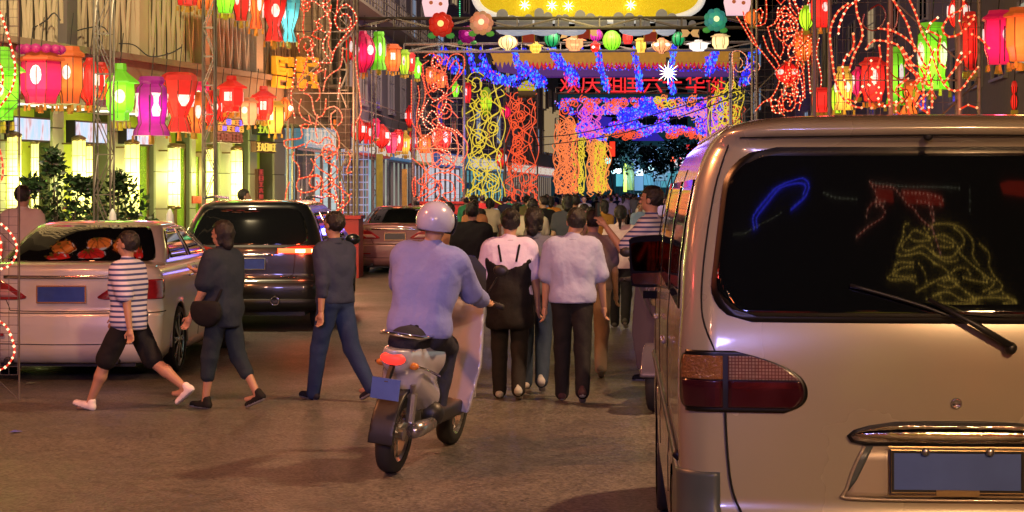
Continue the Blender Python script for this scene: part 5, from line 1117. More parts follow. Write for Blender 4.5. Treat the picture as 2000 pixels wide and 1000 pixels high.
for c in q: g = MB(); g.tube([tuple(Vector(P(px, py, 18.75)) - Vector((b[0], 18.7, 0))) for px, py in spline(c, 8)], .008, 5); g.build('unlit_rope', DKR, t)
lamp('figure_light', 'POINT', (0, -.6, 2.6), (1, .22, .08), 30, .3, parent=t)
t, b = rope_fig('light_figure', 'red beaded rope light loops at the left picture edge in front of the sedan', 15, LE, OR, ORB, .010, .0135, .047, hot=.5); frame_grid(t, b, 15.02, -130, 26, -100, 735, .07, .0016, leg_r=.008)
t, b = rope_fig('light_figure', 'salmon red rope light figure between the far yellow one and the van roof', 84, scroll(1436, 40, 205, 390, 81), RO, None, .026, step=.14); frame_grid(t, b, 84.05, 1418, 1456, 205, 390, .4, .01)
t, b = rope_fig('light_figure', 'pink violet rope light figure hanging at the left of the far net', 100, scroll(1152, 46, 198, 262, 82), glow((.9, .12, .55), 1.), None, .03, step=.16)
t, b = rope_fig('light_figure', 'pink violet rope light figure hanging at the right of the far net', 100, scroll(1400, 50, 205, 275, 83), glow((.8, .15, .7), 1.), None, .03, step=.16)
# blue LED curtains
LB = [glow((.01, .015, 1.), 1.3), glow((.04, .28, 1.), 1.4), glow((.14, .03, 1.), 1.1), glow((1., .03, .35), 1.0), glow((.55, .28, 1), 1.1)]
def leds(name, label, D, bands, n, wts=(6, 3, 2, .5, 0), r=.03, el=1.8, group=None, Dv=.3, light=None):
    """bands: list of (polyline px, half width px) along which bulbs are strewn"""
    xs = [p[0] for b_ in bands for p in b_[0]]; cx = sum(xs) / len(xs); base = P(cx, 200, D); t = thing(name, label, 'light curtain', base, 0, group)
    gs = [MB() for _ in LB]; Ls = [sum(math.dist(b_[0][i], b_[0][i + 1]) for i in range(len(b_[0]) - 1)) * b_[1] for b_ in bands]
    for _ in range(n):
        b_ = R.choices(bands, Ls)[0]; q = b_[0]; i = R.randrange(len(q) - 1); u_ = R.random(); px = q[i][0] + (q[i + 1][0] - q[i][0]) * u_ + R.uniform(-1, 1) * b_[1]; py = q[i][1] + (q[i + 1][1] - q[i][1]) * u_ + R.uniform(-1, 1) * b_[1] * .6
        v = Vector(P(px, py, D)) - Vector(base); k = R.choices(range(5), wts)[0]; s_ = r * R.uniform(.6, 1.2); y_ = R.uniform(-Dv, Dv)
        gs[k].add([(v.x - s_, y_, v.z), (v.x + s_, y_, v.z), (v.x, y_ - s_, v.z), (v.x, y_ + s_, v.z), (v.x, y_, v.z - s_ * el), (v.x, y_, v.z + s_ * el)], [(0, 2, 5), (2, 1, 5), (1, 3, 5), (3, 0, 5), (2, 0, 4), (1, 2, 4), (3, 1, 4), (0, 3, 4)])
    for k, g in enumerate(gs):
        if g.v: g.build(['blue_bulbs', 'pale_blue_bulbs', 'violet_bulbs', 'pink_bulbs', 'lilac_bulbs'][k], LB[k], t, kind='stuff')
    g = MB()
    for q, hw in bands: g.tube([tuple(Vector(P(px, py, D)) - Vector(base)) for px, py in q], .012, 4)
    g.build('carrier_wire', wblk, t)
    if light: lamp('led_glow', 'POINT', (0, -1.5, -1), (.25, .2, 1), light, .6, parent=t)
    return t
leds('led_curtain', 'leftmost swag of blue bulbs drooping from the gantry over the yellow figure', 58, [([(917, 92), (920, 120), (928, 140)], 6), ([(942, 108), (950, 135)], 7), ([(940, 130), (975, 155), (1000, 160)], 13), ([(985, 158), (1020, 148)], 7)], 520, light=120)
leds('led_curtain', 'second swag of blue bulbs ending above the small yellow pavilion', 58, [([(1004, 96), (1010, 125), (1018, 140)], 6), ([(1015, 125), (1045, 150), (1058, 165)], 12)], 420)
leds('led_curtain', 'third swag of blue bulbs turning pink before the first red character', 58, [([(1080, 80), (1083, 105)], 3), ([(1084, 105), (1098, 130)], 9), ([(1100, 125), (1125, 150)], 8)], 300)
leds('led_curtain', 'pink tip of bulbs in front of the first red character', 60, [([(1110, 140), (1122, 165)], 11)], 110, (2, 2, 2, 6, 1))
leds('led_curtain', 'narrow drop of blue bulbs over the second red character', 58, [([(1168, 95), (1172, 130), (1180, 155), (1186, 178)], 6)], 190, (5, 4, 2, 1, 0))
leds('led_curtain', 'narrow drop of blue bulbs over the fourth red character', 58, [([(1238, 85), (1243, 130), (1248, 150), (1250, 178)], 6)], 190, (4, 5, 2, 1, 0))
leds('led_curtain', 'narrow drop of blue bulbs beside the bright white star lamp', 58, [([(1316, 88), (1312, 130), (1310, 165), (1316, 182)], 5)], 180, (4, 5, 2, 1, 0), light=120)
leds('led_curtain', 'right hand drop of blue bulbs below the green flower lantern', 58, [([(1398, 98), (1392, 115), (1384, 145)], 7), ([(1382, 110), (1382, 140)], 4)], 190)
leds('led_curtain', 'blue bulbs inside the dragon like red figure', 57, [([(850, 108), (880, 120), (900, 140)], 14)], 150)
leds('led_curtain', 'blue bulb spray beside the small pink beaded figure', 57, [([(1475, 98), (1462, 130), (1452, 165)], 9)], 200)
leds('led_curtain', 'sparse row of single blue bulbs along the second gantry', 56, [([(860, 97), (1140, 96)], 2)], 30, (1, 0, 0, 0, 0), .04)
leds('led_net', 'scattered violet bulbs filling the air between the red characters and the far net', 92, [([(1100, 196), (1400, 194)], 7), ([(1090, 200), (1130, 225)], 10), ([(1400, 190), (1425, 250)], 14)], 900, (3, 2, 4, 2, 2), .04, 1.2)
leds('led_net', 'thin veil of blue bulbs behind the swags under the second gantry', 64, [([(930, 150), (1060, 172)], 12), ([(1060, 130), (1430, 134)], 11)], 420, (6, 2, 4, 1, 1), .022, 1.4)
def scan(seed, n):
    q = random.Random(seed); return [([(q.uniform(1130, 1400), q.uniform(232, 262)), (q.uniform(1130, 1400), q.uniform(232, 262))], 3) for _ in range(n)]
nb = [([(1150, 200), (1142, 225), (1150, 245)], 6), ([(1142, 245), (1180, 255), (1230, 248), (1280, 252), (1330, 250), (1390, 262)], 9), ([(1150, 200), (1175, 222), (1200, 205), (1215, 235), (1240, 215), (1262, 192), (1280, 215), (1300, 232)], 8),
      ([(1195, 245), (1220, 235), (1260, 225)], 7), ([(1300, 230), (1330, 205), (1345, 222), (1372, 200), (1380, 225), (1400, 235)], 7), ([(1240, 240), (1262, 262), (1290, 240), (1310, 258)], 7), ([(1370, 235), (1400, 262)], 16), ([(1140, 235), (1135, 262)], 12), ([(1150, 215), (1390, 220)], 12), ([(1230, 240), (1262, 262), (1290, 240), (1320, 262)], 9), ([(1135, 262), (1180, 270)], 8)]
leds('led_net', 'broad tangled net of blue and lilac bulbs over the far dark opening', 104, nb, 5200, (6, 2, 4, 1.2, 2), .058, 1.2, light=250)
leds('led_net', 'peaked patch of deep blue bulbs in the middle of the far net', 103, [([(1235, 225), (1262, 200), (1275, 218)], 12), ([(1215, 225), (1232, 235)], 12)], 500, (8, 1, 1, 0, 0), .05, 1.2)
bl = mat('blue_gauze', (.03, .02, .25), .6, emit=(.05, .03, .6), es=.35)
for (pts, lab) in (([(1240, 262), (1262, 246), (1285, 262), (1298, 275), (1235, 275)], 'violet gauze triangle hanging at the middle of the far opening'), ([(1225, 215), (1258, 192), (1282, 200), (1292, 222), (1240, 232)], 'deep blue gauze peak behind the far bulbs'), ([(1150, 240), (1172, 226), (1196, 230), (1190, 245), (1160, 252)], 'mauve gauze panel at the left of the far net')):
    b0 = P(pts[0][0], pts[0][1], 105.4); t = thing('gauze_panel', lab, 'cloth panel', b0); g = MB(); g.prism([(P(x, y, 105.4)[0] - b0[0], P(x, y, 105.4)[2] - b0[2]) for x, y in pts], -.03, .03); g.build('cloth', bl, t)
# swirls under the red characters and along the far arch
def swirls(cx, cy, n, w_, h_, seed, r0=9):
    q = random.Random(seed); out = []
    for i in range(n):
        x, y, r = cx + q.uniform(-.5, .5) * w_, cy + q.uniform(-.5, .5) * h_, r0 * q.uniform(.6, 1.2); ph = q.uniform(0, 6); sg = q.choice((-1, 1)); tw = q.uniform(.9, 1.7)
        out.append([(x + r * (1 - .7 * k / 12) * cos(ph + sg * k / 12 * tw * 2 * pi), y + r * (1 - .7 * k / 12) * sin(ph + sg * k / 12 * tw * 2 * pi)) for k in range(13)])
    return out
for lab, c, D, m_ in (('orange swirl of rope light under the first red character', swirls(1125, 207, 9, 60, 26, 1, 11), 80, RO), ('orange swirl of rope light under the third red character', swirls(1205, 200, 8, 80, 14, 2, 9), 80, RO), ('pale swirl of rope light under the last red characters', swirls(1345, 198, 16, 120, 26, 3, 9), 80, PE),
                      ('yellow swirl of rope light right of the blue peak', swirls(1295, 200, 6, 40, 14, 4, 9), 80, YE), ('pinkish swirl row at the left inside the far net', swirls(1195, 210, 10, 60, 26, 5, 8), 103, glow((1., .25, .35), .9)), ('pinkish swirl row at the right inside the far net', swirls(1345, 215, 14, 90, 24, 6, 8), 103, glow((1., .3, .5), .9)),
                      ('orange scroll border hanging left in the far opening', swirls(1225, 263, 14, 60, 12, 7, 7), 102, RO), ('orange scroll border hanging right in the far opening', swirls(1330, 262, 14, 60, 12, 8, 7), 102, RO)):
    t, b = rope_fig('rope_swirl', lab, D, c, m_, None, .028 if D < 90 else .035, step=.08, cat='rope light')
# red characters
def text_char(ch, size, m, parent, loc, ext=.05):
    cu = bpy.data.curves.new('c', 'FONT'); cu.body = ch; cu.size = size; cu.extrude = ext; cu.align_x = 'CENTER'; cu.resolution_u = 2
    o = bpy.data.objects.new('c', cu); me = bpy.data.meshes.new_from_object(o); bpy.data.objects.remove(o); me.materials.clear(); me.materials.append(m)
    o = link('character', me, parent, loc=loc); o.rotation_euler = (pi / 2, 0, 0); return o
a = P(1095, 181, 78.6); t = thing('character_sign', 'red glowing Chinese characters across the street', 'sign', a)
redt = glow((1., .012, .02), 1.1)
for ch, px in zip('欢庆祖国六十华诞', (1113, 1154, 1199, 1236, 1275, 1313, 1358, 1398)):
    text_char(ch, .92, redt, t, (P(px, 180, 78.6)[0] - a[0], 0, .06), .06)
g = MB(); g.box(-.2, 7.1, .12, .2, -.05, .0); g.box(-.2, 7.1, .12, .2, .82, .87); g.build('rail', steel, t)
# purple board, yellow fringe and red bunting in front of it
def board(name, label, pts, D, m, cat='board', th=.08):
    b0 = P(pts[0][0], pts[0][1], D); t = thing(name, label, cat, b0); g = MB(); g.prism([(P(x, y, D)[0] - b0[0], P(x, y, D)[2] - b0[2]) for x, y in pts][::-1], 0, th); g.build('panel', m, t); return t, b0
board('banner_board', 'dark violet board behind the blue bulb drops', [(965, 121), (1440, 119), (1440, 150), (1050, 152), (975, 140)], 66, mat('violet_board', (.06, .03, .12), .7, emit=(.10, .02, .22), es=.5))
fy = mat('yellow_fringe', (.36, .20, .02), .7, var=.5, vscale=4, emit=(1, .45, .03), es=.16)
t, b0 = board('fringe_board', 'long amber fringed board under the round lanterns', [(958, 104), (1445, 100), (1445, 119), (965, 121)], 62, fy)
g = MB()
for i in range(60): x = .12 + i * .143; g.prism([(x - .07, -.30 + .02), (x + .07, -.28), (x, -.42 - .06 * (i % 3))], -.03, 0)
g.build('fringe', fy, t)
bun = mat('red_bunting', (.35, .01, .02), .7, emit=(.8, .01, .02), es=.45)
t, b0 = board('bunting', 'row of red bunting scallops below the amber fringe', [(1005, 122), (1440, 121), (1440, 126), (1010, 127)], 64, bun)
g = MB()
for i in range(34): x = .15 + i * .232; g.prism([(x - .11, -.09), (x + .11, -.09), (x + .06, -.21), (x, -.25), (x - .06, -.21)], -.02, .05)
g.build('scallop_row', bun, t)
# golden cloud board above the gantry
gold = mat('gold_sequin', (.75, .52, .02), .38, .3, var=.5, vscale=40, bump=1., bscale=60, emit=(.9, .62, .01), es=.42)
pts = [(1150 + 216 * math.copysign(abs(cos(a)) ** .45, cos(a)), -30 + (65 if sin(a) > 0 else 50) * math.copysign(abs(sin(a)) ** .55, sin(a))) for a in np.linspace(0, 2 * pi, 65)[:-1]]
b0 = P(1150, -40, 46); t = thing('gold_board', 'huge rounded golden glitter board with white rim over the gantry', 'board', b0); g = MB(); g.prism([(P(x, y, 46)[0] - b0[0], P(x, y, 46)[2] - b0[2]) for x, y in pts], -.12, .12); g.build('panel', gold, t)
g = MB(); g.tube([(P(1150 + (x - 1150) * 1.03, -40 + (y + 40) * 1.04, 46)[0] - b0[0], .05, P(x, -40 + (y + 40) * 1.04, 46)[2] - b0[2]) for x, y in pts], .11, 6, closed=True); g.build('rim', mat('white_rim', (.7, .68, .6), .5, emit=(1, .95, .85), es=.5), t, True)
for px, py in ((1025, 10), (1078, 11), (1110, 12), (1232, 10)):
    v = Vector(P(px, py, 45.8)) - Vector(b0); g = MB(); g.ball(tuple(v), .05, 8, 5); 
    for k in range(4): a = k * pi / 4; g.tube([(v.x - cos(a) * .15, v.y, v.z - sin(a) * .15), (v.x, v.y - .02, v.z), (v.x + cos(a) * .15, v.y, v.z + sin(a) * .15)], [.002, .016, .002], 4)
    g.build('star_lamp', glow((1, .95, .55), 5.), t)
gl = lamp('board_glow', 'POINT', (0, -2.5, -.6), (1, .8, .3), 160, .5, parent=t)
# grey lotus petals standing on the gantry
pet = mat('grey_petal', (.30, .30, .30), .7, var=.15, emit=(.5, .48, .5), es=.12)
b0 = P(1150, 57, 45.75); t = thing('petal_screen', 'row of grey rounded cut-out petals standing on the upper gantry', 'screen', b0)
for i, (px, top, wd) in enumerate(((981, 18, 22), (1000, 30, 24), (1022, 33, 18), (1032, 28, 16), (1053, 16, 18), (1070, 24, 18), (1092, 29, 16), (1104, 28, 14), (1133, 20, 20), (1153, 26, 20), (1172, 31, 18), (1180, 37, 12), (1208, 24, 20), (1229, 25, 18), (1250, 30, 16), (1262, 32, 14), (1292, 18, 22), (1312, 26, 20), (1332, 34, 18), (1352, 40, 14))):
    x0 = P(px, 50, 45.75)[0] - b0[0]; z1 = P(px, top, 45.75)[2] - b0[2]; r = wd / 2 * 46.6 / F; o = [(x0 - r, 0), (x0 - r, z1 - r)] + [(x0 - r * cos(a), z1 - r + r * sin(a)) for a in np.linspace(.1, pi - .1, 9)] + [(x0 + r, z1 - r), (x0 + r, 0)]
    g = MB(); g.prism(o[::-1], -.05 - .012 * (i % 3), .03 + .01 * (i % 3)); g.build('petal', pet, t)
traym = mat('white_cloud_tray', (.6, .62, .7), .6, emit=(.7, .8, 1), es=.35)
for i, (px, wd, lab) in enumerate(((1008, 80, 'above the cream round lantern'), (1062, 60, 'left of the watermelon lantern'), (1115, 60, 'above the flared amber lantern'), (1242, 66, 'between the green lanterns'), (1300, 40, 'small one right of the middle'))):
    b0 = P(px, 60, 46.3); t = thing('cloud_tray', 'white blue underlit cloud shaped tray ' + lab, 'tray', b0, 0, 'white trays under the gantry'); g = MB(); r = wd / 2 * 46.3 / F; g.lathe([(r * .25, -.13), (r * .8, -.08), (r, .0), (r * .95, .05)], 20, sy=.45); g.build('shell', traym, t, True)
# ---------------- lanterns ----------------
LC = dict(red=(1., .015, .01), crimson=(1., .01, .10), orange=(1., .17, .02), green=(.28, 1., .02), purple=(.55, .0, .32), magenta=(.75, .0, .25), yellow=(1., .55, .06), peach=(1., .36, .14), cyan=(.15, .75, .75), lime=(.5, .85, .02), cream=(1., .72, .30), white=(1, .9, .8), dkgreen=(.01, .35, .12))
_pm = {}
def LP(c, s_=.9, hot=1.6):
    k = (c, s_, hot)
    if k not in _pm: _pm[k] = paper('silk_' + c, LC[c], s_, hot, .0)
    return _pm[k]
patchm = mat('white_painted_patch', (.8, .75, .72), .6, var=.0, emit=(1, .86, .80), es=.75); n_ = patchm.node_tree; tc_ = n_.nodes.new('ShaderNodeTexCoord'); nz_ = n_.nodes.new('ShaderNodeTexNoise'); nz_.inputs['Scale'].default_value = 16; cr_ = n_.nodes.new('ShaderNodeValToRGB')
cr_.color_ramp.elements[0].position = .36; cr_.color_ramp.elements[0].color = (.55, .12, .14, 1); cr_.color_ramp.elements[1].position = .47; cr_.color_ramp.elements[1].color = (1, .86, .82, 1); n_.links.new(tc_.outputs['Object'], nz_.inputs['Vector']); n_.links.new(nz_.outputs['Fac'], cr_.inputs[0]); n_.links.new(cr_.outputs[0], n_.nodes['Principled BSDF'].inputs['Emission Color'])
tassel = mat('amber_tassel', (.30, .16, .02), .8, emit=(.5, .28, .02), es=.25); darkrib = mat('lantern_rib', (.10, .03, .01), .6)
SHAPES = {  # silhouettes: (radius, height) in units of half size, and number of sides
 'palace': (6, [(.30, 1.0), (.34, .80), (.30, .74), (.55, .60), (.98, .38), (1.0, .33), (.70, .30), (.72, .0), (.70, -.42), (.60, -.62), (.46, -.70), (.44, -.95)]),
 'hexbox': (6, [(.60, .95), (.66, .82), (.98, .70), (1., .62), (.80, .58), (.84, .1), (.82, -.45), (.66, -.72), (.62, -.95)]),
 'melon': (10, [(.30, .98), (.34, .85), (.70, .66), (.93, .35), (1., .0), (.93, -.35), (.70, -.66), (.34, -.86), (.30, -1.)]),
 'vase': (8, [(.62, 1.), (.70, .86), (.60, .74), (.78, .62), (.82, .3), (.80, -.1), (.72, -.45), (.70, -.6), (.92, -.85), (.96, -1.)]),
 'bell': (8, [(.70, 1.), (.95, .90), (1., .72), (.92, .45), (.80, .1), (.52, -.3), (.40, -.5), (.62, -.85), (.66, -1.)]),
 'gourd': (10, [(.4, 1.), (.74, .85), (.86, .6), (.78, .3), (.55, .1), (.80, -.1), (1., -.4), (.86, -.75), (.5, -1.)]),
 'egg': (12, [(.25, 1.), (.55, .88), (.85, .55), (1., .1), (.96, -.35), (.75, -.75), (.5, -.95), (.45, -1.)])}
def lantern(label, px, y0, y1, wd, D, shape, color, patch='oval', cap=None, group='lanterns hanging along the left side', light=0., ph=None, s_=.95, cord=.5, tas=True, crown=None):
    x, y, z = P(px, (y0 + y1) / 2, D); hh = (y1 - y0) / 2 / F * D; hw = wd * (.57 if wd < 70 else .52) / F * D; n, prof = SHAPES[shape]
    t = thing('lantern', label, 'lantern', (x, y, z), 0, group); ph = R.uniform(-.4, .4) if ph is None else ph; pr = [(r * hw, q * hh) for r, q in prof]
    caps = LP(cap, .5, .8) if cap else LP(color, s_ * .72, 1.)
    k0 = 5 if shape == 'palace' else 4 if shape == 'hexbox' else 2 if shape == 'vase' else 2
    g = MB(); g.lathe(pr[k0:], n, ph=ph, caps=True); body = g.build('shade', LP(color, s_), t, shape in ('melon', 'egg', 'gourd'))
    g = MB(); g.lathe(pr[:k0 + 1], n, ph=ph); g.build('top', caps, t)
    g = MB()      # ribs along the edges
    for k in range(n):
        a = 2 * pi * (k + ph) / n; g.tube([(r * cos(a) * 1.01, r * sin(a) * 1.01, q) for r, q in pr[k0:]], .006 + .0001 * D, 3)
    g.build('ribs', darkrib if shape != 'palace' else caps, t)
    if patch:
        if shape in ('palace', 'hexbox'): zc = pr[k0][1] * .5 + pr[-3][1] * .5 + .0 * hh
        else: zc = .05 * hh
        rr = float(np.interp(zc, [q for r, q in pr[::-1]], [r for r, q in pr[::-1]]))
        pw = .29 * hw if n <= 8 else .32 * hw; phh = .24 * hh
        for k in range(n):
            if k % 2: continue
            a = 2 * pi * (k + .5 + ph) / n; rad = rr * cos(pi / n) + .012; ca, sa = cos(a), sin(a); o = []
            if patch == 'oval': o = [(cos(b) * pw, sin(b) * phh) for b in np.linspace(0, 2 * pi, 13)[:-1]]
            elif patch == 'tall': o = [(cos(b) * pw * .8, sin(b) * phh * 1.5) for b in np.linspace(0, 2 * pi, 13)[:-1]]
            elif patch == 'rect': o = [(-pw * .8, -phh), (pw * .8, -phh), (pw * .8, phh), (-pw * .8, phh)]
            elif patch == 'fan': o = [(-pw * 1.3, phh * .8), (-pw, -phh * .1), (-pw * .4, -phh * .8), (pw * .4, -phh * .8), (pw, -phh * .1), (pw * 1.3, phh * .8)]
            elif patch == 'vase': o = [(-pw * .9, phh * 1.6), (-pw * .5, phh), (-pw * .4, .1 * phh), (-pw * .9, -phh * .8), (-pw * .6, -phh * 1.7), (pw * .6, -phh * 1.7), (pw * .9, -phh * .8), (pw * .4, .1 * phh), (pw * .5, phh), (pw * .9, phh * 1.6)]
            g = MB(); f0 = [(-sa * u_ + ca * rad, ca * u_ + sa * rad, zc + v_) for u_, v_ in o]; f1 = [(p[0] + ca * .012, p[1] + sa * .012, p[2]) for p in f0]; m_ = len(o)
            g.add(f0 + f1, [tuple(range(m_, 2 * m_)), tuple(range(m_))[::-1]] + [(i, (i + 1) % m_, m_ + (i + 1) % m_, m_ + i) for i in range(m_)]); g.build('painted_patch', patchm, t)
    if crown:
        g = MB()
        for k in range(12):
            a = 2 * pi * k / 12; g.ball((cos(a) * hw * .8, sin(a) * hw * .8, hh * 1.02), hw * .24, 8, 4, sz=.8)
        g.build('scalloped_crown', LP(crown, .5, .8), t, True)
    g = MB()
    if tas:
        for k in range(0, n, 2 if n > 6 else 1): a = 2 * pi * (k + ph) / n; r = pr[-1][0] + .01; g.tube([(cos(a) * r, sin(a) * r, -hh), (cos(a) * r, sin(a) * r, -hh * 1.22)], [.02, .028], 4); g.build('tassel', tassel, t); g = MB()
        g.tube([(0, 0, -hh), (0, 0, -hh * 1.3)], [.03, .05], 6); g.build('tassel', tassel, t)
    g = MB(); a = 2 * pi * ph / n; rr = max(r for r, q in pr); g.tube([(cos(-1.5) * rr, sin(-1.5) * rr, hh * .35), (cos(-1.5) * rr, sin(-1.5) * rr, -hh * .9)], .008, 4); g.build('side_string', wblk, t); g = MB(); g.tube([(0, 0, hh), (.05, 0, hh + cord)], .009, 4); g.build('cord', wblk, t)
    if light: lamp('candle', 'POINT', (0, -hw - .25, -hh * .6), tuple(min(1, c + .06) for c in LC[color]), light, .15, parent=t)
    return t
def rowD(px, x0, D0, x1, D1):  # straight row in space between two photo columns
    A = ((x0 - 1000) / F * D0, D0); B = ((x1 - 1000) / F * D1, D1); k = (px - 1000) / F; dx, dy = B[0] - A[0], B[1] - A[1]; t = (k * A[1] - A[0]) / (dx - k * dy); return A[1] + t * dy
LL = lambda px: B1.u(px, OV + .75)[1]
G1 = 'lanterns of the lower left row'
for a in (('leftmost big green pagoda lantern at the picture edge', 5, 92, 238, 88, 'palace', 'green', 'oval', None, 25), ('crimson six sided lantern with a scalloped magenta crown', 80, 98, 205, 92, 'hexbox', 'crimson', 'tall', 'orange', 25), ('orange six sided lantern between the crimson and the dark red one', 137, 88, 205, 52, 'hexbox', 'orange', 'oval', None, 0),
          ('red lantern with a domed cap left of the green pagoda lantern', 176, 112, 206, 46, 'melon', 'red', 'rect', None, 20), ('bright green pagoda lantern with a round painted patch over the shrub', 235, 124, 238, 70, 'palace', 'green', 'oval', None, 25), ('large magenta purple vase lantern', 296, 150, 265, 70, 'vase', 'purple', 'vase', None, 20),
          ('red bell lantern with a white fan patch beside the purple vase lantern', 350, 142, 258, 62, 'bell', 'red', 'fan', None, 20), ('orange tapering lantern right of the red bell lantern', 381, 180, 260, 44, 'bell', 'orange', 'tall', None, 0), ('plain red lantern half behind the slim steel tower', 411, 176, 246, 36, 'melon', 'red', 'oval', None, 15),
          ('red pagoda lantern with bright rectangular patch', 452, 148, 220, 56, 'palace', 'red', 'rect', None, 15), ('peach coloured lantern under the red pagoda lantern', 486, 190, 245, 38, 'hexbox', 'peach', 'oval', None, 15), ('small red pagoda lantern between peach and amber ones', 515, 168, 236, 44, 'palace', 'red', 'rect', None, 0), ('amber yellow lantern below the orange block characters', 538, 196, 262, 38, 'hexbox', 'yellow', 'rect', None, 20)):
    lantern(a[0], a[1], a[2], a[3], a[4], LL(a[1]), a[5], a[6], a[7], a[8], G1, a[9], crown='magenta' if 'crown' in a[0] else None)
for px, y0, y1, wd, c, sh, lab in ((58, 118, 196, 40, 'red', 'melon', 'dark red lantern squeezed behind the leftmost green and crimson ones'), (196, 120, 196, 34, 'red', 'hexbox', 'red lantern half hidden behind the bright tower'), (322, 158, 226, 34, 'red', 'melon', 'red lantern between the purple vase and the red bell lanterns'),
    (396, 158, 214, 32, 'crimson', 'hexbox', 'crimson lantern behind the orange tapering one'), (432, 186, 238, 28, 'red', 'melon', 'red lantern under the left eave of the red pagoda lantern'), (500, 184, 232, 26, 'red', 'hexbox', 'small red lantern behind the peach coloured one'), (556, 190, 236, 26, 'orange', 'melon', 'small orange lantern at the end of the lower front row')):
    lantern(lab, px, y0, y1, wd, B1.u(px, OV + .45)[1], sh, c, 'oval', None, G1, 0, tas=False)
LU = lambda px: min(rowD(px, 365, 34, 815, 53), B1.u(px, OV + 1.0)[1] if px < 600 else 99, B2.u(px, 1.3)[1] if px >= 600 else 99)
G2 = 'lanterns of the upper left row'
for a in (('red lantern cut by the top edge, leftmost of the upper row', 366, -70, 12, 50, 'hexbox', 'red', 'rect', 0), ('orange lantern cut by the top edge beside the leftmost red one', 401, -60, 20, 42, 'hexbox', 'orange', 'oval', 0), ('green lantern cut by the top edge between orange and red ones', 440, -50, 27, 38, 'hexbox', 'green', 'oval', 15),
          ('red lantern with tall white patches right of the cut green one', 471, -45, 42, 34, 'hexbox', 'red', 'tall', 0), ('orange red lantern above the tan ribs', 500, -40, 56, 32, 'bell', 'orange', 'tall', 20), ('red gourd lantern beside the cyan one', 535, -30, 80, 48, 'bell', 'red', 'oval', 15), ('cyan globe lantern at the end of the upper front row', 564, -5, 82, 40, 'bell', 'cyan', None, 20),
          ('yellow green lantern inside the tallest red light figure', 618, 12, 108, 40, 'egg', 'lime', 'oval', 15), ('orange lantern with white patch right of the yellow green one', 655, 58, 118, 28, 'hexbox', 'orange', 'tall', 0), ('red lantern with white patch touching the crimson one', 676, 62, 125, 26, 'melon', 'red', 'tall', 0),
          ('crimson red round lantern right of the tallest light figure', 709, 60, 142, 42, 'melon', 'crimson', 'oval', 20), ('green spiral lantern beside the crimson round one', 740, 62, 136, 28, 'vase', 'green', 'tall', 0), ('orange red lantern with hot glow in the middle of the back row', 767, 85, 140, 32, 'hexbox', 'orange', 'rect', 15),
          ('small lime lantern near the end of the upper row', 790, 96, 146, 20, 'hexbox', 'lime', 'tall', 0), ('tiny red lantern between the lime and the last green one', 803, 102, 140, 16, 'hexbox', 'red', 'rect', 0), ('last small green lantern of the upper row', 815, 112, 154, 18, 'palace', 'green', 'tall', 0)):
    lantern(a[0], a[1], a[2], a[3], a[4], LU(a[1]), a[5], a[6], a[7], None, G2, a[8], cord=.4)
LB_ = lambda px: B2.u(px, 1.2)[1]
G3 = 'lanterns of the lower back row'
for i, a in enumerate(((592, 192, 238, 26, 'red'), (626, 190, 240, 34, 'red'), (655, 200, 245, 26, 'orange'), (700, 228, 280, 26, 'red'), (720, 238, 282, 24, 'red'), (745, 242, 290, 30, 'red'), (764, 258, 300, 26, 'crimson'), (792, 255, 303, 20, 'yellow'), (778, 252, 296, 20, 'red'), (806, 250, 302, 16, 'red'), (733, 230, 270, 18, 'crimson'), (800, 205, 250, 16, 'red'))):
    lantern(['red lantern low in the left half of the tallest light figure', 'red lantern in the middle of the tallest light figure', 'orange lantern at the right in the tallest light figure', 'red lantern right of the dark loudspeaker post', 'second red lantern right of the dark post', 'largest red lantern over the teal shop', 'crimson lantern left of the small yellow one', 'small yellow pagoda lantern over the teal shop', 'red lantern touching the small yellow pagoda lantern', 'last red lantern before the dragon like figure', 'small crimson lantern behind the second red one', 'small red lantern beside the end window of the mauve block'][i], a[0], a[1], a[2], a[3], LB_(a[0]), 'palace' if a[4] == 'yellow' else 'melon' if i % 2 else 'hexbox', a[4], 'rect' if i % 2 else 'tall', None, G3, 12 if i in (1, 5) else 0, cord=.4)
G4 = 'lanterns around the gantry'
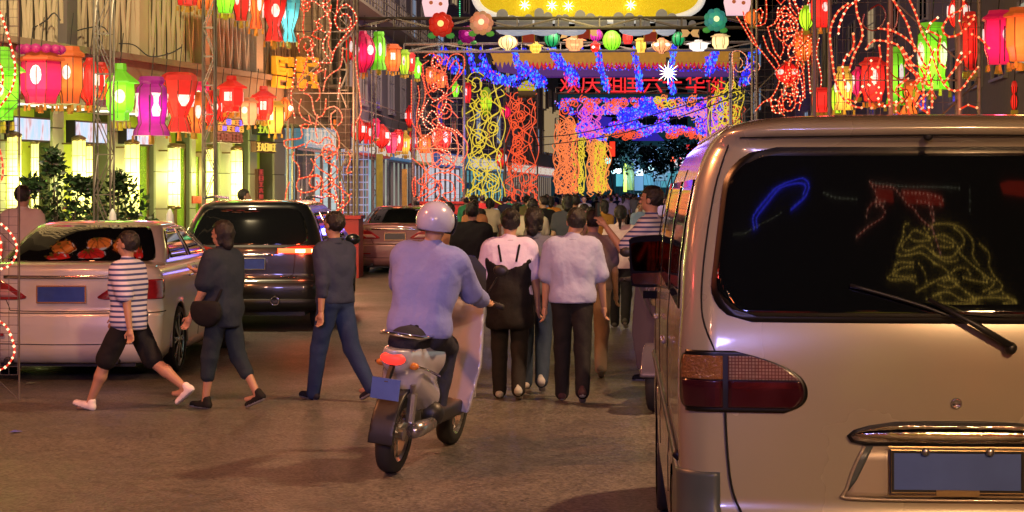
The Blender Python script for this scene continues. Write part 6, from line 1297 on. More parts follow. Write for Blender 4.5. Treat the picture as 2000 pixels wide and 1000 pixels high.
for a in (('cream round lantern at the left under the gantry', 992, 68, 98, 34, 50, 'melon', 'cream', None), ('flared amber lantern right of the watermelon lantern', 1122, 68, 100, 40, 50, 'palace', 'peach', None), ('bright green round lantern in the middle of the gantry', 1195, 60, 97, 31, 50, 'egg', 'green', None), ('violet lantern left of the bright green round one', 1164, 56, 80, 22, 50.6, 'egg', 'purple', None),
          ('small red orange lantern below the violet one', 1162, 80, 102, 20, 50, 'palace', 'red', 'oval'), ('yellow star topped lantern right of the green round one', 1252, 74, 103, 24, 50, 'hexbox', 'yellow', None), ('dusky orange lantern before the dark green one', 1292, 74, 104, 32, 50, 'melon', 'peach', 'oval'), ('cream six sided lantern under the green flower', 1407, 66, 96, 34, 50, 'hexbox', 'cream', None),
          ('small yellow pagoda lantern left of the watermelon lantern', 1046, 82, 104, 26, 50, 'palace', 'yellow', None), ('silvery wide lantern right of the dark green one', 1364, 78, 100, 44, 50, 'palace', 'white', None), ('red lantern behind the green round one', 1226, 60, 86, 20, 51, 'hexbox', 'red', None), ('orange lantern in the head of the dragon like figure', 842, 130, 165, 22, 57, 'hexbox', 'orange', 'tall'),
          ('second orange lantern in the dragon like figure', 862, 138, 172, 20, 57, 'hexbox', 'orange', 'rect'), ('green lantern right of the dragon like figure', 890, 158, 190, 16, 60, 'palace', 'green', 'tall'), ('red lantern left of the yellow figure', 912, 160, 202, 18, 60, 'hexbox', 'red', 'tall'), ('lime lantern inside the yellow figure', 950, 170, 225, 20, 69, 'egg', 'lime', None),
          ('crimson lantern between yellow and orange figures', 988, 205, 232, 16, 69, 'melon', 'crimson', None), ('red lantern low inside the dragon like figure', 862, 240, 300, 34, 58, 'melon', 'red', 'tall'), ('orange lantern low inside the dragon like figure', 830, 262, 300, 24, 58, 'hexbox', 'orange', 'tall'), ('red lantern inside the orange red figure', 980, 290, 330, 18, 75, 'melon', 'red', 'tall')):
    lantern(a[0], a[1], a[2], a[3], a[4], a[5], a[6], a[7], a[8], None, G4, 0, cord=.35, tas=False)
G5 = 'lanterns on the right side'
for a in (('crimson hexagonal lantern with a white oval near the right edge', 1950, 18, 128, 62, 21, 'hexbox', 'crimson', 'oval', 20), ('bright orange lantern cut by the right picture edge', 1992, 12, 122, 56, 20.5, 'hexbox', 'orange', None, 20), ('dark red lantern behind the right grey post', 1895, 20, 140, 30, 23, 'hexbox', 'red', None, 0),
          ('red square lantern with white patch over the left van roof', 1602, -20, 55, 44, 33, 'hexbox', 'red', 'oval', 15), ('small lime lantern left of the red square one', 1575, 10, 60, 26, 35, 'melon', 'lime', None, 0), ('orange lantern low behind the eye shaped light figure', 1568, 60, 120, 40, 42, 'hexbox', 'orange', None, 0),
          ('large green vase lantern between the two grey posts', 1820, 45, 175, 66, 24, 'vase', 'green', 'tall', 25), ('red lantern behind the top of the right grey post', 1872, -10, 60, 34, 25, 'melon', 'red', 'tall', 0), ('red lantern low behind the dense red loops', 1705, 110, 200, 48, 27, 'hexbox', 'red', 'tall', 20), ('green vase lantern left of the dense red loops', 1750, 92, 205, 36, 26, 'vase', 'green', 'tall', 0),
          ('amber lantern at the left leg of the big loops', 1648, 130, 215, 34, 29, 'vase', 'yellow', 'oval', 15), ('small lime lantern just above the van roof', 1635, 165, 222, 22, 31, 'hexbox', 'lime', None, 0), ('orange lantern above the middle of the van roof', 1775, 160, 222, 46, 28, 'bell', 'orange', None, 0), ('red hexagonal lantern above the left van roof edge', 1605, 170, 220, 40, 34, 'hexbox', 'red', None, 0),
          ('crimson lantern in the middle of the red loops', 1675, 130, 190, 26, 30, 'melon', 'crimson', 'tall', 0), ('red lantern behind the eye shaped figure', 1538, 120, 165, 40, 43, 'melon', 'red', 'oval', 0), ('small lantern with hot glow at the left of the eye shaped figure', 1470, 18, 50, 26, 44, 'melon', 'orange', None, 0), ('thin flame red lantern at the far right above the roof', 1981, 158, 215, 12, 26, 'gourd', 'red', None, 0)):
    lantern(a[0], a[1], a[2], a[3], a[4], a[5], a[6], a[7], a[8], None, G5, a[9], cord=.6)
# watermelon lanterns
for lab, px, wd in (('dark green striped watermelon lantern', 1078, 30), ('second dark green striped lantern near the right', 1325, 26)):
    b0 = P(px, 76, 49.5); r = wd / 2 / F * 49.5; t = thing('watermelon_lantern', lab, 'lantern', b0, 0, G4); g = MB(); g.ball((0, 0, 0), r, 16, 8, sz=1.05); g.build('shade', paper('melon_silk_%d' % px, (.01, .5, .14), .6, 1.2), t, True); g = MB()
    for k in range(8):
        a = 2 * pi * k / 8 + .2; g.tube([(r * 1.01 * sin(q) * cos(a), r * 1.01 * sin(q) * sin(a), r * 1.05 * cos(q)) for q in np.linspace(.2, 2.9, 10)], .018, 4)
    g.build('stripes', mat('melon_stripe', (.004, .05, .02), .5), t); g = MB(); g.tube([(0, 0, r), (.05, 0, r + .15)], .012, 4); g.build('stalk', wblk, t)
# flower lanterns
def flower(label, px, py, wd, D, col, ccol, leaf):
    b0 = P(px, py, D); r = wd / 2 / F * D; t = thing('flower_lantern', label, 'lantern', b0, 0, 'big flower lanterns')
    for ring, (n, rr, sz, st) in enumerate(((9, .66, .40, .42), (6, .36, .36, .62))):
        for k in range(n):
            a = 2 * pi * k / n + ring * .3; g = MB(); g.ball((cos(a) * r * rr, .10 - .12 * ring, sin(a) * r * rr), r * sz, 9, 5, sy=.35); g.build('petal', mat('petal_silk', tuple(.3 * q for q in col), .6, emit=tuple(q * R.uniform(.7, 1.1) for q in col), es=st), t, True)
    g = MB(); g.ball((0, -.18, 0), r * .26, 10, 6, sy=.6); g.build('heart', glow(ccol, 1.3), t, True)
    for s_ in (-1, 1):
        g = MB(); g.ball((s_ * r * .75, .15, -r * .9), r * .38, 8, 4, sy=.3, sz=.7); g.build('leaf', mat('leaf_silk', (.05, .2, .04), .6, emit=leaf, es=.5), t, True)
flower('deep red flower lantern with a glowing yellow heart, left on the gantry', 861, 47, 48, 44.8, (.9, .03, .01), (1, .7, .2), (.05, .3, .05)); flower('peach pink peony lantern second from the left on the gantry', 940, 44, 46, 44.8, (1., .38, .20), (1, .8, .4), (.1, .35, .03)); flower('teal green flower lantern at the right end of the gantry', 1398, 38, 44, 44.8, (.05, .42, .30), (.9, 1, .4), (.05, .35, .05)); flower('dull magenta flower lantern under the peach peony', 912, 67, 34, 47, (.35, .0, .16), (.6, .05, .3), (.05, .25, .05))
for lab, px, py in (('pinkish white cut-out lantern with spots above the red flower', 850, 10), ('pinkish white cut-out lantern with spots at the right above the gantry', 1440, 8)):
    b0 = P(px, py, 45.2); t = thing('spotted_lantern', lab, 'lantern', b0); g = MB(); s_ = .3; g.prism([(-.30, .28), (-.33, .05), (-.26, -.28), (.26, -.28), (.33, .02), (.30, .30), (.12, .22), (-.1, .26)][::-1], -.12, .12); g.build('shade', mat('pink_white_silk', (.5, .4, .42), .6, emit=(1, .62, .72), es=.8), t)
    for x, z in ((-.1, .05), (.14, .02)):
        g = MB(); g.lathe([(.05, -.135), (.05, -.12)], 10, (x, 0, z), axis='y'); g.build('spot', mat('brown_spot', (.4, .12, .05), .6, emit=(.6, .15, .05), es=.4), t)
    g = MB(); g.tube([(0, 0, .28), (0, 0, .7)], .012, 4); g.build('cord', wblk, t)
g = MB(); b0 = P(898, -10, 45); t = thing('bead_string', 'short hanging string of green bulbs left of the golden board', 'light string', b0); g.beads([(0, 0, -i * .055) for i in range(11)], .02); g.build('bulbs', glow((.05, .9, .35), 1.2), t, kind='stuff')
for lab, px, py in (('maroon box lantern under the left white tray', 1032, 74), ('maroon box lantern right of the flared amber one', 1140, 66), ('maroon box lantern left of the second green striped one', 1270, 72)):
    b0 = P(px, py, 47); t = thing('box_lantern', lab, 'lantern', b0); g = MB(); g.box(-.15, .15, -.12, .12, -.12, .12); g.build('shade', mat('maroon_silk', (.15, .02, .01), .7, emit=(.4, .03, .01), es=.4), t); g = MB(); g.box(-.17, -.15, -.13, .13, -.14, .14); g.box(.15, .17, -.13, .13, -.14, .14); g.tube([(0, 0, .12), (0, 0, .3)], .01, 4); g.build('frame', tassel, t)
for i, (px, py) in enumerate(((1112, 66), (1150, 62), (1288, 62), (1348, 64))):
    b0 = P(px, py, 47.3); t = thing('butterfly_lantern', 'beige butterfly shaped silk lantern, ' + ['touching the watermelon lantern', 'left of the green round lantern', 'above the dusky orange lantern', 'left of the green flower'][i], 'lantern', b0); 
    for s_ in (-1, 1): g = MB(); g.prism([(0, 0), (s_ * .12, .14), (s_ * .24, .10), (s_ * .2, -.02), (s_ * .24, -.12), (s_ * .08, -.1)][::-s_ if s_ > 0 else 1], -.02 - .004 * s_, .03 + .004 * s_); g.build('wing', mat('beige_silk', (.5, .35, .15), .6, emit=(1, .55, .2), es=.5), t)
b0 = P(1305, 142, 57); t = thing('star_lamp', 'single dazzling white lamp beside a blue bulb drop', 'lamp', b0); g = MB(); g.ball((0, 0, 0), .12, 10, 6)
for k in range(7): a = pi * k / 7 + .2; L = .38 if k % 2 else .28; g.tube([(-cos(a) * L, 0, -sin(a) * L), (0, 0, 0), (cos(a) * L, 0, sin(a) * L)], [.003, .028, .003], 4)
g.build('filament_star', glow((1, .85, .7), 6), t); g = MB(); g.box(-.05, .05, .1, .25, -.2, .5); g.build('bracket', BLK, t)
# small pavilion and lit pillar on the left of the characters
b0 = P(1029, 178, 72); t = thing('pavilion_lantern', 'small yellow pavilion shaped lantern left of the red characters', 'lantern', b0); g = MB(); g.lathe([(.45, 0), (.50, .06), (.5, .1)], 4, ph=.5); g.lathe([(.52, .1), (.30, .32), (.05, .42)], 4, ph=.5); g.build('roof', mat('pavilion_yellow', (.4, .3, .02), .6, emit=(.7, .6, .03), es=.6), t); g = MB(); g.box(-.35, .35, -.35, .35, -.25, -.001); g.build('body', mat('pav_dark', (.2, .12, .02), .6), t)
# sagging black cables over the street
for lab, pts in (('upper black cable sagging towards the van roof', [(1035, 269), (1120, 262), (1220, 240), (1340, 205), (1460, 170), (1600, 120)]), ('lower black cable sagging towards the van roof', [(1045, 285), (1130, 275), (1225, 258), (1345, 222), (1460, 180), (1600, 135)])):
    b0 = P(1035, 269, 60); t = thing('cable', lab, 'cable', b0); g = MB(); q = spline(pts, 20); g.tube([tuple(Vector(P(x, y, 60 - i * .5)) - Vector(b0)) for i, (x, y) in enumerate(q)], .018, 4); g.build('wire', wblk, t)
for i, pts in enumerate(([(20, 52), (60, 55), (90, 40), (105, 25), (118, 40)], [(150, 60), (170, 55), (200, 52), (215, 70)], [(232, 85), (262, 88), (292, 110), (330, 105), (355, 92)])):
    b0 = P(*pts[0], 28.5 + i); t = thing('cable', ['loose black cable looped across the ribs at the far left', 'loose cable beside the bright lattice tower', 'loose cable across the ribs over the purple lantern'][i], 'cable', b0); g = MB(); q = spline(pts, 6); g.tube([tuple(Vector(P(x, y, 28.5 + i)) - Vector(b0)) for x, y in q], .014, 4)
    g.build('wire', wblk, t)
t = tower('speaker_post', 'dark post with a loudspeaker box right of the tallest light figure', *P(672, 400, 38)[:2], 7, .18, steel, .02); g = MB(); z = P(672, 240, 38)[2]; g.box(-.15, .15, -.2, .15, z - .55, z + .3); g.build('speaker_box', mat('dark_box', (.03, .015, .012), .7), t)
x, y, _ = P(730, 400, 50); tower('lattice_tower', 'thin steel post left of the teal shop', x, y, 6.5, .12, steel, .012)
b0 = P(690, 320, 45); t = thing('lattice_screen', 'blue white wire rack in front of the shop right of the tallest light figure', 'rack', (b0[0], 45, 0)); g = MB()
for i in range(7): g.box(-.38 + i * .125, -.36 + i * .125, 0, .03, .3, 3.1)
for i in range(14): g.box(-.4, .4, -.005, -.001, .5 + i * .19, .53 + i * .19)
g.build('rods', mat('lit_wire', (.5, .55, .7), .5, emit=(.35, .45, .9), es=.4), t)
b0 = P(741, 325, 52); t = thing('vertical_banner', 'narrow yellow vertical banner left of the teal shop', 'banner', (b0[0], 52, 1)); g = MB(); g.box(-.10, .10, 0, .03, .3, 1.9); g.build('cloth', mat('yellow_banner', (.3, .22, .03), .7, var=.8, emit=(.8, .6, .05), es=.08), t)
b0 = P(790, 325, 55); t = thing('vertical_banner', 'narrow amber vertical banner left of the dragon like figure', 'banner', (b0[0], 55, 1)); g = MB(); g.box(-.08, .08, 0, .03, .3, 1.5); g.build('cloth', mat('amber_banner', (.3, .15, .03), .7, var=.8, emit=(.8, .4, .05), es=.08), t)
# ---------------- people ----------------
def bag_back(col, strap=True):
    def f(t, J, H):
        c = (J['chest'] + J['waist']) / 2
        def s(X):
            d = ell(X, c + np.array([0, -.12 * H, -.02 * H]), (.088 * H, .055 * H, .125 * H)); d = smin(d, ell(X, c + np.array([0, -.155 * H, -.06 * H]), (.06 * H, .035 * H, .06 * H)), .02); return d
        np_obj('backpack', [sdf_mesh(s, c - .22, c + .22, .014)], [cloth(col)], t); g = MB()
        for q in (-1, 1): g.tube([tuple(J['sho'] + np.array([q * .06 * H, -.06 * H, -.02])), tuple(J['sho'] + np.array([q * .066 * H, -.02 * H, .045 * H])), tuple(J['sho'] + np.array([q * .066 * H, .055 * H, 0.])), tuple(J['waist'] + np.array([q * .085 * H, .04 * H, 0.])), tuple(J['waist'] + np.array([q * .08 * H, -.07 * H, 0.]))], .014, 5)
        g.build('strap', cloth(col), t, True)
    return f
def apron(col):
    def f(t, J, H):
        def s(X):
            d = torso(X, J, H, .028); d = smin(d, cone(X, J['pel'], J['pel'] - np.array([0, 0, .13 * H]), .11 * H, .13 * H), .05)
            d = np.maximum(d, X[2] - (J['chest'][2] - .06 + 2.6 * X[0] ** 2)); d = np.maximum(d, (J['pel'][2] - .17 * H) - X[2]); return d + folds(X, .006, 3)
        lo, hi = bounds(J, H); lo[2] = J['pel'][2] - .3; hi[2] = J['sho'][2]; np_obj('pinafore', [sdf_mesh(s, lo, hi, .015)], [cloth(col)], t); g = MB()
        for q in (-1, 1): g.tube([tuple(J['chest'] + np.array([q * .04 * H, -.085 * H, -.01])), tuple(J['sho'] + np.array([q * .055 * H, -.06 * H, .01])), tuple(J['sho'] + np.array([q * .06 * H, 0, .042 * H])), tuple(J['chest'] + np.array([q * .045 * H, .085 * H, 0]))], .010, 5)
        g.build('strap', cloth(col), t, True)
    return f
def hold(kind):
    def f(t, J, H):
        if kind == 'phone':
            p = J['w0'] + J['hd0'] * .075 * H; g = MB(); g.box(p[0] - .035, p[0] + .035, p[1] - .008, p[1] + .008, p[2] - .01, p[2] + .12); o = g.build('phone', BLK, None, loc=None); o.location = t.location; o.rotation_euler = t.rotation_euler; o['label'] = 'dark phone held up by the man in the striped shirt'; o['category'] = 'phone'
            o.name = 'mobile_phone'
    return f
def PX(px, py_feet, z=0.):  # ground position from the photo column and the row of the feet
    D = F * (CZ - z) / (py_feet - HY); return ((px - 1000) / F * D, D)
who = {}
def person(key, *a, **k): who[key] = make_person(*a, **k)[0]
x, y = PX(238, 802); person('stripe', 'youngster in a striped T-shirt and black shorts walking left past the sedan', x + .06, y, -1.25, 1.50, top=(.60, .58, .75), bot=(.012, .012, .014), stride=.50, knee=(.1, .45), plen=.46, shoes=(.75, .7, .72), tk='stripe', hem=.06, sleeve=.8, h=.013, hair='short', fem=.3, off=.02)
x, y = PX(437, 798); 
def shoulder_bag(t, J, H):
    c = J['hip0'] + np.array([-.09 * H, .02, .02]); np_obj('shoulder_bag', [sdf_mesh(lambda X: np.maximum(ell(X, c, (.06, .15, .13)), X[2] - c[2] - .08), c - .2, c + .2, .014)], [cloth((.01, .011, .013))], t)
    g = MB(); g.tube([tuple(c + [0, -.1, .07]), tuple(J['sho'] + np.array([.0, -.1, -.05])), tuple(J['sho'] + np.array([.05 * H, 0, .035 * H])), tuple(J['chest'] + np.array([0, .12, 0])), tuple(c + [0, .1, .07])], .012, 5); g.build('strap', cloth((.01, .011, .013)), t, True)
person('dark', 'slim person in dark navy clothes and black shoes walking before the black car', x, y, -1.1, 1.52, top=(.02, .03, .05), bot=(.018, .03, .045), stride=.22, plen=.72, shoes=(.012, .012, .012), hem=.10, sleeve=.7, fem=.6, hair='bob', h=.014, arms=((.2, .15, .3), (.9, .2, .9)), extra=shoulder_bag, off=.03)
x, y = PX(655, 782); person('navy', 'person in dark blue clothes half hidden behind the scooter', x, y, -.9, 1.60, top=(.035, .045, .09), bot=(.02, .04, .11), stride=.28, sleeve=1.4, shoes=(.02, .02, .03), h=.015)
x, y = PX(995, 778); person('pinafore', 'woman in a lilac white T-shirt under a long black pinafore seen from behind', x, y, .05, 1.60, top=(.58, .54, .82), bot=(.014, .014, .018), stride=.10, fem=1, hair='bun', shoes=(.35, .38, .42), head=(.12, .05), extra=apron((.008, .008, .012)), h=.013, sleeve=.75, off=.022, arms=((.05, .2, .15), (.1, .18, .2)))
x, y = PX(1044, 762); person('grey', 'person in a slate blue shirt and jeans close beside the woman in the pinafore', x, y, .1, 1.62, top=(.13, .15, .22), bot=(.03, .05, .09), stride=.22, sleeve=.8, hair='bob', shoes=(.4, .4, .42), h=.015, fy=-.3)
x, y = PX(1118, 783); person('lilac', 'man in a pale lilac shirt and black trousers with his head turned, seen from behind', x, y, .05, 1.62, top=(.34, .37, .60), bot=(.012, .012, .014), stride=.16, sleeve=.85, shoes=(.05, .025, .03), head=(.15, .25), h=.013, hem=.03, off=.024, arms=((.05, .16, .1), (.1, .24, .15)), extra=None)
x, y = PX(1148, 735); person('beige', 'slim person in beige trousers half hidden behind the man in the lilac shirt', x + .05, y, .1, 1.58, top=(.22, .19, .20), bot=(.30, .24, .19), stride=.12, shoes=(.2, .18, .16), h=.016, hair='short')
x, y = PX(1212, 640); person('white', 'ponytailed woman in a pale pink white T-shirt and tight black trousers', x, y, .15, 1.58, top=(.68, .58, .52), bot=(.010, .010, .012), stride=.20, fem=1, hair='pony', shoes=(.05, .05, .05), h=.013, sleeve=.7, hem=.05)
x, y = PX(1276, 742); person('cheek', 'tall man in a striped shirt holding a phone up beside the van mirror', x, y, -1.15, 1.80, top=(.55, .52, .62), bot=(.01, .01, .014), stride=.05, tk='stripe', shoes=(.02, .02, .02), h=.013, arms=((.75, .10, 1.75), (.1, .12, .3)), extra=hold('phone'), off=.02, sleeve=.8)
x, y = P(43, 0, 20.0)[:2]; person('edge', 'young man in a cream T-shirt seen from behind at the left picture edge', x, y, .15, 1.70, top=(.62, .52, .47), bot=(.05, .05, .06), stride=.05, z=.12, shoes=(.05, .05, .05), h=.013, sleeve=.85, off=.024)
x, y = P(469, 0, 29.0)[:2]; person('roof', 'dark haired person whose head shows above the roof of the black car', x, y, 1.3, 1.69, top=(.35, .2, .12), bot=(.05, .05, .06), stride=.05, z=.12, h=.016, head=(.35, 0), hair='short')
x, y = PX(876, 640); person('tan', 'bare armed person in a rust coloured top standing behind the scooter', x, y, -.5, 1.62, top=(.42, .20, .10), bot=(.04, .04, .05), stride=.1, h=.016, sleeve=.2, fem=.6)
x, y = PX(922, 655); person('black', 'broad person in a black T-shirt left of the woman in the pinafore', x, y, .1, 1.62, top=(.008, .008, .010), bot=(.05, .045, .05), stride=.15, h=.016, off=.03)
x, y = PX(1180, 560); person('orange', 'woman in a mustard orange top with a black shoulder bag in the middle distance', x, y, -.7, 1.62, top=(.50, .26, .05), bot=(.02, .02, .03), stride=.25, h=.018, fem=1, hair='bob', extra=shoulder_bag)
x, y = PX(1322, 580); person('pink', 'person in a salmon pink top just left of the van window pillar', x, y, .0, 1.68, top=(.55, .26, .20), bot=(.03, .03, .04), stride=.15, h=.018)
x, y = PX(1040, 600); person('cream', 'person in a cream top carrying a pale bag over the shoulder in the middle distance', x, y, .1, 1.66, top=(.50, .45, .33), bot=(.05, .05, .07), stride=.2, h=.018, extra=bag_back((.5, .46, .34)))
x, y = PX(1108, 590); person('char', 'person in a charcoal top whose black hair shows over the lilac shirted man', x, y, .1, 1.72, top=(.06, .065, .08), bot=(.03, .03, .04), stride=.2, h=.018, hair='bob')
# yellow bundle held out by the rust coloured person
x, y = PX(908, 650); t = thing('toy_bundle', 'bundle of yellow and orange paper toys held up behind the scooter', 'bundle', (x, y, 1.06))
for i in range(26):
    a, b = R.uniform(0, 6.3), R.uniform(-.2, .9); g = MB(); d = Vector((cos(a) * cos(b), sin(a) * cos(b) * .7, sin(b) * .45)); g.tube([(0, 0, 0), tuple(d * .12), tuple(d * R.uniform(.2, .27))], [.012, .03, .008], 5); g.build('paper_toy', cloth(R.choice([(.8, .55, .03), (.85, .65, .05), (.8, .3, .04), (.5, .5, .1)])), t)
# ---- crowd: eight builds, copied with their own clothes ----
protos = []
for i in range(8):
    t, J = make_person('x', 0, -60, 0, 1.0, top=(.5, .5, .5), bot=(.1, .1, .1), stride=R.uniform(.1, .35), hair=('short', 'bob', 'short', 'pony', 'short', 'long', 'short', 'bun')[i], fem=i % 2, sleeve=(.6, .8, .7, .4, 1.5, .7, .6, .8)[i], plen=(1, 1, .5, 1, 1, .8, 1, 1)[i], h=.019, head=(R.uniform(-.1, .2), R.uniform(-.2, .2)), fy=R.uniform(-.6, .6), off=.016) if False else make_person('x', 0, -60, 0, 1.62, stride=R.uniform(.1, .35), hair=('short', 'bob', 'short', 'pony', 'short', 'long', 'short', 'bun')[i], fem=i % 2, sleeve=(.6, .8, .7, .4, 1.5, .7, .6, .8)[i], plen=(1, 1, .5, 1, 1, .8, 1, 1)[i], h=.026, head=(R.uniform(-.1, .2), R.uniform(-.2, .2)), fy=R.uniform(-.6, .6), off=.016)
    protos.append(t)
CN = [('white', (.65, .62, .6)), ('cream', (.5, .45, .34)), ('rust', (.38, .15, .07)), ('black', (.012, .012, .014)), ('pink', (.55, .25, .28)), ('sky blue', (.25, .38, .6)), ('navy', (.02, .03, .1)), ('grey', (.2, .2, .21)), ('red', (.45, .03, .03)), ('olive', (.15, .15, .06)), ('lilac', (.38, .32, .55)), ('orange', (.55, .22, .04)), ('green', (.05, .3, .12))]
BN = [('black', (.012, .012, .014)), ('blue jean', (.04, .07, .16)), ('brown', (.10, .06, .035)), ('beige', (.32, .26, .18)), ('grey', (.12, .12, .13))]
combos = [(a, b) for b in BN for a in CN]; R.shuffle(combos)
near = [c for c in combos if c[1][0] in ('black', 'navy', 'grey', 'lilac', 'cream', 'rust', 'sky blue')][:14]; combos = near + [c for c in combos if c not in near]; near = combos
hn = ('short hair', 'a black bob', 'short hair', 'a ponytail', 'short hair', 'long hair', 'short hair', 'a hair bun')
spots = []
tries = 0
while len(spots) < 52 and tries < 5000:
    tries += 1; D = 28 + 52 * R.random() ** .9; px = R.uniform(700, 1345) if D < 34 else R.uniform(640, 1400); X = (px - 1000) / F * D
    xc = -4.6 + (D - 15) * .02 if D < 60 else -4 + (D - 60) * .1
    if X < xc + .5 or (D < 30 and X > 2.6): continue
    if D < 40 and 1180 < px < 1300 or D < 50 and px < 830: continue
    if abs(X - FARCAR.location[0] + .2) < 1.7 and 38 < D < 45: continue
    if abs(X + 3.9) < 1.3 and 35.5 < D < 39 or abs(X + 2.3) < 1.2 and 55 < D < 58: continue
    if any(abs(X - a) < .55 and abs(D - b) < .55 for a, b in spots): continue
    spots.append((X, D))
spots.sort(key=lambda s: s[1])
for i, (X, D) in enumerate(spots):
    k = R.randrange(8); (tn, tc_), (bn, bc) = (near if i < 14 else combos)[i % 58]
    o = protos[i] if i < 8 else copy_tree(protos[k]); k = i if i < 8 else k
    o.location = (X, D, 0); away = R.random() < .72; o.rotation_euler = (0, 0, R.uniform(-.4, .4) + (0 if away else pi)); s_ = R.uniform(.93, 1.07); o.scale = (s_, s_, s_)
    short = 'shorts' if k == 2 else 'trousers'; o['label'] = 'walker with %s in a %s top and %s %s, going %s' % (hn[k], tn, bn, short, 'away' if away else 'nearer'); o['group'] = 'people crowding the street'; o['category'] = 'person'; o.name = 'person'
    for c in o.children:
        n = c.name.split('.')[0]
        if n in ('shirt', 'trousers', 'shorts'):
            c.material_slots[0].link = 'OBJECT'; c.material_slots[0].material = cloth(tc_ if n == 'shirt' else bc)
# far crowd as one mass
g = MB(); g.mi = 0
cms = [cloth(c) for _, c in CN] + [HAIR, SKIN]
for i in range(230):
    D = R.uniform(80, 165); t_ = (D - 60) / 50; X = R.uniform(-3.4 + (D - 60) * .13, 8 + (D - 60) * .1); h = R.uniform(1.5, 1.78); q = R.randrange(len(CN)); s_ = h / 1.65; a = R.uniform(-.5, .5)
    g.mi = 3
    for u_ in (-.09, .09): g.tube([(X + u_, D, 0), (X + u_, D, .45 * s_), (X + u_ * .8, D, .85 * s_)], [.06, .07, .1], 5)
    g.mi = q; g.lathe([(.17, .8 * s_), (.15, 1.05 * s_), (.2, 1.3 * s_), (.19, 1.4 * s_), (.06, 1.46 * s_)], 8, (X, D, 0), sy=.6)
    for u_ in (-1, 1): g.tube([(X + u_ * .2, D, 1.38 * s_), (X + u_ * .25, D, 1.1 * s_), (X + u_ * .24, D - .08, .85 * s_)], [.055, .045, .035], 5)
    g.mi = len(CN) + 1; g.ball((X, D - .02, 1.54 * s_), .085, 7, 5, sz=1.2); g.mi = len(CN); g.ball((X, D + (.03 if R.random() < .3 else -.03), 1.57 * s_), .095, 7, 5, sz=1.1)
o = g.build('crowd', cms, kind='stuff', smooth=True); o['label'] = 'far mass of people filling the end of the street'; o['category'] = 'crowd'
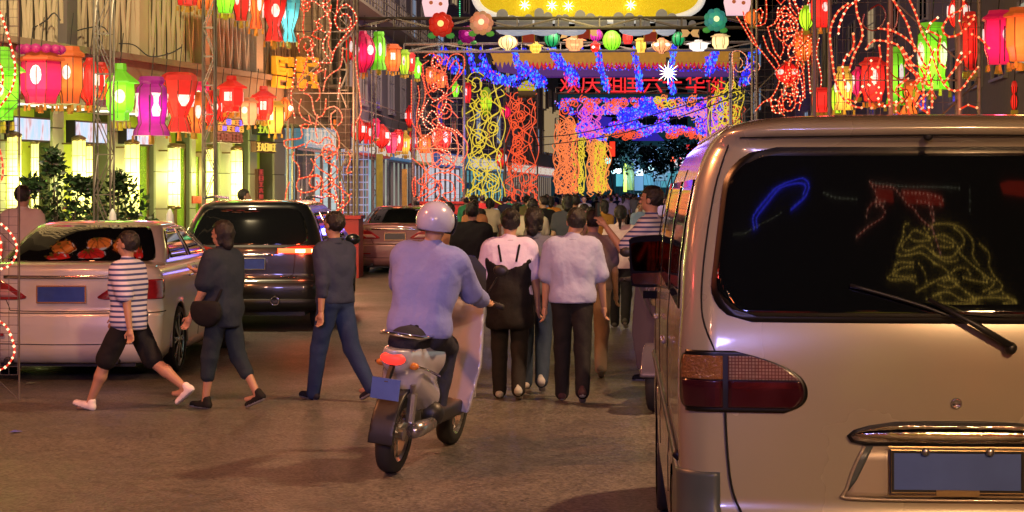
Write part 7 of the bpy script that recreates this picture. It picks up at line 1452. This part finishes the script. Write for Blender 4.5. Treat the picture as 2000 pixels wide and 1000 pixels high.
# ---------------- scooter with rider ----------------
def make_scooter(t, body, seatc, tl=1.6):
    PTs = carpaint('scooter_paint', body, .25, .2); dk = BLK
    def shell(X):
        d = cone(X, (0, -.62, .74), (0, -.05, .70), .10, .15); d = smin(d, cone(X, (0, -.45, .60), (0, -.05, .45), .13, .14), .08)
        d = smin(d, cone(X, (0, -.70, .80), (0, -.5, .76), .05, .10), .05); return np.maximum(d, X[2] - .80)
    np_obj('rear_cowl', [sdf_mesh(shell, (-.25, -.85, .25), (.25, .2, .95), .014)], [PTs], t)
    np_obj('seat', [sdf_mesh(lambda X: np.maximum(smin(cone(X, (0, -.52, .83), (0, -.10, .80), .10, .12), cone(X, (0, -.1, .79), (0, .08, .76), .12, .09), .05), -(X[2] - .785)), (-.25, -.75, .7), (.25, .3, 1.), .014)], [cloth(seatc)], t)
    np_obj('footboard', [sdf_mesh(lambda X: smin(np.maximum(np.maximum(np.abs(X[0]) - .17, np.abs(X[1] - .22) - .28), np.abs(X[2] - .33) - .05), cone(X, (-.12, -.1, .35), (.12, -.1, .35), .08, .08), .03), (-.25, -.25, .2), (.25, .6, .5), .014)], [dk], t)
    def leg(X):
        q = np.abs(X[1] - (.52 + .30 * (X[2] - .35) * .6 - 1.2 * X[0] ** 2)) - .03; q = np.maximum(q, np.abs(X[0]) - (.26 - .12 * np.abs(X[2] - .62))); q = np.maximum(q, np.abs(X[2] - .66) - .36)
        q = smin(q, cone(X, (0, .66, .95), (0, .72, .80), .10, .07), .06); return q
    np_obj('leg_shield', [sdf_mesh(leg, (-.32, .2, .25), (.32, .9, 1.1), .013)], [PTs], t)
    np_obj('front_fender', [sdf_mesh(lambda X: np.maximum(np.maximum(np.abs(np.sqrt((X[1] - .86) ** 2 + (X[2] - .25) ** 2) - .285) - .016, np.abs(X[0]) - .085), .30 - X[2]), (-.15, .5, .2), (.15, 1.2, .6), .012)], [PTs], t)
    np_obj('rear_fender', [sdf_mesh(lambda X: np.maximum(np.maximum(np.abs(np.sqrt((X[1] + .48) ** 2 + (X[2] - .25) ** 2) - .29) - .014, np.abs(X[0]) - .08), np.maximum(.22 - X[2], X[1] + .5)), (-.15, -.95, .15), (.15, -.3, .6), .012)], [dk], t)
    for y, st in ((.86, 0), (-.48, 0)):
        g = MB(); c = (0, y, .25); g.lathe([(.17, -.05), (.235, -.05), (.25, -.02), (.25, .02), (.235, .05), (.17, .05)], 32, c, axis='x', caps=False); w_ = g.build('wheel', RUBBER, t, True); g = MB(); g.lathe([(.172, -.045), (.155, -.03), (.155, .03), (.172, .045)], 28, c, axis='x', caps=False)
        for k in range(5): a = 2 * pi * k / 5; g.obox((0, y + cos(a) * .02, .25 + sin(a) * .02), (0, y + cos(a) * .16, .25 + sin(a) * .16), .03, .03, up=(1, 0, 0))
        g.lathe([(.04, -.06), (.04, .06)], 12, c, axis='x'); g.build('rim', ALLOY, w_)
    g = MB(); g.tube([(0, .86, .25), (0, .80, .55), (0, .62, 1.0)], .028, 8); g.build('fork', ALLOY, t, True)
    g = MB(); g.tube([(-.34, .50, 1.04), (-.2, .58, 1.06), (0, .62, 1.02), (.2, .58, 1.06), (.34, .50, 1.04)], .014, 8); hb = g.build('handlebar', dk, t, True)
    for s_ in (-1, 1):
        g = MB(); g.tube([(s_ * .24, .55, 1.05), (s_ * .36, .49, 1.035)], .02, 8); g.build('grip', RUBBER, hb, True)
        g = MB(); g.tube([(s_ * .2, .58, 1.06), (s_ * .27, .60, 1.22)], .007, 5); g.ball((s_ * .29, .60, 1.27), .055, 12, 7, sy=.3, sz=.75); g.build('mirror', dk, t, True)
        g = MB(); g.ball((s_ * .105, -.60, .70), .035, 10, 6, sz=.7); g.build('turn_signal', mat('orange_lens', (.6, .2, .03), .2, coat=1.), t, True)
    g = MB(); g.ball((0, -.715, .745), .075, 14, 8, sx=1.1, sy=.5, sz=.55); g.build('tail_light', glow((1., .03, .02), tl), t, True)
    g = MB(); g.ball((0, .76, .90), .075, 12, 7, sy=.6); g.build('headlight', CHROME, t, True)
    g = MB(); g.lathe([(.045, -.15), (.05, .0), (.04, .25)], 12, (.15, -.45, .30), axis='y'); g.build('exhaust', ALLOY, t, True); g = MB(); g.box(-.075, .075, -.20, .0, .22, .42); g.tube([(0, -.2, .35), (0, -.48, .25)], .04, 8); g.build('engine', ALLOY, t)
    for s_ in (-1, 1):
        g = MB(); g.tube([(s_ * .142, -.60, .70), (s_ * .150, -.40, .66), (s_ * .155, -.15, .60)], .008, 5); g.build('side_trim', CHROME, t, True)
        g = MB(); g.tube([(s_ * .2, .56, 1.05), (s_ * .16, .72, .98), (s_ * .06, .70, .75)], .005, 4); g.tube([(s_ * .34, .50, 1.03), (s_ * .30, .62, 1.05)], .006, 4); g.build('brake_cable', dk, t)
        g = MB(); g.tube([(s_ * .10, -.55, .58), (s_ * .10, -.50, .27)], .018, 6); g.lathe([(.03, k * .02) for k in range(10)], 8, (s_ * .10, -.53, .34), caps=True); g.build('shock_absorber', ALLOY, t)
    g = MB(); g.tube([(-.02, -.06, .22), (-.16, -.12, .03)], .010, 5); g.build('kickstand', dk, t)
    g = MB(); g.prism([(-.20, 0), (.20, 0), (.17, .26), (.08, .34), (-.08, .34), (-.17, .26)][::-1], .66, .67, (0, 0, 1.0)); g.build('windscreen', mat('smoked_screen', (.05, .06, .08), .08, coat=1.), t)
    g = MB(); g.box(-.09, .09, -.80, -.79, .50, .63); g.build('number_plate', PLATE_G, t); g = MB(); g.tube([(0, -.70, .72), (0, -.79, .60)], .02, 5); g.build('plate_bracket', dk, t)
    g = MB(); g.tube([(-.13, -.1, .86), (-.13, -.6, .88), (0, -.74, .90), (.13, -.6, .88), (.13, -.1, .86)], .012, 6); g.build('grab_rail', CHROME, t, True)
    return t
sx, sy = P(806, 900, 11.7)[:2]; SYAW = .24
SC = make_scooter(thing('scooter', 'white motor scooter with a red tail light ridden away through the crowd', 'scooter', (sx, sy, 0), -SYAW), (.50, .50, .62), (.015, .015, .03))
SC.rotation_euler = (0, radians(7), -SYAW)
def helmet(t, J, H):
    c = J['head'] + np.array([0, 0, .012])
    np_obj('helmet', [sdf_mesh(lambda X: np.maximum(ell(X, c, (.125, .145, .13)), np.minimum(-(X[2] - c[2] + .06), 9) + np.clip(X[1] - c[1], 0, 1) * .6), c - .2, c + .2, .010)], [mat('lilac_helmet', (.42, .45, .72), .25, coat=1.)], t)
    np_obj('visor', [sdf_mesh(lambda X: np.maximum(np.abs(ell(X, c, (.135, .165, .14))) - .006, np.maximum(c[1] + .04 - X[1], np.abs(X[2] - c[2] + .01) - .07)), c - .22, c + .22, .008)], [mat('smoke_visor', (.02, .02, .03), .08, coat=1.)], t)
RD = make_person('rider in a blue lilac jacket and pale helmet sitting on the white scooter', sx, sy, SYAW, 1.70, top=(.22, .26, .62), bot=(.025, .028, .05), sleeve=1.85, legs=((1.30, 1.55), (1.28, 1.5)), sit=.87, lean=.14, arms=((.85, .22, .5), (.85, .22, .5)), hair=None, shoes=(.03, .03, .03), h=.014, off=.026, hem=.03, extra=helmet)[0]
RD.rotation_euler = (0, radians(7), -SYAW)
off = Vector((0, -.22, 0)); off.rotate(RD.rotation_euler); RD.location = Vector((sx, sy, 0)) + off
x, y = PX(1268, 800); SC2 = make_scooter(thing('scooter', 'dark scooter standing half hidden beyond the left side of the van', 'scooter', (x + .25, y + .7, 0), 2.9), (.10, .09, .13), (.02, .02, .02), .0)
# litter on the road
for i, (px, py, c) in enumerate(((347, 783, (.02, .02, .02)), (60, 750, (.2, .25, .2)), (30, 845, (.1, .12, .5)))):
    x, y = PX(px, py); g = MB(); g.add([(-.04, -.03, .006), (.03, -.04, .012), (.05, .03, .006), (-.02, .04, .016), (0, 0, .02)], [(0, 1, 4), (1, 2, 4), (2, 3, 4), (3, 0, 4), (0, 3, 2, 1)]); o = g.build('litter', cloth(c), loc=(x, y, 0)); o['label'] = ['small dark scrap on the road between the two walkers', 'pale scrap on the road under the tail of the sedan', 'tiny blue scrap at the left road edge'][i]; o['category'] = 'litter'
# ---------------- lamps and decorations added, mostly out of view, for light and reflections ----------------
sod = (1., .50, .20)
def added_street_lamp(label, x, y, h, arm, col, power, tgt, spot=None):
    t = thing('added_street_lamp', label, 'added street lamp', (x, y, 0)); g = MB(); g.tube([(0, 0, 0), (0, 0, h - .6), (arm * .3, 0, h - .1), (arm, 0, h)], [.09, .06, .05, .04], 10); g.build('pole', steel, t, True); g = MB(); g.ball((arm * 1.05, 0, h - .02), .28, 14, 7, sy=.5, sz=.35); g.build('lamp_head', steel2, t, True); g = MB(); g.ball((arm * 1.05, 0, h - .07), .20, 14, 7, sy=.5, sz=.35); g.build('lens', glow(col, 6), t, True)
    lamp('added_street_light', 'SPOT' if spot else 'AREA', (arm * 1.05, 0, h - .20), col, power, .25 if spot else .5, Vector(tgt) - Vector((x, y, 0)), t, spot)  # lamps added to light the road, van and facades
added_street_lamp('added sodium lamp, unseen, behind the viewer at the right', 5.6, -5.5, 7.2, -1.8, (1., .57, .27), 1400, (1.8, 6, .8))
added_street_lamp('added sodium lamp, unseen, behind the viewer at the left', -6.6, -4, 7., 1.6, (1., .46, .28), 620, (-3, 14, 0))
added_street_lamp('added sodium lamp, unseen, beyond the van on the right pavement', 6.9, 13, 8., -1.8, (1., .56, .27), 4600, (.3, 12.5, 0), 62)
added_street_lamp('added reddish lamp, unseen, on the left pavement beside the parked cars', -7.6, 10, 7.5, 1.8, (1., .32, .11), 600, (-2.2, 10.5, 0))
added_street_lamp('added tall lamp on the right side, lighting the apartment block', 8.2, 47, 10., -5.5, (1., .74, .62), 2300, (-5, 60, 6))
added_street_lamp('added tall lamp washing the tan building, out of view on the left pavement', -8.4, 20, 9., 3.6, (1., .76, .42), 2300, (-7.0, 34, 6))
t = leds('led_net', 'violet bulb net added over the street behind the viewer, unseen', -7, [([(1000, 378), (1001, 378)], 1)], 4)
for c in list(t.children): bpy.data.objects.remove(c)
t.location = (-2.6, -7, 5.2); g = MB()
for _ in range(500): g.ball((R.uniform(-1.6, 1.6), R.uniform(-.2, .2), R.uniform(-.8, .8)), .03, 5, 3)
g.build('violet_bulbs', glow((.35, .2, 1), 1.), t, kind='stuff'); lamp('added_violet_spot', 'SPOT', (0, .4, 0), (.36, .32, 1.), 3000, .8, Vector((-2.3, 15, 1)) - Vector((-2.6, -7, 5.2)), t, 36)  # unseen bulbs and violet spot added to tint the people and scooter
# figures mirrored in the van window
def refl(px, py, YP):
    """trace the view ray at (px,py) off the van window to the vertical plane y=YP"""
    W = VAN.matrix_world if False else None; ca, sa = cos(-.060), sin(-.060); d = np.array([(px - 1000) / F, 1., -(py - HY) / F]); d /= np.linalg.norm(d)
    best = None; o = np.array([0, 0, CZ]); loc = np.array(VAN.location)
    z = CZ + d[2] * 6.1; a = 0
    for _ in range(6):
        D = (best[1] if best is not None else 6.05); x = (px - 1000) / F * D; z = CZ - (py - HY) / F * D
        l = np.array([x, D, z]) - loc; lx = l[0] * ca + l[1] * sa; a = lx; p = VS.pt(abs(a), z, 1 if a >= 0 else -1); wx = np.array([p[0] * ca - p[1] * sa, p[0] * sa + p[1] * ca, p[2]]) + loc; best = wx
    n = VS.nrm(abs(a), z, 1 if a >= 0 else -1); n = np.array([n[0] * ca - n[1] * sa, n[0] * sa + n[1] * ca, n[2]]); r = d - 2 * (d @ n) * n; t_ = (YP - best[1]) / r[1]; return best + r * t_
def refl_fig(name, label, YP, curves, tm, bm, r, br, step, base):
    t = thing(name, label, 'light figure', base); g2 = MB()
    for c in curves:
        q = spline([tuple(refl(px, py, YP) - np.array(base)) for px, py in c], step); g = MB(); g.tube([tuple(v) for v in q], r, 4); g.build('rope_light', tm, t); g2.beads([tuple(v + np.array([0, r, 0])) for v in q], br)
    g2.build('bulbs', bm, t, kind='stuff'); return t
k = 4.547
GC = [[(1700 + x / k, 420 + y / k) for x, y in c] for c in ([(340, 80), (300, 95), (290, 200), (235, 330), (270, 365), (330, 360), (440, 340), (500, 370), (570, 430)], [(520, 200), (400, 140), (350, 190), (380, 230), (450, 235), (520, 230)], [(340, 200), (300, 240), (280, 300), (340, 320), (440, 280), (500, 290), (560, 350), (640, 380), (720, 375), (770, 310), (740, 240), (640, 180), (560, 200)],
  [(480, 120), (530, 200), (550, 290), (560, 330)], [(600, 210), (680, 240), (740, 270), (700, 290), (600, 280)], [(520, 130), (560, 90), (650, 80), (760, 100), (840, 150), (900, 230), (910, 300), (900, 360), (960, 450)], [(570, 350), (650, 410), (740, 415), (770, 400)], [(740, 120), (800, 170), (830, 250), (780, 320), (850, 400), (950, 490), (1050, 570), (1100, 600), (1060, 650), (1000, 680)], [(965, 260), (1050, 350), (1045, 450), (1100, 560), (1160, 620), (1150, 670), (1050, 700)],
  [(380, 430), (240, 430), (205, 510), (150, 570), (250, 580), (340, 570), (410, 610)], [(380, 465), (290, 470), (205, 520), (240, 545), (400, 550)], [(430, 435), (480, 500), (500, 590)], [(560, 430), (650, 470), (700, 540), (620, 570), (520, 620), (410, 685)], [(720, 520), (780, 470), (860, 490), (880, 530)], [(600, 620), (700, 650), (780, 610), (740, 570), (650, 590)], [(500, 750), (620, 780), (750, 790), (860, 790), (980, 740)], [(600, 700), (700, 690), (820, 760), (950, 740), (1190, 740), (1290, 775), (1180, 790)],
  [(720, 860), (800, 830), (900, 860), (960, 800), (990, 830)], [(560, 720), (640, 780), (760, 870), (880, 880), (950, 870)], [(820, 560), (930, 590), (1040, 600), (1000, 560)], [(1170, 700), (1290, 780)], [(300, 800), (370, 850), (440, 820)], [(840, 690), (900, 720), (920, 780), (860, 820)], [(700, 560), (760, 620), (860, 700), (930, 750)])]
refl_fig('light_figure', 'golden flower shaped rope light figure on the gate behind the viewer', -9, GC, glow((.8, .42, .03), .9), glow((1., .66, .12), 5), .005, .017, .085, (3.2, -9, 9))
k = 3.125
RC = [[(1360 + x / k, 220 + y / k) for x, y in c] for c in ([(1060, 420), (1110, 450), (1200, 460), (1250, 510), (1290, 560), (1330, 590), (1370, 650), (1440, 710)], [(1150, 545), (1080, 550), (1040, 610), (1040, 640)], [(1100, 545), (1150, 590), (1140, 640), (1060, 690), (980, 760)], [(1060, 420), (1100, 500), (1100, 570)], [(1420, 520), (1425, 600), (1450, 660)], [(1270, 490), (1400, 500), (1500, 530), (1490, 565)], [(1350, 545), (1430, 560), (1450, 640), (1440, 700), (1490, 860)])]
refl_fig('light_figure', 'red beaded rope light figure on the gate behind the viewer', -9, RC, glow((.9, .04, .01), 1.2), glow((1., .45, .3), 4), .006, .018, .11, (2.0, -9, 12))
YC = [[(1360 + x / k, 220 + y / k) for x, y in c] for c in ([(780, 490), (850, 520), (980, 530)], [(1075, 430), (1300, 455), (1600, 465)], [(250, 780), (350, 700), (520, 615)], [(1665, 480), (1665, 600)])]
refl_fig('light_string', 'thin pale string of bulbs on the gate behind the viewer', -9, YC, glow((.4, .4, .2), .5), glow((.8, .8, .6), 2), .006, .014, .12, (1.0, -9, 12))
BC = [[(1360 + x / k, 220 + y / k) for x, y in c] for c in ([(355, 710), (350, 640), (420, 540), (500, 450), (580, 410), (650, 405), (690, 440), (670, 510), (580, 595)], [(375, 700), (370, 650), (440, 550), (510, 465), (590, 422), (645, 418), (672, 445), (655, 500)])]
refl_fig('neon_arc', 'blue neon arc on the gate behind the viewer', -9, BC, glow((.03, .03, 1.), 3), glow((.1, .15, 1.), 4), .022, .018, .12, (-1.0, -9, 11))
for i, q in enumerate([[(1095, 470), (1200, 480), (1205, 545), (1110, 530)], [(1250, 480), (1400, 490), (1500, 520), (1510, 565), (1290, 550)], [(1850, 440), (1900, 420), (2000, 420), (2000, 510), (1870, 490)]]):
    pts = [refl(1360 + x / k, 220 + y / k, -9.3) for x, y in q]; b0 = pts[0]; t = thing('red_banner', ['small red cloth banner behind the viewer, left', 'long red cloth banner behind the viewer, middle', 'red lantern cloth behind the viewer, right'][i], 'banner', tuple(b0)); g = MB(); g.prism([(p[0] - b0[0], p[2] - b0[2]) for p in pts], -.03, .03); g.build('cloth', mat('red_cloth_%d' % i, (.4, .02, .015), .7, emit=(1, .05, .02), es=.45), t)
for lab, bx, hh, sd, m_ in (('red scroll rope light added low behind the viewer, right', 4.6, 3.2, 3, RED), ('orange scroll rope light added low behind the viewer', 3.0, 3.0, 4, PE), ('yellow scroll rope light added low behind the viewer', 1.4, 2.8, 5, YE), ('red scroll rope light added low behind the viewer, left', -.6, 3.0, 6, RED)):
    t = thing('light_figure', lab, 'light figure', (bx, -5, 0)); g = MB(); g.box(-.7, .7, .1, .5, 0, .5); g.build('plinth', redbase, t)
    for c in scroll(0, 130, 0, 100 * hh, sd): g = MB(); g.tube([(x / 100, 0, .6 + z / 100) for x, z in spline(c, 8)], .022, 4); g.build('rope_light', m_, t)  # unseen figures added so that the chrome garnish mirrors warm light
# lantern garlands added out of view overhead, for reflections and light on the road
for i, (x, y, z, c) in enumerate(((-6.3, 8, 4.2, 'red'), (-6.1, 5, 4.3, 'orange'), (-5.9, 11, 4.3, 'orange'), (-6.2, 2, 4.4, 'red'), (-4.9, -2.5, 5.6, 'red'), (-4.0, -2.5, 5.8, 'orange'), (-3.2, -2.6, 5.5, 'red'), (5.6, 3, 4.5, 'red'), (5.8, -1, 4.6, 'orange'), (5.4, 7, 4.4, 'yellow'), (3.9, -4.5, 6.0, 'orange'), (2.6, -4.6, 6.2, 'red'), (1.2, -4.4, 6.0, 'orange'), (-5.7, 19.7, 5.0, 'orange'), (-5.0, 19.9, 5.3, 'orange'), (-5.6, 19.0, 4.6, 'red'), (-4.4, 19.7, 5.1, 'orange'), (-4.9, 19.0, 4.6, 'red'), (-4.0, 19.3, 4.9, 'red'))):
    D = 20; lantern('lantern of the garland over the viewer, number counted from the left rear is not visible', 1000, 300, 410, 90, D, ('palace', 'hexbox', 'melon')[i % 3], c, 'oval', None, 'lanterns hung over the viewer', 60 if i in (0, 2, 5, 8, 9, 11) else 0)
    o = sc.collection.objects[-1]
    while o.parent: o = o.parent
    o.location = (x, y, z); o['label'] = '%s %s lantern hung out of view, %s' % (c, ('pagoda', 'six sided', 'round')[i % 3], ['over the left pavement beside the viewer', 'just left of the viewer', 'over the left pavement before the sedan', 'abreast of the viewer on the left', 'leftmost behind the viewer', 'second from the left behind the viewer', 'third from the left behind the viewer', 'right of the van', 'right and behind the viewer', 'right beyond the van nose', 'rightmost behind the viewer', 'second from the right behind the viewer', 'middle one behind the viewer', 'over the sedan boot', 'highest one over the sedan', 'low over the sedan boot at left', 'over the sedan roof at right', 'lowest one over the sedan', 'over the right flank of the sedan'][i])
